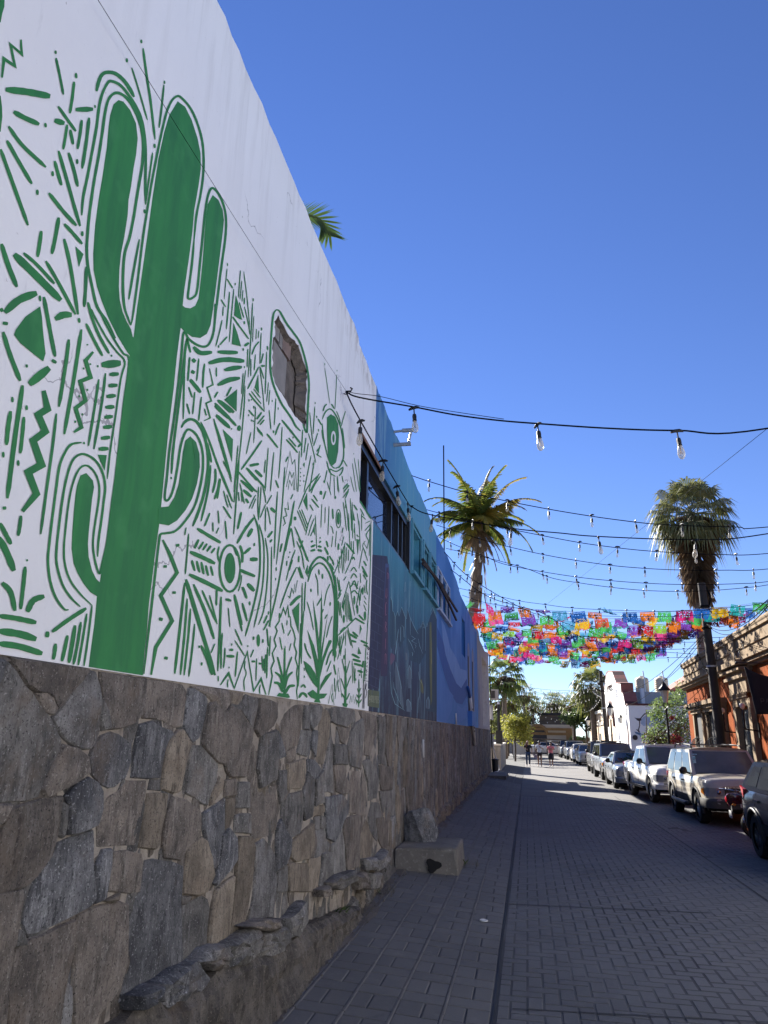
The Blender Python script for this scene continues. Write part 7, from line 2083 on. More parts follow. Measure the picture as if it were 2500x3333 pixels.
for nm, pts, Y, lab in rows:
    P = [z7(x, y, Y) for x, y in pts]; P.append(np.array((7.4, Y, P[-1][2] + .25)))
    light_string(P, .74 if nm in 'ACD' else .80, .35, 'small', 'string of small bulbs: ' + lab.replace('small bulbs, ',''), .008)
wl_ = np.array((WX, 19.6, 6.4)); light_string([wl_, YP(1596, 1945, 21.5), YP(1770, 1998, 24), YP(1895, 2075, 28), YP(2078, 2114, 31), YP(2300, 2132, 34)], .85, .5, 'small', 'string of small clear bulbs slanting away from the wave mural through the paper flags', .01)
wl_ = np.array((WX, 18.0, 6.5)); light_string([wl_, YP(1530, 1880, 19.5), YP(1690, 1975, 23), YP(1800, 2015, 26), YP(2050, 2085, 30), YP(2340, 2090, 33)], .85, .6, 'small', 'string of small clear bulbs slanting over the first rows of paper flags', .01)
for k, Y in enumerate((27.5, 31, 34.5)):
    light_string([(WX, Y, 6.0), (7.4, Y, 5.5)], .8, .3, 'small', 'string of small clear bulbs hanging among the paper flags, %s of three' % ('nearest', 'middle', 'farthest')[k], .01, .25)
q_ = FP2(2330, 2150, .5)
for k in range(3):
    A, B_ = RB @ Vector((1.0 + k * 4.5, .25, 5.5)), RB @ Vector((4.4 + k * 4.5, .45, 5.3)); light_string([A, B_], .5, .15, 'small', 'slack string of bulbs draped along the orange building parapet, %s section' % ('nearest', 'middle', 'far')[k], .01, .7 + .2 * (k % 2))
for k, (Ya, Yb, xa, za, xb, zb_, sg) in enumerate(((60, 64, -2, 6.2, 6.3, 6.0, .5), (64, 72, -2.2, 5.8, 6.2, 6.6, .6), (66, 66, -2.5, 7.0, 6.4, 5.2, .7), (72, 64, -2.4, 4.8, 6.4, 5.6, .7), (76, 70, -2.6, 5.6, 6.4, 4.8, .8), (70, 80, -3.5, 6.6, 5.0, 3.6, .8), (80, 82, -3, 4.2, 6, 4.6, .9), (58, 76, -1.9, 4.9, 5.9, 5.8, .9), (62, 80, 5.8, 6.4, -1.5, 4.0, .7), (55, 74, 6.3, 5.4, 6.2, 6.6, .6), (60, 78, 6.4, 6.2, 5.4, 4.6, .7), (74, 74, 1, 5.2, 6.3, 7.0, .8))):
    light_string([(xa, Ya, za), (xb, Yb, zb_)], .85, .2, 'far', 'string of pale bulbs over the far plaza, number %s from the near side' % ('one', 'two', 'three', 'four', 'five', 'six', 'seven', 'eight', 'nine', 'ten', 'eleven', 'twelve')[k], .012, sg)

# ------------------------------------------------------------------ cut-paper flags
def paper_mat(name, c):
    m, nt, b = new_mat(name); c = tuple(x * .38 for x in c); b.inputs['Base Color'].default_value = (*c, 1); b.inputs['Roughness'].default_value = .5
    t = nt.nodes.new('ShaderNodeBsdfTranslucent'); t.inputs[0].default_value = (*c, 1); mx = nt.nodes.new('ShaderNodeMixShader'); mx.inputs[0].default_value = .55
    nt.links.new(b.outputs[0], mx.inputs[1]); nt.links.new(t.outputs[0], mx.inputs[2]); nt.links.new(mx.outputs[0], nt.nodes['Material Output'].inputs[0]); return m
PAPER = [paper_mat('paper_' + n, c) for n, c in (('red', (.62, .03, .04)), ('magenta', (.70, .03, .22)), ('orange', (.80, .22, .02)), ('yellow', (.78, .50, .03)), ('green', (.08, .50, .12)), ('lime', (.28, .60, .06)), ('teal', (.02, .36, .38)), ('blue', (.02, .13, .50)), ('sky', (.10, .42, .72)), ('purple', (.22, .06, .48)), ('pink', (.78, .10, .34)), ('coral', (.72, .12, .06)))]
def flag_mesh(seed):
    r = random.Random(seed); W_, H_ = .46, .36; nx, nz = 20, 16; b = MB(); hole = set()
    for _ in range(17):
        i, j = r.randint(1, 9), r.randint(2, nz - 2); hole |= {(i, j), (nx - 1 - i, j)}
    for i in range(1, nx, 2): hole.add((i, 1))
    for i in range(0, nx, 2): hole.add((i, nz - 1))
    for i in range(1, nx, 4): hole.add((i, nz - 2))
    k1, k2, k3, tw = r.uniform(3, 7), r.uniform(0, 6), r.uniform(.015, .06), r.uniform(-.5, .5)
    cv = r.uniform(-1.1, 1.1); P = {}
    for j in range(nz + 1):
        v = j / nz
        for i in range(nx + 1):
            u = i / nx - .5; a = cv * v * (1 + tw * u); y = H_ * v * math.sin(a) * .8 + k3 * math.sin(u * k1 * 2 + k2 + v * 2) * v; z = -H_ * v * math.cos(a * .9); P[i, j] = len(b.v); b.v.append((u * W_ * (1 - .10 * v * abs(tw) + .05 * v), y, z))
    for j in range(nz):
        for i in range(nx):
            if (i, j) not in hole: b.f.append((P[i, j], P[i + 1, j], P[i + 1, j + 1], P[i, j + 1])); b.m.append(0)
    return b.mesh('paper_flag', PAPER[0], True)
FLAGS = [flag_mesh(100 + k) for k in range(14)]
ordw = ('first', 'second', 'third', 'fourth', 'fifth', 'sixth', 'seventh', 'eighth', 'ninth', 'tenth', 'eleventh', 'twelfth', 'thirteenth', 'fourteenth')
rf = random.Random(77); last = 0
for k in range(14):
    Y = 24.8 + k * 1.08; t = thing('paper_bunting', '%s row of cut paper flags across the street, counted from the near side' % ordw[k], 'bunting', (0, 0, 0), 0, 'rows of coloured cut paper flags')
    A, B_ = np.array((WX, Y, 6.42 - .01 * k)), np.array((7.1 + (.9 if k < 4 else 0), Y + rf.uniform(-.5, .5), 6.35)); sg = rf.uniform(.36, .46) + .012 * k; n = 20
    C_ = [lerp(A, B_, i / n) - np.array((0, 0, 4 * sg * (i / n) * (1 - i / n))) for i in range(n + 1)]
    b = MB(); b.tube([tuple(p) for p in C_], .005, 4); b.build('string', M['pvc'], t)
    x = .15 + rf.random() * .3; L = np.linalg.norm(B_ - A)
    while x < L - .3:
        f_ = x / L; p = lerp(A, B_, f_) - np.array((0, 0, 4 * sg * f_ * (1 - f_))); o = link('paper_flag', rf.choice(FLAGS), t)
        o.location = tuple(p); o.rotation_euler = (rf.gauss(.2, .6), rf.gauss(0, .14), rf.gauss(0, .34)); s_ = rf.uniform(.98, 1.14); o.scale = (s_ * rf.choice((1, -1)), s_, s_ * rf.uniform(.9, 1.08))
        c = rf.choice((0, 0, 1, 2, 2, 3, 3, 4, 4, 4, 5, 6, 7, 7, 7, 8, 9, 9, 10, 11))
        while c == last: c = rf.choice((0, 2, 3, 4, 7, 9))
        last = c; o.material_slots[0].link = 'OBJECT'; o.material_slots[0].material = PAPER[c]; x += rf.uniform(.40, .52) * (1.35 if k < 3 else 1)
# loose crumpled flags caught on the leaning pole
for k, (x, y, c, lab) in enumerate(((2316, 1995, 3, 'crumpled yellow paper flag caught on the leaning pole'), (2345, 2003, 11, 'crumpled coral paper flag beside the yellow one on the pole'), (2440, 2005, 1, 'magenta paper flag lying flat along the cables above the parapet'), (2396, 2026, 2, 'orange paper flag folded over above the parapet'))):
    p = YP(x, y, 26.5); o = tag(link('loose_paper_flag', FLAGS[k + 3]), lab, 'paper flag'); o.location = tuple(p); o.rotation_euler = (1.2, .1, .2 * k); o.scale = (1.1, .8, .6); o.material_slots[0].link = 'OBJECT'; o.material_slots[0].material = PAPER[c]
# ------------------------------------------------------------------ vehicles
def paint_mat(name, c, rough=.25, dust=.0, metal=.0, coat=.6):
    m, nt, b = new_mat(name); co = nt.nodes.new('ShaderNodeTexCoord').outputs['Object']
    sx = nt.nodes.new('ShaderNodeSeparateXYZ'); nt.links.new(co, sx.inputs[0])
    n1 = _noise(nt, co, 3, 5)
    col = _mix(nt, c, tuple(x * .9 for x in c), _ramp(nt, n1, .3, .7))
    if dust:
        mr = nt.nodes.new('ShaderNodeMapRange'); mr.inputs[1].default_value = 1.1; mr.inputs[2].default_value = .25; mr.inputs[4].default_value = dust; nt.links.new(sx.outputs['Z'], mr.inputs[0])
        mm = nt.nodes.new('ShaderNodeMath'); mm.operation = 'MULTIPLY'; nt.links.new(mr.outputs[0], mm.inputs[0]); nt.links.new(_ramp(nt, _noise(nt, co, 7, 6, .7), .25, .7), mm.inputs[1]); col = _mix(nt, col, (.30, .26, .21), mm.outputs[0])
    nt.links.new(col, b.inputs['Base Color']); b.inputs['Roughness'].default_value = rough; b.inputs['Metallic'].default_value = metal; b.inputs['Coat Weight'].default_value = coat; b.inputs['Coat Roughness'].default_value = .06
    return m
M['tyre'] = pm('tyre_rubber', (.010, .010, .010), (.018, .017, .016), 6, .9, .3, 40); M['rim'] = pm('alloy', (.50, .50, .51), (.40, .40, .41), 5, .3, metal=.8); M['rimdark'] = pm('dark_alloy', (.10, .10, .105), (.25, .25, .26), 2, .3, metal=.8)
M['carglass'] = pm('car_glass', (.018, .022, .026), None, 3, .04, spec=.9); M['dustglass'] = pm('dusty_sky_windshield', (.15, .155, .13), (.085, .09, .08), 1.4, .16, spec=.7, edge=(.3, .7))  # the windshield's paler colour holds dust and the sky reflected in it
M['trimgrey'] = pm('grey_plastic', (.075, .072, .068), (.055, .053, .05), 4, .7); M['chrome'] = pm('chrome', (.75, .75, .76), None, 3, .12, metal=1); M['lens'] = pm('headlight_lens', (.30, .31, .33), (.20, .21, .22), 3, .06, spec=1.0); M['reflector'] = pm('headlight_bowl', (.70, .70, .72), None, 3, .15, metal=.9); M['amber'] = pm('amber_lens', (.50, .17, .015), (.4, .13, .015), 9, .2); M['redlens'] = pm('red_lens', (.45, .015, .02), (.32, .01, .015), 8, .1, spec=.8)
M['sticker'] = pm('green_sticker', (.16, .42, .36), (.55, .62, .58), 28, .6, edge=(.48, .52)); M['plate'] = pm('licence_plate', (.55, .55, .53), (.45, .45, .44), 20, .5); M['well'] = pm('wheel_well', (.010, .010, .010), None, 3, .95); M['seam'] = pm('panel_gap', (.012, .012, .012), None, 3, .9); M['white_print'] = pm('white_print', (.8, .8, .8), None, 3, .6)

def make_car(name, lab, cat, body, loc, yaw, L, W, wb, fo, r, zs, hood, belt, roof, S_, hwr, wins, deck=None, rim='rim', bumper=None, flare=None, glass='carglass', rack=None, group=None, front='grille', bed=None, trim=None, spokes=5, detail=2, cladding=None, tail=0.0):
    """local frame: x across, s measured back from the nose along -y (nose at y = 0), z up. S_ = (cowl, roof front, roof rear, greenhouse end) as s."""
    t = thing(name, lab, cat, loc, yaw, group); hw = W / 2; bm_ = M[body]; bump_m = bumper or body; V = lambda x, s, z: (x, -s, z)
    sA, sB, sC, sD = S_; wf, wr = fo, fo + wb; ra = r * 1.16
    ztop = [(0, hood * .80), (.06, hood * .90), (.16, hood * .95), (sA * .55, hood), (sA - .05, (hood + belt) / 2 + .01), (sA, belt)] + (deck or [(L - .12, belt + .02), (L - .03, belt - .03), (L, belt - .15)])
    hws = [(0, .74), (.05, .86), (.14, .935), (.35, .975), (wf + .2, 1.0), (wr, 1.0), (L - .3, .975), (L - .08, .93), (L, .84)]
    zbt = lambda s: zs + (.10 * max(0, 1 - s / .35)) + .08 * max(0, 1 - (L - s) / .4)
    def zb(s):
        z = zbt(s)
        for c in (wf, wr):
            d = abs(s - c)
            if d < ra: z = max(z, r + math.sqrt(ra * ra - d * d) * 1.0)
        return z
    sts = sorted(set([0, .05, .1, .16, .25, .35, .5] + [c + ra * math.cos(a * math.pi / 10) for c in (wf, wr) for a in range(11)] + [c + sg * (ra + .004) for c in (wf, wr) for sg in (-1, 1)] + list(np.linspace(.6, L - .5, 16)) + [sA - .05, sA, L - .35, L - .2, L - .12, L - .05, L]))
    sts = [s for s in sts if 0 <= s <= L]
    b = MB(); sec = []
    crown = .035
    def half(s):
        h = hw * pw(hws, s); zt = pw(ztop, s); z0 = zb(s); zm = zs + (zt - zs) * .55
        zz = [z0, max(z0 + .01, zs + .10), max(z0 + .02, zm), max(z0 + .03, zt - .13), max(z0 + .04, zt - .04), max(z0 + .05, zt)]; xx = [h * .955, h * .985, h, h * .975, h * .925, h * .80]
        return [(x, z) for x, z in zip(xx, zz)] + [(h * .4, zt + crown * .8), (0, zt + crown)]
    for s in sts:
        H = half(s); sec.append([(-x, z) for x, z in H] + [(x, z) for x, z in H[-2::-1]])
    n = len(sec[0])
    for s, c in zip(sts, sec): b.v += [V(x, s, z) for x, z in c]
    for i in range(len(sts) - 1):
        for j in range(n - 1): b.f.append((i * n + j, i * n + j + 1, (i + 1) * n + j + 1, (i + 1) * n + j)); b.m.append(0)
    b.f += [tuple(range(n)), tuple(range((len(sts) - 1) * n, len(sts) * n))[::-1]]; b.m += [0, 0]
    b.build('body', bm_, t, True, 38, fix=True)
    def side(s, z, sg=1):                       # a point on the flank
        H = half(s); 
        for (x0, z0), (x1, z1) in zip(H, H[1:]):
            if z <= z1: return sg * (x0 + (x1 - x0) * max(0, (z - z0)) / max(1e-6, z1 - z0))
        return sg * H[4][0]
    # greenhouse
    hb, zr0, zr1 = hw * .925, roof, roof - .03; G = MB(); zbelt = belt - .02
    def gp(tt, v, sg):                           # greenhouse side: tt 0 front .. 1 rear, v 0 belt .. 1 roof
        s = lerp(lerp(sA, sD, tt), lerp(sB, sC, tt), v); z = lerp(zbelt, lerp(zr0 - .05, zr1 - .05, tt), v); x = lerp(hb, hw * hwr, v ** 1.15); return (sg * x, s, z)
    nt_, nv_ = 8, 4; idx = {}
    for sg in (-1, 1):
        for i in range(nt_ + 1):
            for j in range(nv_ + 1): idx[sg, i, j] = len(G.v); G.v.append(V(*gp(i / nt_, j / nv_, sg)))
    for sg in (-1, 1):
        for i in range(nt_):
            for j in range(nv_): q = (idx[sg, i, j], idx[sg, i + 1, j], idx[sg, i + 1, j + 1], idx[sg, i, j + 1]); G.f.append(q if sg > 0 else q[::-1]); G.m.append(0)
    ro = {}
    for i in range(nt_ + 1):
        for k in range(1, 6):
            u = k / 6; p, q = gp(i / nt_, 1, -1), gp(i / nt_, 1, 1); ro[i, k] = len(G.v); G.v.append(V(lerp(p[0], q[0], u), lerp(p[1], q[1], u) - (.06 * math.sin(u * math.pi) if i == 0 else 0), p[2] + .075 * math.sin(u * math.pi) ** .6))
        ro[i, 0], ro[i, 6] = idx[-1, i, nv_], idx[1, i, nv_]
    for i in range(nt_):
        for k in range(6): G.f.append((ro[i, k], ro[i + 1, k], ro[i + 1, k + 1], ro[i, k + 1])); G.m.append(0)
    for i, rv_ in ((0, False), (nt_, True)):
        col = [[idx[-1, i, j] for j in range(nv_ + 1)], [idx[1, i, j] for j in range(nv_ + 1)]]
        for j in range(nv_): q = (col[0][j], col[0][j + 1], col[1][j + 1], col[1][j]); G.f.append(q[::-1] if rv_ else q); G.m.append(0)
        q = tuple(ro[i, k] for k in range(7)); G.f.append(q); G.m.append(0)
    G.build('roof', bm_, t, True, 42, fix=True)
    def gq(name, pts, mt, parent=t): 
        b = MB(); b.add([V(*p) for p in pts], [tuple(range(len(pts)))]); return b.build(name, mt, parent, fix=False)
    off = .006
    for (t0, t1, v0, v1) in wins:
        for sg in (-1, 1):
            P = [gp(t0, v0, sg), gp(t1, v0, sg), gp(lerp(t0, t1, 1), v1, sg), gp(t0, v1, sg)]
            P = [gp(*q, sg) for q in ((t0, v0), ((t0 + t1) / 2, v0), (t1, v0), (t1, (v0 + v1) / 2), (t1, v1), ((t0 + t1) / 2, v1), (t0, v1), (t0, (v0 + v1) / 2))]
            gq('side_window', [(x + sg * off, s, z) for x, s, z in (P if sg > 0 else P[::-1])], M['carglass'])
    for i, nm, mt in ((0, 'windshield', M[glass]), (1, 'rear_window', M['carglass'])):
        P = []
        for v, mrg in ((.06, .09), (.5, .08), (.93, .08)): 
            a, c = gp(i, v, -1), gp(i, v, 1); P.append([(lerp(a[0], c[0], u), a[1] + (-off if i == 0 else off) - (.06 * math.sin(u * math.pi) * v if i == 0 else 0), a[2] + .010) for u in (mrg * .6, .25, .5, .75, 1 - mrg * .6)])
        b = MB(); 
        for row in P: b.v += [V(*p) for p in row]
        for j in range(2):
            for k in range(4): q = (j * 5 + k, j * 5 + k + 1, (j + 1) * 5 + k + 1, (j + 1) * 5 + k); b.f.append(q if i == 0 else q[::-1]); b.m.append(0)
        w_ = b.build(nm, mt, t)
        if i == 0 and detail > 1:
            for u in (.22, .62):
                a, c = gp(0, .04, -1), gp(0, .04, 1); b = MB(); x0 = lerp(a[0], c[0], u); b.tube([V(x0, a[1] - .05, a[2] + .02), V(x0 + .5, a[1] - .01, a[2] + .05)], .012, 5); b.build('wiper', M['black'], t)
            a, c = gp(0, .75, -1), gp(0, .75, 1); 
            if detail > 2:
                for (u0, u1, v0, v1) in ((.035, .085, .62, .74), (.035, .085, .46, .60), (.035, .12, .78, .82)):
                    P = [gp(0, v0, 1), gp(0, v1, 1)]; q = [(lerp(P[0][0], -P[0][0], u0), P[0][1] - .012 - .06 * math.sin(u0 * 3.14) * v0, P[0][2] + .01), (lerp(P[0][0], -P[0][0], u1), P[0][1] - .012 - .06 * math.sin(u1 * 3.14) * v0, P[0][2] + .01), (lerp(P[1][0], -P[1][0], u1), P[1][1] - .012 - .06 * math.sin(u1 * 3.14) * v1, P[1][2] + .01), (lerp(P[1][0], -P[1][0], u0), P[1][1] - .012 - .06 * math.sin(u0 * 3.14) * v1, P[1][2] + .01)]
                    gq('sticker', q[::-1], M['sticker'], t)
    # wheels
    for c in (wf, wr):
        for sg in (-1, 1):
            xo = hw * .985; b = MB(); wd = .23; prof = [(r * .62, -wd / 2), (r * .93, -wd / 2), (r, -wd * .33), (r, wd * .33), (r * .93, wd / 2), (r * .62, wd / 2)]
            b.lathe(prof, V(sg * (xo - wd / 2), c, r), 26, 'X', caps=False); w_ = b.build('wheel', M['tyre'], t, True, 35)
            q = MB(); xf = sg * (xo - .035); q.lathe([(r * .63, sg * -.10), (r * .63, 0), (r * .57, 0), (r * .55, sg * -.05)], V(xf, c, r), 26, 'X', caps=False)
            for k in range(spokes):
                a = 2 * math.pi * k / spokes + .3
                for da in (-.13, .13):
                    p0 = (xf - sg * .03, -c + math.cos(a) * r * .10, r + math.sin(a) * r * .10); p1 = (xf - sg * .012, -c + math.cos(a + da) * r * .58, r + math.sin(a + da) * r * .58); q.tube([p0, p1], [r * .085, r * .06], 5)
            q.lathe([(r * .17, -.03), (r * .17, .0), (r * .02, .004)] if sg > 0 else [(r * .02, -.004), (r * .17, 0), (r * .17, .03)], V(xf - sg * .015, c, r), 12, 'X'); q.lathe([(r * .60, -.002), (r * .60, .002)], V(xf - sg * .07, c, r), 20, 'X', 1)
            q.build('rim', [M[rim], M['well']], w_, True, 35)
            if flare:
                f = MB(); pts = [V(sg * (side(min(L, max(0, c + ra * math.cos(a))), r + ra * math.sin(a) * .98 + .03) * 1.0 + .012), c + (ra + .03) * math.cos(a), r + (ra + .03) * math.sin(a)) for a in [math.pi * k / 14 for k in range(-1, 16)]]
                f.tube(pts, .032, 6); f.build('fender_flare', M[flare], t, True)
    b = MB(); 
    for c in (wf, wr): b.box(-hw * .90, hw * .90, -c - ra * 1.02, -c + ra * 1.02, r * .9, r + ra * 1.01)
    b.box(-hw * .86, hw * .86, -L + .25, -.25, zs - .06, zs + .25); b.build('underbody', M['well'], t)
    # front
    zf = hood * .80
    def fx(u, s_=.0): return hw * .74 * u
    if front:
        b = MB(); b.box(-hw * .49, hw * .49, -.02, .022, zf - .23, zf - .03); g = b.build('grille', M['black'], t)
        for k in range(4): b = MB(); b.box(-hw * .47, hw * .47, .02, .032, zf - .215 + k * .05, zf - .195 + k * .05); b.build('slat', M['black'] if front == 'oval' else (M['trimgrey'] if front == 'grille' else M['chrome']), g)
        if front == 'oval': 
            b = MB(); b.lathe([(.01, .0), (.055, .0), (.055, .012), (.01, .016)], (0, .05, zf - .13), 16, 'Y'); b.v = [(x * 1.9, y, (z - (zf - .13)) * .85 + zf - .13) for x, y, z in b.v]; em = b.build('emblem', M['chrome'], g)
            b = MB(); b.lathe([(.01, .0), (.045, .0), (.045, .018)], (0, .05, zf - .13), 16, 'Y'); b.v = [(x * 2.0, y, (z - (zf - .13)) * .8 + zf - .13) for x, y, z in b.v]; b.build('emblem_field', M['p_brick'], g)
            for k, segs in enumerate(([[(0, 0), (.1, 1), (.9, 1)], [(0, .5), (.7, .5)]], [[(0, .3), (.5, 0), (1, .3), (.5, .6), (0, .3)]], [[(0, 0), (0, .6), (.8, .55)]], [[(.8, 1), (.8, 0), (.2, 0), (0, .3), (.8, .5)]])):
                b = MB()
                for sgm in segs:
                    for (ax, az), (cx_, cz) in zip(sgm, sgm[1:]): b.tube([(-.062 + k * .033 + ax * .022, .072, zf - .15 + az * .04), (-.062 + k * .033 + cx_ * .022, .072, zf - .15 + cz * .04)], .003, 4)
                b.build('letter', M['white_print'], g)
        for sg in (-1, 1):
            up_, lo_ = [], []
            for x, s, zu, zl in ((.50, -.018, -.035, -.20), (.70, -.014, -.03, -.225), (None, .05, -.028, -.228), (None, .12, -.024, -.222), (None, .22, -.03, -.205), (None, .36, -.045, -.17)):
                for dst, z in ((up_, zu), (lo_, zl)): dst.append(V(sg * hw * x if x else side(s, zf + z, sg) + sg * .014, s - (.008 if not x else 0), zf + z))
            vs = up_ + lo_; n_ = len(up_); b = MB(); b.add(vs, [(i, i + 1, n_ + i + 1, n_ + i) for i in range(n_ - 1)])
            h_ = b.build('headlight', M['lens'], t, fix=True)
            for s, rr in ((.02, .045),):
                if detail > 1: b = MB(); x0 = sg * hw * .64 if s < .05 else side(.09, zf - .13, sg) - sg * .05; b.lathe([(.01, .0), (rr * .6, .002), (rr, .012)], (x0, .028 if s < .05 else -.03, zf - .125), 12, 'Y'); b.build('lamp_bowl', M['reflector'], h_, True)
            if amber_front(name, lab): b = MB(); P1 = [(.17, -.20), (.17, -.045), (.24, -.05), (.33, -.07), (.33, -.15), (.24, -.18)]; b.add([V(side(s, zf + z, sg) + sg * .022, s - .004, zf + z) for s, z in P1], [tuple(range(6))]); b.build('turn_signal', M['amber'], h_, fix=True)
        bz0, bz1 = zs + .02, zf - .27; b = MB(); pr = []
        bx = [(0, -.10), (.28, -.098), (.52, -.09), (.74, -.066), (.88, -.012), (.965, .09), (1.0, .25), (1.012, .42)]
        pr = [(-hw * x, s) for x, s in bx[::-1]][:-1] + [(hw * x, s) for x, s in bx]
        for z_, o_ in ((bz0 + .06, .10), (bz0, .02), (bz0 + .10, .0), (bz1 - .05, -.02), (bz1, .03), (bz1, .16)): b.v += [V(x, s + o_, z_) for x, s in pr]
        for j in range(5):
            for i in range(14): b.f.append((j * 15 + i, j * 15 + i + 1, (j + 1) * 15 + i + 1, (j + 1) * 15 + i)); b.m.append(0)
        b.build('front_bumper', M[bump_m], t, True, 45, fix=True)
        b = MB(); b.box(-hw * .5, hw * .5, .075, .115, bz0 + .08, bz0 + .2); b.build('lower_intake', M['black'], t)
        b = MB(); b.box(-.16, .16, .11, .125, bz1 - .17, bz1 - .05); b.build('licence_plate', M['plate'], t)
        for sg in (-1, 1): b = MB(); b.lathe([(.06, .0), (.06, .02), (.02, .024)], V(sg * hw * .66, -.06, bz0 + .16), 12, 'Y'); b.build('fog_lamp', M['lens'], t)
    # rear
    for sg in (-1, 1):
        zt = belt - .04 + tail; P0 = [(.955, L - .42, -.04), (.955, L - .38, -.20), (.925, L - .10, -.24), (.80, L + .0, -.26), (.78, L + .0, -.02), (.92, L - .10, .0)]
        vs = [V(sg * hw * (x + .015), s + .012, zt + z) for x, s, z in P0]; vi = [V(sg * hw * (x - .14), s - .1, zt + z) for x, s, z in P0]; n_ = len(vs); b = MB(); b.add(vs + vi, [tuple(range(n_))] + [(i, (i + 1) % n_, n_ + (i + 1) % n_, n_ + i) for i in range(n_)]); b.build('tail_light', M['redlens'], t, fix=True)
    b = MB(); pr = [(hw * .96 * u, L + .08 - .35 * abs(u) ** 5) for u in np.linspace(-1, 1, 13)]
    for z_, o_ in ((zs + .05, -.08), (zs + .12, 0), (zs + .36, 0), (zs + .40, -.08)): b.v += [V(x, s + o_, z_) for x, s in pr]
    for j in range(3):
        for i in range(12): b.f.append((j * 13 + i, j * 13 + i + 1, (j + 1) * 13 + i + 1, (j + 1) * 13 + i)); b.m.append(0)
    b.build('rear_bumper', M[bump_m], t, True, 45, fix=True)
    # flank details
    nwin = len(wins)
    def seam(pts, w_=.010):
        for sg in (-1, 1):
            b = MB(); b.tube([V(side(s, z, sg) + sg * .002, s, z) for s, z in pts], w_ * .5, 4); b.build('door_seam', M['seam'], t)
    if detail:
        gs = [lerp(sA, sD, w[1] + .012) for w in wins[:2]]
        seam([(sA + .10, belt - .06), (sA + .06, (belt + zs) / 2), (sA + .14, zs + .12)])
        for k, s in enumerate(gs):
            if abs(s - wr) < ra: seam([(s, belt - .06), (s - .02, r + ra + .08)] if r + ra + .08 < belt - .08 else [(s, belt - .06), (s, belt - .1)])
            else: seam([(s, belt - .06), (s, (belt + zs) / 2), (s - .01, zs + .12)])
        for k, w in enumerate(wins[:2]):
            s = lerp(sA, sD, w[1]) - .16
            for sg in (-1, 1): b = MB(); z = belt - .16; x = side(s, z, sg); b.box(min(x, x + sg * .035), max(x, x + sg * .035), -s - .09, -s + .09, z - .018, z + .018); b.build('door_handle', M[trim] if trim else bm_, t)
        if cladding:
            for sg in (-1, 1): b = MB(); s0_, s1_ = wf + ra + .03, wr - ra - .03; b.add([V(side(s, z, sg) + sg * .012, s, z) for s, z in ((s0_, zs + .02), (s1_, zs + .02), (s1_, zs + .20), (s0_, zs + .20))], [(0, 1, 2, 3) if sg < 0 else (3, 2, 1, 0)]); b.build('sill_cladding', M[cladding], t)
    for sg in (-1, 1):
        b = MB(); sm = sA + .28; x = sg * (hw * .95); b.lathe([(.02, -.10), (.085, -.07), (.10, 0), (.085, .07), (.02, .10)], (x + sg * .14, -sm, belt + .10), 10, 'X'); b.v = [(v[0], (v[1] + sm) * .75 - sm, v[2]) for v in b.v]; b.tube([(x - sg * .04, -sm - .02, belt + .02), (x + sg * .10, -sm, belt + .07)], .03, 6); b.build('wing_mirror', M['black'] if detail != 1 else bm_, t, True)
    if rack:
        for sg in (-1, 1):
            x = sg * hw * hwr * .86; z0 = roof + .005; b = MB(); s0_, s1_ = sB + .15, sC - .1; b.tube([V(x, s0_, z0 - .02), V(x, s0_ + .14, z0 + .06), V(x, (s0_ + s1_) / 2, z0 + .075), V(x, s1_ - .14, z0 + .06), V(x, s1_, z0 - .02)], .022, 6); b.build('roof_rail', M['trimgrey'], t, True)
        for f_ in (.2, .75): b = MB(); s_ = lerp(sB, sC, f_); b.tube([V(-hw * hwr * .86, s_, roof + .07), V(hw * hwr * .86, s_, roof + .07)], .016, 6); b.build('cross_bar', M['trimgrey'], t)
    if bed:
        b = MB(); b.box(-hw * .72, hw * .72, -L + .1, -sD - .06, belt - .10, belt + .045); b.build('dark_bed_panel', M['well'], t)  # dark panel stands in for the shaded hollow of the open bed
    return t
def amber_front(name, lab): return 'beige sport' in lab or 'silver suv' in lab.lower()
M['car_beige'] = paint_mat('beige_paint', (.46, .415, .335), .32, .25); M['car_white'] = paint_mat('white_paint', (.80, .79, .76), .3, .15); M['car_silver'] = paint_mat('silver_paint', (.34, .36, .38), .28, .25, .6); M['car_grey'] = paint_mat('grey_paint', (.15, .15, .15), .35, .3, .4); M['car_dark'] = paint_mat('dark_paint', (.006, .007, .012), .12, .0, .0, .10); M['car_dark'].node_tree.nodes['Principled BSDF'].inputs['Specular IOR Level'].default_value = .35; M['car_tan'] = paint_mat('champagne_paint', (.40, .38, .35), .35, .3, .4); M['car_blue'] = paint_mat('dark_blue_paint', (.02, .03, .06), .2, .0, .2)
G_ = 'cars parked along the right kerb'
suvw = [(.05, .33, .10, .88), (.36, .66, .10, .88), (.70, .95, .10, .88)]
pk = lambda wheel_x, wheel_y: None
def park(fx_, fy, rx, ry, W, fo, wb):
    """world pose from the two street-side wheel contact points (front, rear): nose points at the camera"""
    d = np.array((fx_ - rx, fy - ry)); d /= np.linalg.norm(d); yaw = math.atan2(-d[0], d[1]); nrm = np.array((-d[1], d[0])) * 1  # left of travel
    if nrm[0] < 0: nrm = -nrm
    c = np.array((fx_, fy)) + nrm * (W / 2 - .02) + d * fo
    return (c[0], c[1], .006), yaw
def car_at(f, rr, W, fo, wb, **k):
    l, y = park(f[0], f[1], rr[0], rr[1], W, fo, wb); return make_car(loc=l, yaw=y, W=W, fo=fo, wb=wb, **k)
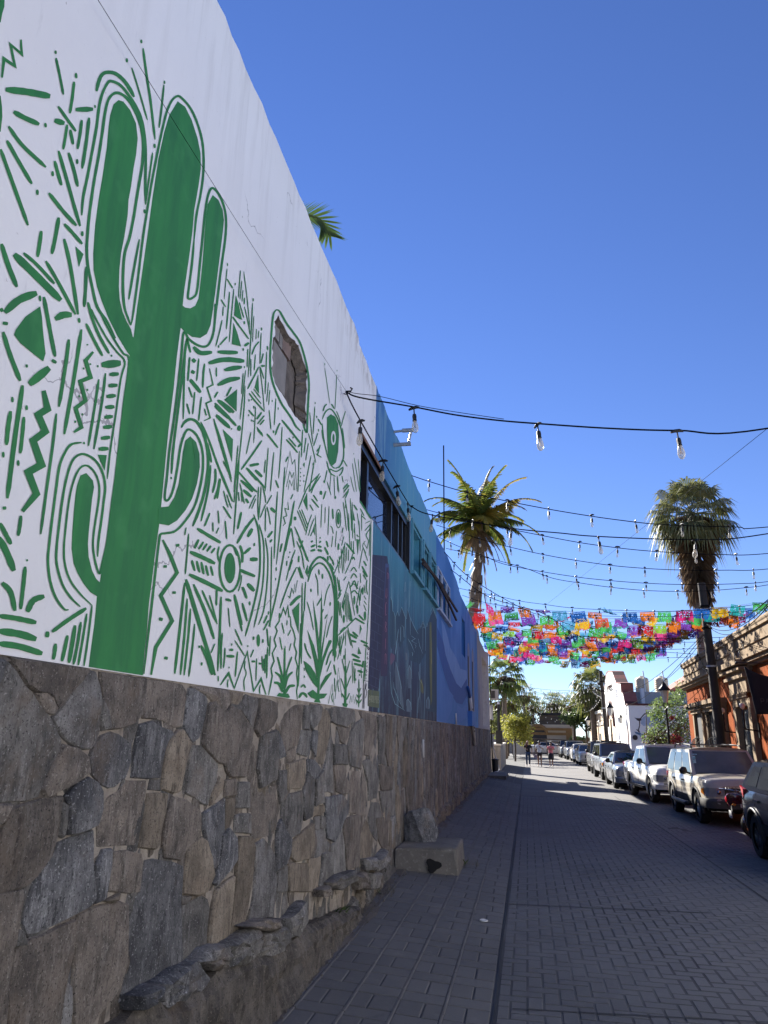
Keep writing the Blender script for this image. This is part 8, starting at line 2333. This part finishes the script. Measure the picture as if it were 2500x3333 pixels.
suv = car_at((4.10, 20.36), (4.05, 23.25), 1.84, .86, 2.89, name='parked_car', lab='beige sport utility car with grey bumpers and a roof rack', cat='car', body='car_beige', L=4.78, r=.37, zs=.40, hood=1.13, belt=1.10, roof=1.77, S_=(1.32, 1.98, 4.35, 4.72), hwr=.80, wins=suvw, bumper='trimgrey', flare='trimgrey', glass='dustglass', rack=True, group=G_, front='oval', detail=3, trim='black', cladding='trimgrey')
b = MB(); [b.tube([(sg * 1.0, -1.35, .42), (sg * 1.02, -1.6, .40), (sg * 1.02, -3.0, .40), (sg * 1.0, -3.2, .42)], .06, 8) for sg in (1,)]; b.build('running_board', M['black'], suv, True)
pk_ = car_at((3.86, 26.16), (3.63, 29.13), 1.80, .80, 3.0, name='pickup_truck', lab='white crew cab pickup truck parked behind the beige car', cat='pickup truck', body='car_white', L=5.2, r=.38, zs=.42, hood=1.12, belt=1.14, roof=1.78, S_=(1.25, 2.0, 3.15, 3.5), hwr=.78, wins=[(.07, .50, .10, .86), (.55, .93, .10, .86)], glass='dustglass', group=G_, front='chrome', detail=2, bed=True, flare='car_white', trim='car_white')
b = MB(); b.box(.88, 1.02, -3.4, -1.3, .40, .47); b.build('side_step', M['black'], pk_)
sedan = dict(L=4.6, zs=.24, hood=.94, belt=.96, roof=1.44, S_=(1.25, 2.1, 3.25, 4.0), hwr=.70, wins=[(.09, .47, .10, .86), (.50, .86, .10, .86)], deck=[(3.95, 1.0), (4.5, .99), (4.6, .80)])
car_at((3.39, 32.57), (3.36, 35.2), 1.80, .95, 2.65, name='parked_car', lab='silver grey sedan parked behind the white pickup truck', cat='car', body='car_silver', r=.33, group=G_, **sedan)
car_at((3.44, 38.42), (3.34, 41.3), 1.80, .85, 2.8, name='parked_car', lab='silver suv with a pale roof, dusty windshield and roof rails behind the silver sedan', cat='car', body='car_silver', L=4.6, r=.36, zs=.38, hood=1.08, belt=1.08, roof=1.72, S_=(1.25, 1.95, 4.2, 4.55), hwr=.79, wins=suvw, bumper='trimgrey', glass='dustglass', rack=True, group=G_)
car_at((3.47, 44.72), (3.49, 47.6), 1.80, .85, 2.8, name='parked_car', lab='grey boxy car right behind the silver roof railed car', cat='car', body='car_grey', L=4.6, r=.36, zs=.36, hood=1.10, belt=1.10, roof=1.78, S_=(1.3, 1.9, 4.2, 4.5), hwr=.80, wins=suvw, glass='dustglass', group=G_)
car_at((3.57, 57.2), (3.55, 59.8), 1.76, .90, 2.6, name='parked_car', lab='champagne sedan parked beyond the grey boxy car', cat='car', body='car_tan', r=.32, group=G_, detail=1, **{**sedan, 'L': 4.5})
car_at((3.53, 63.6), (3.50, 66.2), 1.76, .90, 2.6, name='parked_car', lab='white sedan parked beyond the champagne sedan', cat='car', body='car_white', r=.32, group=G_, detail=1, **{**sedan, 'L': 4.5})
car_at((3.30, 69.2), (3.25, 71.8), 1.78, .9, 2.7, name='parked_car', lab='light grey car parked beyond the white sedan', cat='car', body='car_silver', L=4.5, r=.34, zs=.34, hood=1.05, belt=1.05, roof=1.62, S_=(1.25, 1.95, 4.1, 4.45), hwr=.78, wins=suvw, group=G_, detail=1)
car_at((3.0, 75.0), (2.95, 77.6), 1.78, .9, 2.7, name='parked_car', lab='dark car farthest along the row of parked cars', cat='car', body='car_grey', L=4.5, r=.34, zs=.34, hood=1.05, belt=1.05, roof=1.64, S_=(1.25, 1.95, 4.1, 4.45), hwr=.78, wins=suvw, group=G_, detail=1)
car_at((3.98, 12.27), (3.95, 14.93), 1.85, .92, 2.66, name='parked_car', lab='glossy dark car at the right edge showing its red tail light and rear wheel', cat='car', body='car_dark', L=4.55, r=.36, zs=.40, hood=1.06, belt=1.12, roof=1.68, S_=(1.25, 2.0, 3.95, 4.45), hwr=.76, wins=[(.06, .36, .12, .86), (.39, .68, .12, .86), (.71, .93, .16, .84)], rim='rimdark', tail=.07, flare='black', cladding='black', group=G_, detail=2, trim='car_dark')
make_car(name='parked_car', lab='dark blue car crossing the far left corner behind the planter', cat='car', body='car_blue', loc=(-3.6, 82.6, 0), yaw=math.pi / 2 + math.pi, W=1.8, fo=.9, wb=2.6, r=.33, **sedan)
make_car(name='parked_car', lab='white car low on the cross street behind the walkers', cat='car', body='car_white', loc=(4.6, 85.0, 0), yaw=math.pi * 1.5, W=1.8, fo=.9, wb=2.6, r=.33, **sedan)

# ---- motorcycle squeezed between the beige and the dark car, its tail towards the street
M['maroon'] = paint_mat('maroon_fairing', (.07, .008, .012), .15, 0, .1, 1.0)
mc = thing('motorcycle', 'dark red motorcycle parked between the beige and the dark car', 'motorcycle', (4.50, 17.55, .006), 0)
mc.scale = (.92, .92, .92)
def wheel_at(x, r):
    b = MB(); b.lathe([(r * .70, -.05), (r * .94, -.055), (r, 0), (r * .94, .055), (r * .70, .05)], (x, 0, r), 26, 'Y', caps=False); w_ = b.build('wheel', M['tyre'], mc, True, 40)
    b = MB(); b.lathe([(r * .70, -.04), (r * .66, -.02), (r * .66, .02), (r * .70, .04)], (x, 0, r), 26, 'Y', caps=False)
    for k in range(6): a = k * 1.047; b.tube([(x + math.cos(a) * .04, 0, r + math.sin(a) * .04), (x + math.cos(a) * r * .68, 0, r + math.sin(a) * r * .68)], .016, 5)
    b.lathe([(.05, -.06), (.05, .06)], (x, 0, r), 10, 'Y'); b.build('rim', M['chrome'], w_)
wheel_at(.15, .31); wheel_at(1.45, .31)
b = MB(); pf_ = [(-.42, .86, .03), (-.36, .92, .10), (-.15, .93, .13), (.15, .88, .15), (.40, .82, .13)]
for k, (x, z, w_) in enumerate(pf_):
    b.v += [(x, -w_, z - .02), (x, -w_ * .8, z + .05), (x, w_ * .8, z + .05), (x, w_, z - .02), (x + .06, w_ * .7, z - .18), (x + .06, -w_ * .7, z - .18)]
for k in range(4):
    for j in range(6): b.f.append((k * 6 + j, k * 6 + (j + 1) % 6, (k + 1) * 6 + (j + 1) % 6, (k + 1) * 6 + j)); b.m.append(0)
b.f += [tuple(range(6)), tuple(range(24, 30))]; b.m += [0, 0]; b.build('tail_fairing', M['maroon'], mc, True, 50, fix=True)
b = MB(); b.lathe([(.02, -.02), (.07, 0), (.03, .03)], (-.42, 0, .84), 10, 'X'); b.build('tail_light', M['redlens'], mc)
b = MB(); b.v = [(-.1, -.14, .98), (-.1, .14, .98), (.6, .13, .90), (.6, -.13, .90), (-.05, -.10, 1.03), (-.05, .10, 1.03), (.55, .10, .95), (.55, -.10, .95)]; b.f = [(4, 5, 6, 7), (0, 1, 5, 4), (1, 2, 6, 5), (2, 3, 7, 6), (3, 0, 4, 7)]; b.m = [0] * 5; b.build('seat', M['black'], mc, fix=True)
b = MB()
for sg in (-1, 1): b.tube([(.05, sg * .13, .95), (-.25, sg * .13, 1.04), (-.48, sg * .11, 1.07), (-.54, 0, 1.07)], .012, 6)
for x in (-.15, -.28, -.40): b.tube([(x, -.13, 1.02 - x * .1), (x, .13, 1.02 - x * .1)], .008, 5)
b.build('luggage_rack', M['chrome'], mc)
b = MB()
for k in range(4): b.tube([(-.42 + .08 * k, -.10 + .06 * k, 1.06), (-.40 + .07 * k, -.02, 1.10), (-.38 + .1 * k, .10, 1.04)], .006, 4)
b.build('elastic_net', M['black'], mc)
b = MB(); b.lathe([(.05, -.02), (.18, .03), (.17, .32), (.06, .34)], (.95, 0, .72), 10, 'Z'); b.v = [(.95 + (x - .95) * 1.4, y * .8, z) for x, y, z in b.v]; b.build('fuel_tank', M['maroon'], mc, True, 50)
b = MB(); b.box(.55, 1.05, -.12, .12, .28, .66); b.build('engine', M['grey_metal'], mc)
b = MB(); b.tube([(.9, -.16, .34), (.4, -.20, .30), (-.15, -.20, .42)], [.04, .06, .055], 8); b.build('exhaust', M['chrome'], mc, True)
b = MB(); b.tube([(1.45, .0, .31), (1.25, 0, .85), (1.18, 0, 1.02)], .035, 6); b.tube([(1.15, -.36, 1.05), (1.22, -.1, 1.03), (1.22, .1, 1.03), (1.15, .36, 1.05)], .016, 6); b.build('fork', M['chrome'], mc)
b = MB(); b.box(-.36, -.345, -.10, .10, .44, .60); b.build('licence_plate', M['plate'], mc)
b = MB(); b.v = [(-.30, -.06, .80), (-.30, .06, .80), (-.34, .05, .42), (-.34, -.05, .42)]; b.f = [(0, 1, 2, 3)]; b.m = [0]; o = b.build('mudguard', M['black'], mc); o.modifiers.new('t', 'SOLIDIFY').thickness = .02
for sg in (-1, 1): b = MB(); b.lathe([(.01, -.05), (.035, 0), (.01, .04)], (-.30, sg * .2, .74), 8, 'X'); b.tube([(-.28, 0, .76), (-.29, sg * .17, .74)], .008, 4); b.build('indicator', M['amber'], mc)
# ------------------------------------------------------------------ three walkers
def skin_obj(name, verts, edges, radii, mat, parent, root=0, sub=2):
    me = bpy.data.meshes.new(name); me.from_pydata([tuple(v) for v in verts], edges, []); o = link(name, me, parent); me.materials.append(mat)
    md = o.modifiers.new('skin', 'SKIN'); md.use_smooth_shade = True
    for i, r_ in enumerate(radii):
        sv = me.skin_vertices[0].data[i]; sv.radius = (r_, r_) if isinstance(r_, float) else r_; sv.use_root = (i == root)
    sb_ = o.modifiers.new('sub', 'SUBSURF'); sb_.levels = sub; sb_.render_levels = sub; return o
SKIN = pm('skin', (.42, .24, .17), (.36, .20, .14), 8, .55); SKIN2 = pm('skin_brown', (.25, .135, .09), (.21, .11, .075), 8, .55)
def person(loc, h, lab, skin, arms, stride, hair, yaw=0.0):
    """front faces -y; h = height; arms: {side: (elbow, wrist)} as fractions of h; stride: y offset of feet"""
    t = thing('person', lab, 'person', loc, yaw, 'people walking up the street'); k = h
    J = {'pel': (0, 0, .53), 'waist': (0, .005, .61), 'chest': (0, .0, .72), 'nk0': (0, .005, .815), 'nk': (0, .0, .86), 'jaw': (0, -.012, .89), 'head': (0, .004, .94), 'top': (0, .008, .975), 'nose': (0, -.068, .922)}
    R_ = {'pel': (.095, .07), 'waist': (.075, .055), 'chest': (.095, .065), 'nk0': .045, 'nk': .030, 'jaw': .040, 'head': (.046, .052), 'top': .034, 'nose': .008}
    E_ = [('pel', 'waist'), ('waist', 'chest'), ('chest', 'nk0'), ('nk0', 'nk'), ('nk', 'jaw'), ('jaw', 'head'), ('head', 'top'), ('head', 'nose')]
    for s, sg in (('l', -1), ('r', 1)):
        el, wr = arms[s]; J['sh' + s] = (sg * .108, .0, .795); R_['sh' + s] = .034; J['el' + s] = el; R_['el' + s] = .025; J['wr' + s] = wr; R_['wr' + s] = .016
        d = np.array(wr) - np.array(el); d = d / np.linalg.norm(d); pm_ = np.array(wr) + d * .03; J['pa' + s] = tuple(pm_); R_['pa' + s] = (.022, .012); E_ += [('nk0', 'sh' + s), ('sh' + s, 'el' + s), ('el' + s, 'wr' + s), ('wr' + s, 'pa' + s)]
        u = np.cross(d, (0, 1, .2)); u /= np.linalg.norm(u)
        for f, (o_, l_) in enumerate(((-.020, .040), (-.007, .047), (.007, .044), (.019, .036))):
            nm = 'f%s%d' % (s, f); J[nm] = tuple(pm_ + u * o_ + d * (.018 + l_ * .5)); J[nm + 't'] = tuple(pm_ + u * o_ * 1.1 + d * (.018 + l_) + np.array((0, 0, -.008))); R_[nm] = .006; R_[nm + 't'] = .005; E_ += [('pa' + s, nm), (nm, nm + 't')]
        nm = 'th' + s; J[nm] = tuple(np.array(wr) + u * -.026 + d * .028); J[nm + 't'] = tuple(np.array(wr) + u * -.034 + d * .052); R_[nm] = .008; R_[nm + 't'] = .006; E_ += [('pa' + s, nm), (nm, nm + 't')]
        st = stride * sg; J['hp' + s] = (sg * .055, 0, .50); R_['hp' + s] = .056; J['kn' + s] = (sg * .056, st * .5 - .02, .285); R_['kn' + s] = .034; J['cf' + s] = (sg * .056, st * .75 + .008, .20); R_['cf' + s] = .032; J['an' + s] = (sg * .055, st, .045 + max(0, st) * .25); R_['an' + s] = .019; J['to' + s] = (sg * .066, st - .075, .018); R_['to' + s] = (.024, .014)
        E_ += [('pel', 'hp' + s), ('hp' + s, 'kn' + s), ('kn' + s, 'cf' + s), ('cf' + s, 'an' + s), ('an' + s, 'to' + s)]
    def sub(nm, names, radii, mat, edges=None):
        ix = {n: i for i, n in enumerate(names)}; ed = [(ix[a], ix[c]) for a, c in (edges or E_) if a in ix and c in ix]
        return skin_obj(nm, [tuple(np.array(J[n]) * k) for n in names], ed, [tuple(q * k for q in rr) if isinstance(rr, tuple) else rr * k for rr in radii], mat, t)
    nm = list(J); sub('body', nm, [R_[n] for n in nm], skin)
    b = MB()
    for sg in (-1, 1): b.lathe([(.001, -.008 * k), (.010 * k, -.004 * k), (.010 * k, .004 * k), (.001, .008 * k)], (sg * .019 * k, -.048 * k, .937 * k), 8, 'Y')
    tag(b.build('eyes', M['ink'], t), kind='stuff')
    b = MB(); b.tube([(-.018 * k, -.052 * k, .898 * k), (0, -.056 * k, .897 * k), (.018 * k, -.052 * k, .898 * k)], .0035 * k, 5); b.build('mouth', M['maroon'], t)
    def lerpj(a, c, f_, nm_): J[nm_] = tuple(lerp(np.array(J[a]), np.array(J[c]), f_)); return nm_
    return t, J, sub, lerpj, k
def walker(px, py, lab, h, skin, arms, stride, hairc, topc, botc, shoec, kind):
    p = GP(px, py, 0.0); t, J, sub, lj, k = person((p[0], p[1], .0), h, lab, skin, arms, stride, hairc)
    mt = lambda n, c: pm(n, c, tuple(x * .75 for x in c), 12, .85)
    top = mt('top_' + kind, topc); bot = mt('cloth_' + kind, botc); hr = mt('hair_' + kind, hairc); sh = mt('shoe_' + kind, shoec)
    for s in 'lr': lj('sh' + s, 'el' + s, .75, 'sl' + s)
    J['hem'] = (0, 0, .50 if kind != 'jeans' else .52); J['ch2'] = (0, 0, .765)
    sub('shirt', ['hem', 'waist', 'chest', 'ch2', 'nk0', 'shl', 'shr', 'sll', 'slr'], [(.108, .082), (.09, .07), (.108, .078), (.10, .068), .05, .046, .046, .042, .042], top, [('hem', 'waist'), ('waist', 'chest'), ('chest', 'ch2'), ('ch2', 'nk0'), ('ch2', 'shl'), ('ch2', 'shr'), ('shl', 'sll'), ('shr', 'slr')])
    J['hip'] = (0, 0, .525)
    if kind == 'jeans':
        sub('jeans', ['hip', 'hpl', 'hpr', 'knl', 'knr', 'cfl', 'cfr', 'anl', 'anr'], [(.10, .078), .066, .066, .046, .046, .042, .042, .038, .038], bot, [('hip', 'hpl'), ('hip', 'hpr'), ('hpl', 'knl'), ('hpr', 'knr'), ('knl', 'cfl'), ('knr', 'cfr'), ('cfl', 'anl'), ('cfr', 'anr')])
    elif kind == 'shorts':
        for s in 'lr': lj('hp' + s, 'kn' + s, .5, 'th2' + s)
        sub('shorts', ['hip', 'hpl', 'hpr', 'th2l', 'th2r'], [(.102, .08), .068, .068, .066, .066], bot, [('hip', 'hpl'), ('hip', 'hpr'), ('hpl', 'th2l'), ('hpr', 'th2r')])
    else:
        b = MB(); b.lathe([(.098 * k, .54 * k), (.115 * k, .46 * k), (.118 * k, .38 * k), (.112 * k, .275 * k)], (0, 0, 0), 18, caps=False); b.v = [(x, y * .78, z) for x, y, z in b.v]; o = b.build('skirt', bot, t, True); o.modifiers.new('t', 'SOLIDIFY').thickness = .012
    for s in 'lr':
        J['hl' + s] = tuple(np.array(J['an' + s]) + np.array((0, .02, -.025))); sub('shoe', ['hl' + s, 'to' + s], [(.028, .024), (.028, .02)], sh, [('hl' + s, 'to' + s)])
    hv = [(0, .03, .95), (0, .025, .985), (0, -.012, .988), (-.035, .02, .955), (.035, .02, .955)]; he = [(0, 1), (1, 2), (0, 3), (0, 4)]; hrr = [.046, .036, .026, .024, .024]
    if kind == 'jeans': hv += [(-.045, -.01, .90), (-.06, -.04, .84), (-.065, -.07, .77), (-.062, -.078, .71)]; he += [(3, 5), (5, 6), (6, 7), (7, 8)]; hrr += [.022, .026, .028, .018]
    else: hv += [(0, .05, .90)]; he += [(0, 5)]; hrr += [.036]
    o = skin_obj('hair', [tuple(np.array(v) * k) for v in hv], he, [q * k for q in hrr], hr, t)
    return t, k
walker(1720, 2494, 'person in black tee and blue jeans with long red hair over the shoulder', 1.68, SKIN, {'l': ((-.155, .0, .68), (-.06, -.11, .665)), 'r': ((.165, .03, .67), (.16, -.02, .55))}, .07, (.15, .045, .02), (.012, .012, .014), (.045, .075, .14), (.6, .58, .54), 'jeans')
t, k = walker(1758, 2495, 'person in white tee, dark cap and dark shorts carrying a pale bag', 1.66, SKIN2, {'l': ((-.165, .02, .67), (-.12, -.06, .56)), 'r': ((.165, .02, .67), (.05, -.10, .75))}, -.06, (.02, .018, .016), (.75, .74, .73), (.03, .02, .022), (.6, .55, .48), 'shorts')
b = MB(); b.lathe([(.088, 1.57), (.086, 1.62), (.06, 1.655), (.01, 1.665)], (0, .01, 0), 14); b.v += [(-.07, -.07, 1.58), (.07, -.07, 1.58), (.05, -.155, 1.565), (-.05, -.155, 1.565)]; n_ = len(b.v); b.f.append((n_ - 4, n_ - 3, n_ - 2, n_ - 1)); b.m.append(0); b.build('cap', M['iron'], t, True, 50)
p = t.location; bg = thing('shoulder_bag', 'pale pinkish cloth bag held by the person in the white tee', 'bag', (p.x - .28, p.y - .10, .0)); M['bagcloth'] = pm('bag_cloth', (.36, .28, .30), (.28, .22, .24), 8, .9)
b = MB(); b.v = [(-.20, -.06, .86), (.14, -.07, .72), (.12, -.08, .50), (-.08, -.08, .56), (-.20, .03, .86), (.14, .05, .72), (.12, .04, .50), (-.08, .04, .56)]; b.f = [(0, 1, 2, 3), (7, 6, 5, 4), (0, 4, 5, 1), (1, 5, 6, 2), (2, 6, 7, 3), (3, 7, 4, 0)]; b.m = [0] * 6; b.build('pouch', M['bagcloth'], bg, fix=True)
b = MB(); b.tube([(-.18, -.02, .85), (-.03, -.0, .98), (.08, -.02, .92), (.13, -.02, .72)], .014, 5); b.build('strap', M['bagcloth'], bg)
walker(1795, 2495, 'person in pink blouse and dark skirt with hands together at the chest', 1.60, SKIN2, {'l': ((-.16, .0, .69), (-.03, -.12, .72)), 'r': ((.16, .0, .69), (.04, -.12, .71))}, .05, (.02, .015, .012), (.62, .17, .20), (.012, .012, .022), (.012, .012, .012), 'skirt')

# ------------------------------------------------------------------ small things on the sidewalk
pb = SG(800 + 1280 / 1.8433, 2300 + 1005 / 1.8433)
st = thing('concrete_block', 'rough concrete step block set against the stone wall with a dark stain', 'concrete block')
bm_ = bmesh.new(); bmesh.ops.create_cube(bm_, size=1)
for v in bm_.verts:
    top = v.co.z > 0; x = -1.03 if v.co.x > 0 else -1.93; y = 11.22 if v.co.y < 0 else 12.35
    if v.co.y < 0 and v.co.x < 0: y = 10.95
    v.co = Vector((x - (.04 if top and v.co.x > 0 else 0), y + (.03 if top and v.co.y < 0 else 0), .43 if top else .0))
bmesh.ops.bevel(bm_, geom=[e for e in bm_.edges], offset=.05, segments=3, affect='EDGES', profile=.6)
bmesh.ops.subdivide_edges(bm_, edges=bm_.edges, cuts=3, use_grid_fill=True)
rn = random.Random(2)
for v in bm_.verts: v.co += Vector((rn.uniform(-1, 1), rn.uniform(-1, 1), rn.uniform(-1, 1))) * .006
me = bpy.data.meshes.new('body'); bm_.to_mesh(me); bm_.free(); me.materials.append(M['cement']); me.shade_smooth(); link('body', me, st)
M['stain'] = pm('black_stain', (.015, .014, .014), None, 3, .9)
b = MB(); c_ = Vector(SG(800 + 1105 / 1.8433, 2300 + 965 / 1.8433)); ring_ = []
for k in range(16):
    a = k * math.pi / 8; rr = .085 * (1 + .25 * math.sin(3 * a + 1)); ring_.append((-1.38 + rr * 1.2 * math.cos(a), 11.06 + .06 * rr, .22 + rr * math.sin(a)))
b.add(ring_, [tuple(range(16))]); o = b.build('stain', M['stain'], st); o.location = (0, -.005, 0)
b = MB(); vs, fs = stone_shape([np.array(p) for p in ((10.95, .10), (11.3, .10), (11.3, .2), (10.98, .24))], rn, X=WX + .05, deep=.1); b.add(vs, fs); b.build('stone_chip', SM['g'], st)
rk = thing('rock', 'large dark slate rock leaning against the wall on the concrete block', 'rock', (-1.66, 11.95, .42))
bm_ = bmesh.new()
for p in ((-.24, -.20, 0), (.06, -.28, .01), (.22, -.12, 0), (.20, .22, 0), (-.22, .22, 0), (-.26, -.18, .36), (-.12, -.24, .44), (.06, -.18, .49), (.12, -.05, .47), (.06, .2, .44), (-.22, .2, .40), (.25, .02, .16), (-.02, -.33, .22)): bm_.verts.new(p)
bmesh.ops.convex_hull(bm_, input=bm_.verts); bmesh.ops.subdivide_edges(bm_, edges=bm_.edges, cuts=2, use_grid_fill=True)
for v in bm_.verts: v.co += Vector((rn.uniform(-1, 1), rn.uniform(-1, 1), rn.uniform(-1, 1))) * .008
me = bpy.data.meshes.new('body'); bm_.to_mesh(me); bm_.free(); me.materials.append(SM['s']); link('body', me, rk)
lid = Vector(SG(800 + 1428 / 1.8433, 2300 + 1292 / 1.8433)); b = MB(); b.lathe([(.046, 0), (.046, .008), (.040, .014), (.038, .010), (.002, .010)], (lid.x, lid.y, lid.z + .010), 20)
tag(b.build('cup_lid', M['pvc'], None, True, 40), 'round white plastic cup lid lying on the sidewalk', 'cup lid')
# painted pipe over the wave mural, white plastic stubs in the stone wall
pp_ = [WP(1150 + x / 3.16, 1800 + y / 3.16, WX + .07) for x, y in ((1178, 1380), (1200, 1480), (1222, 1700), (1245, 1975))]
t = thing('drain_pipe', 'slanting white drain pipe with dark lettering over the wave mural', 'pipe'); b = MB(); b.tube([tuple(p) for p in pp_[:2]], .05, 8); b.build('upper_pipe', M['p_wave2'], t, True)
b = MB(); b.tube([tuple(p) for p in pp_[1:]], .065, 8); b.build('lower_pipe', M['pvc'], t, True)
for k in range(7):
    q = lerp(pp_[1], pp_[3], .25 + .075 * k); b = MB(); b.tube([q + (.055, -.03, .03), q + (.06, -.0, -.03), q + (.055, .03, .02)], .012, 4); b.build('letter', M['ink'], t)
for k, (x, y0_, y1_, lb) in enumerate(((1056, 1650, 1770, 'short white pipe stub at the foot of the wave mural'), (717, 1920, 2100, 'short white pipe stub set in the stone wall'))):
    A_, B_ = WP(1150 + x / 3.16, 1800 + y0_ / 3.16, WX + .025), WP(1150 + x / 3.16 + 1, 1800 + y1_ / 3.16, WX + .025); b = MB(); b.tube([A_, B_], .022, 8); tag(b.build('pipe_stub', M['pvc'], None, True), lb, 'pipe')
b = MB(); b.box(WX - .05, WX + .14, 25.0, 26.4, 2.27, 2.75); tag(b.build('planter_box', M['p_wave3']), 'small blue painted ledge box on the stone wall at the wave mural', 'ledge')
# weeds and dry grass along the wall foot
M['weed'] = leaf_mat('weed_leaf', (.05, .085, .03), (.09, .12, .04), .3); M['straw'] = leaf_mat('dry_grass', (.20, .165, .10), (.13, .11, .065), .25)
def weed(p, lab, seed, h, nl, dry, spread=.14, cat='weed', broad=False):
    r = random.Random(seed); t = thing('weed', lab, cat, tuple(p), 0, 'weeds at the foot of the wall'); b = MB()
    for i in range(nl):
        a = r.uniform(0, 6.28); l = h * r.uniform(.5, 1); o = Vector((r.uniform(-1, 1), r.uniform(-1, 1), 0)) * spread * .35; d = Vector((math.cos(a) * r.uniform(.2, .8), math.sin(a) * r.uniform(.2, .8), 1)).normalized(); e = o + d * l + Vector((math.cos(a), math.sin(a), -.5)) * l * .25; m_ = o + d * l * .55; u = Vector((-math.sin(a), math.cos(a), 0)) * (.014 if broad else .0035)
        b.add((o - u * .4, o + u * .4, m_ + u, e, m_ - u), ((0, 1, 2, 3, 4),))
    b.build('leaves', M['weed'], t)
    b = MB()
    for i in range(dry):
        a = r.uniform(0, 6.28); o = Vector((r.uniform(-1, 1), r.uniform(-1, 1), 0)) * spread; e = o + Vector((math.cos(a) * .1, math.sin(a) * .1, r.uniform(.03, .16))); u = Vector((-math.sin(a), math.cos(a), 0)) * .0025; b.add((o - u, o + u, e), ((0, 1, 2),))
    b.build('dry_blades', M['straw'], t); return t
c6 = lambda x, y: Vector(SG(800 + x / 1.8433, 2300 + y / 1.8433)) + Vector((-.04, 0, .01))
weed(c6(500, 1370), 'dark green leafy weed at the foot of the stone wall between rubble stones', 1, .34, 60, 60, .16, broad=True)
w2 = weed(c6(45, 1740), 'slender grassy weed growing by the plaster footing, nearest the camera', 2, .30, 70, 70, .15)
for k, (x, y, lab) in enumerate(((265, 1545, 'small weed in the gravel beyond the plaster footing'), (640, 1240, 'tuft of dry grass beside the rubble past the leafy weed'), (790, 1120, 'dry grass tuft just before the concrete block'), (1310, 960, 'dry weed at the outer corner of the concrete block'), (1180, 640, 'low dry weeds at the wall foot beyond the rock'))):
    weed(c6(x, y), lab, 5 + k, .14, 16, 120, .26)
b = MB(); r = random.Random(9)
for i in range(900):
    y = r.uniform(4.8, 30) ; x = -1.80 + r.uniform(-.14, .09); s_ = r.uniform(.004, .014); p = Vector((x, y, swz(x, y) + .012)); b.add((p + Vector((-s_, 0, 0)), p + Vector((0, -s_, 0)), p + Vector((s_, 0, 0)), p + Vector((0, s_, 0)), p + Vector((0, 0, s_ * 1.2))), ((0, 1, 4), (1, 2, 4), (2, 3, 4), (3, 0, 4)))
tag(b.build('gravel', M['dirt']), 'loose grit scattered along the foot of the wall', 'gravel', kind='stuff')
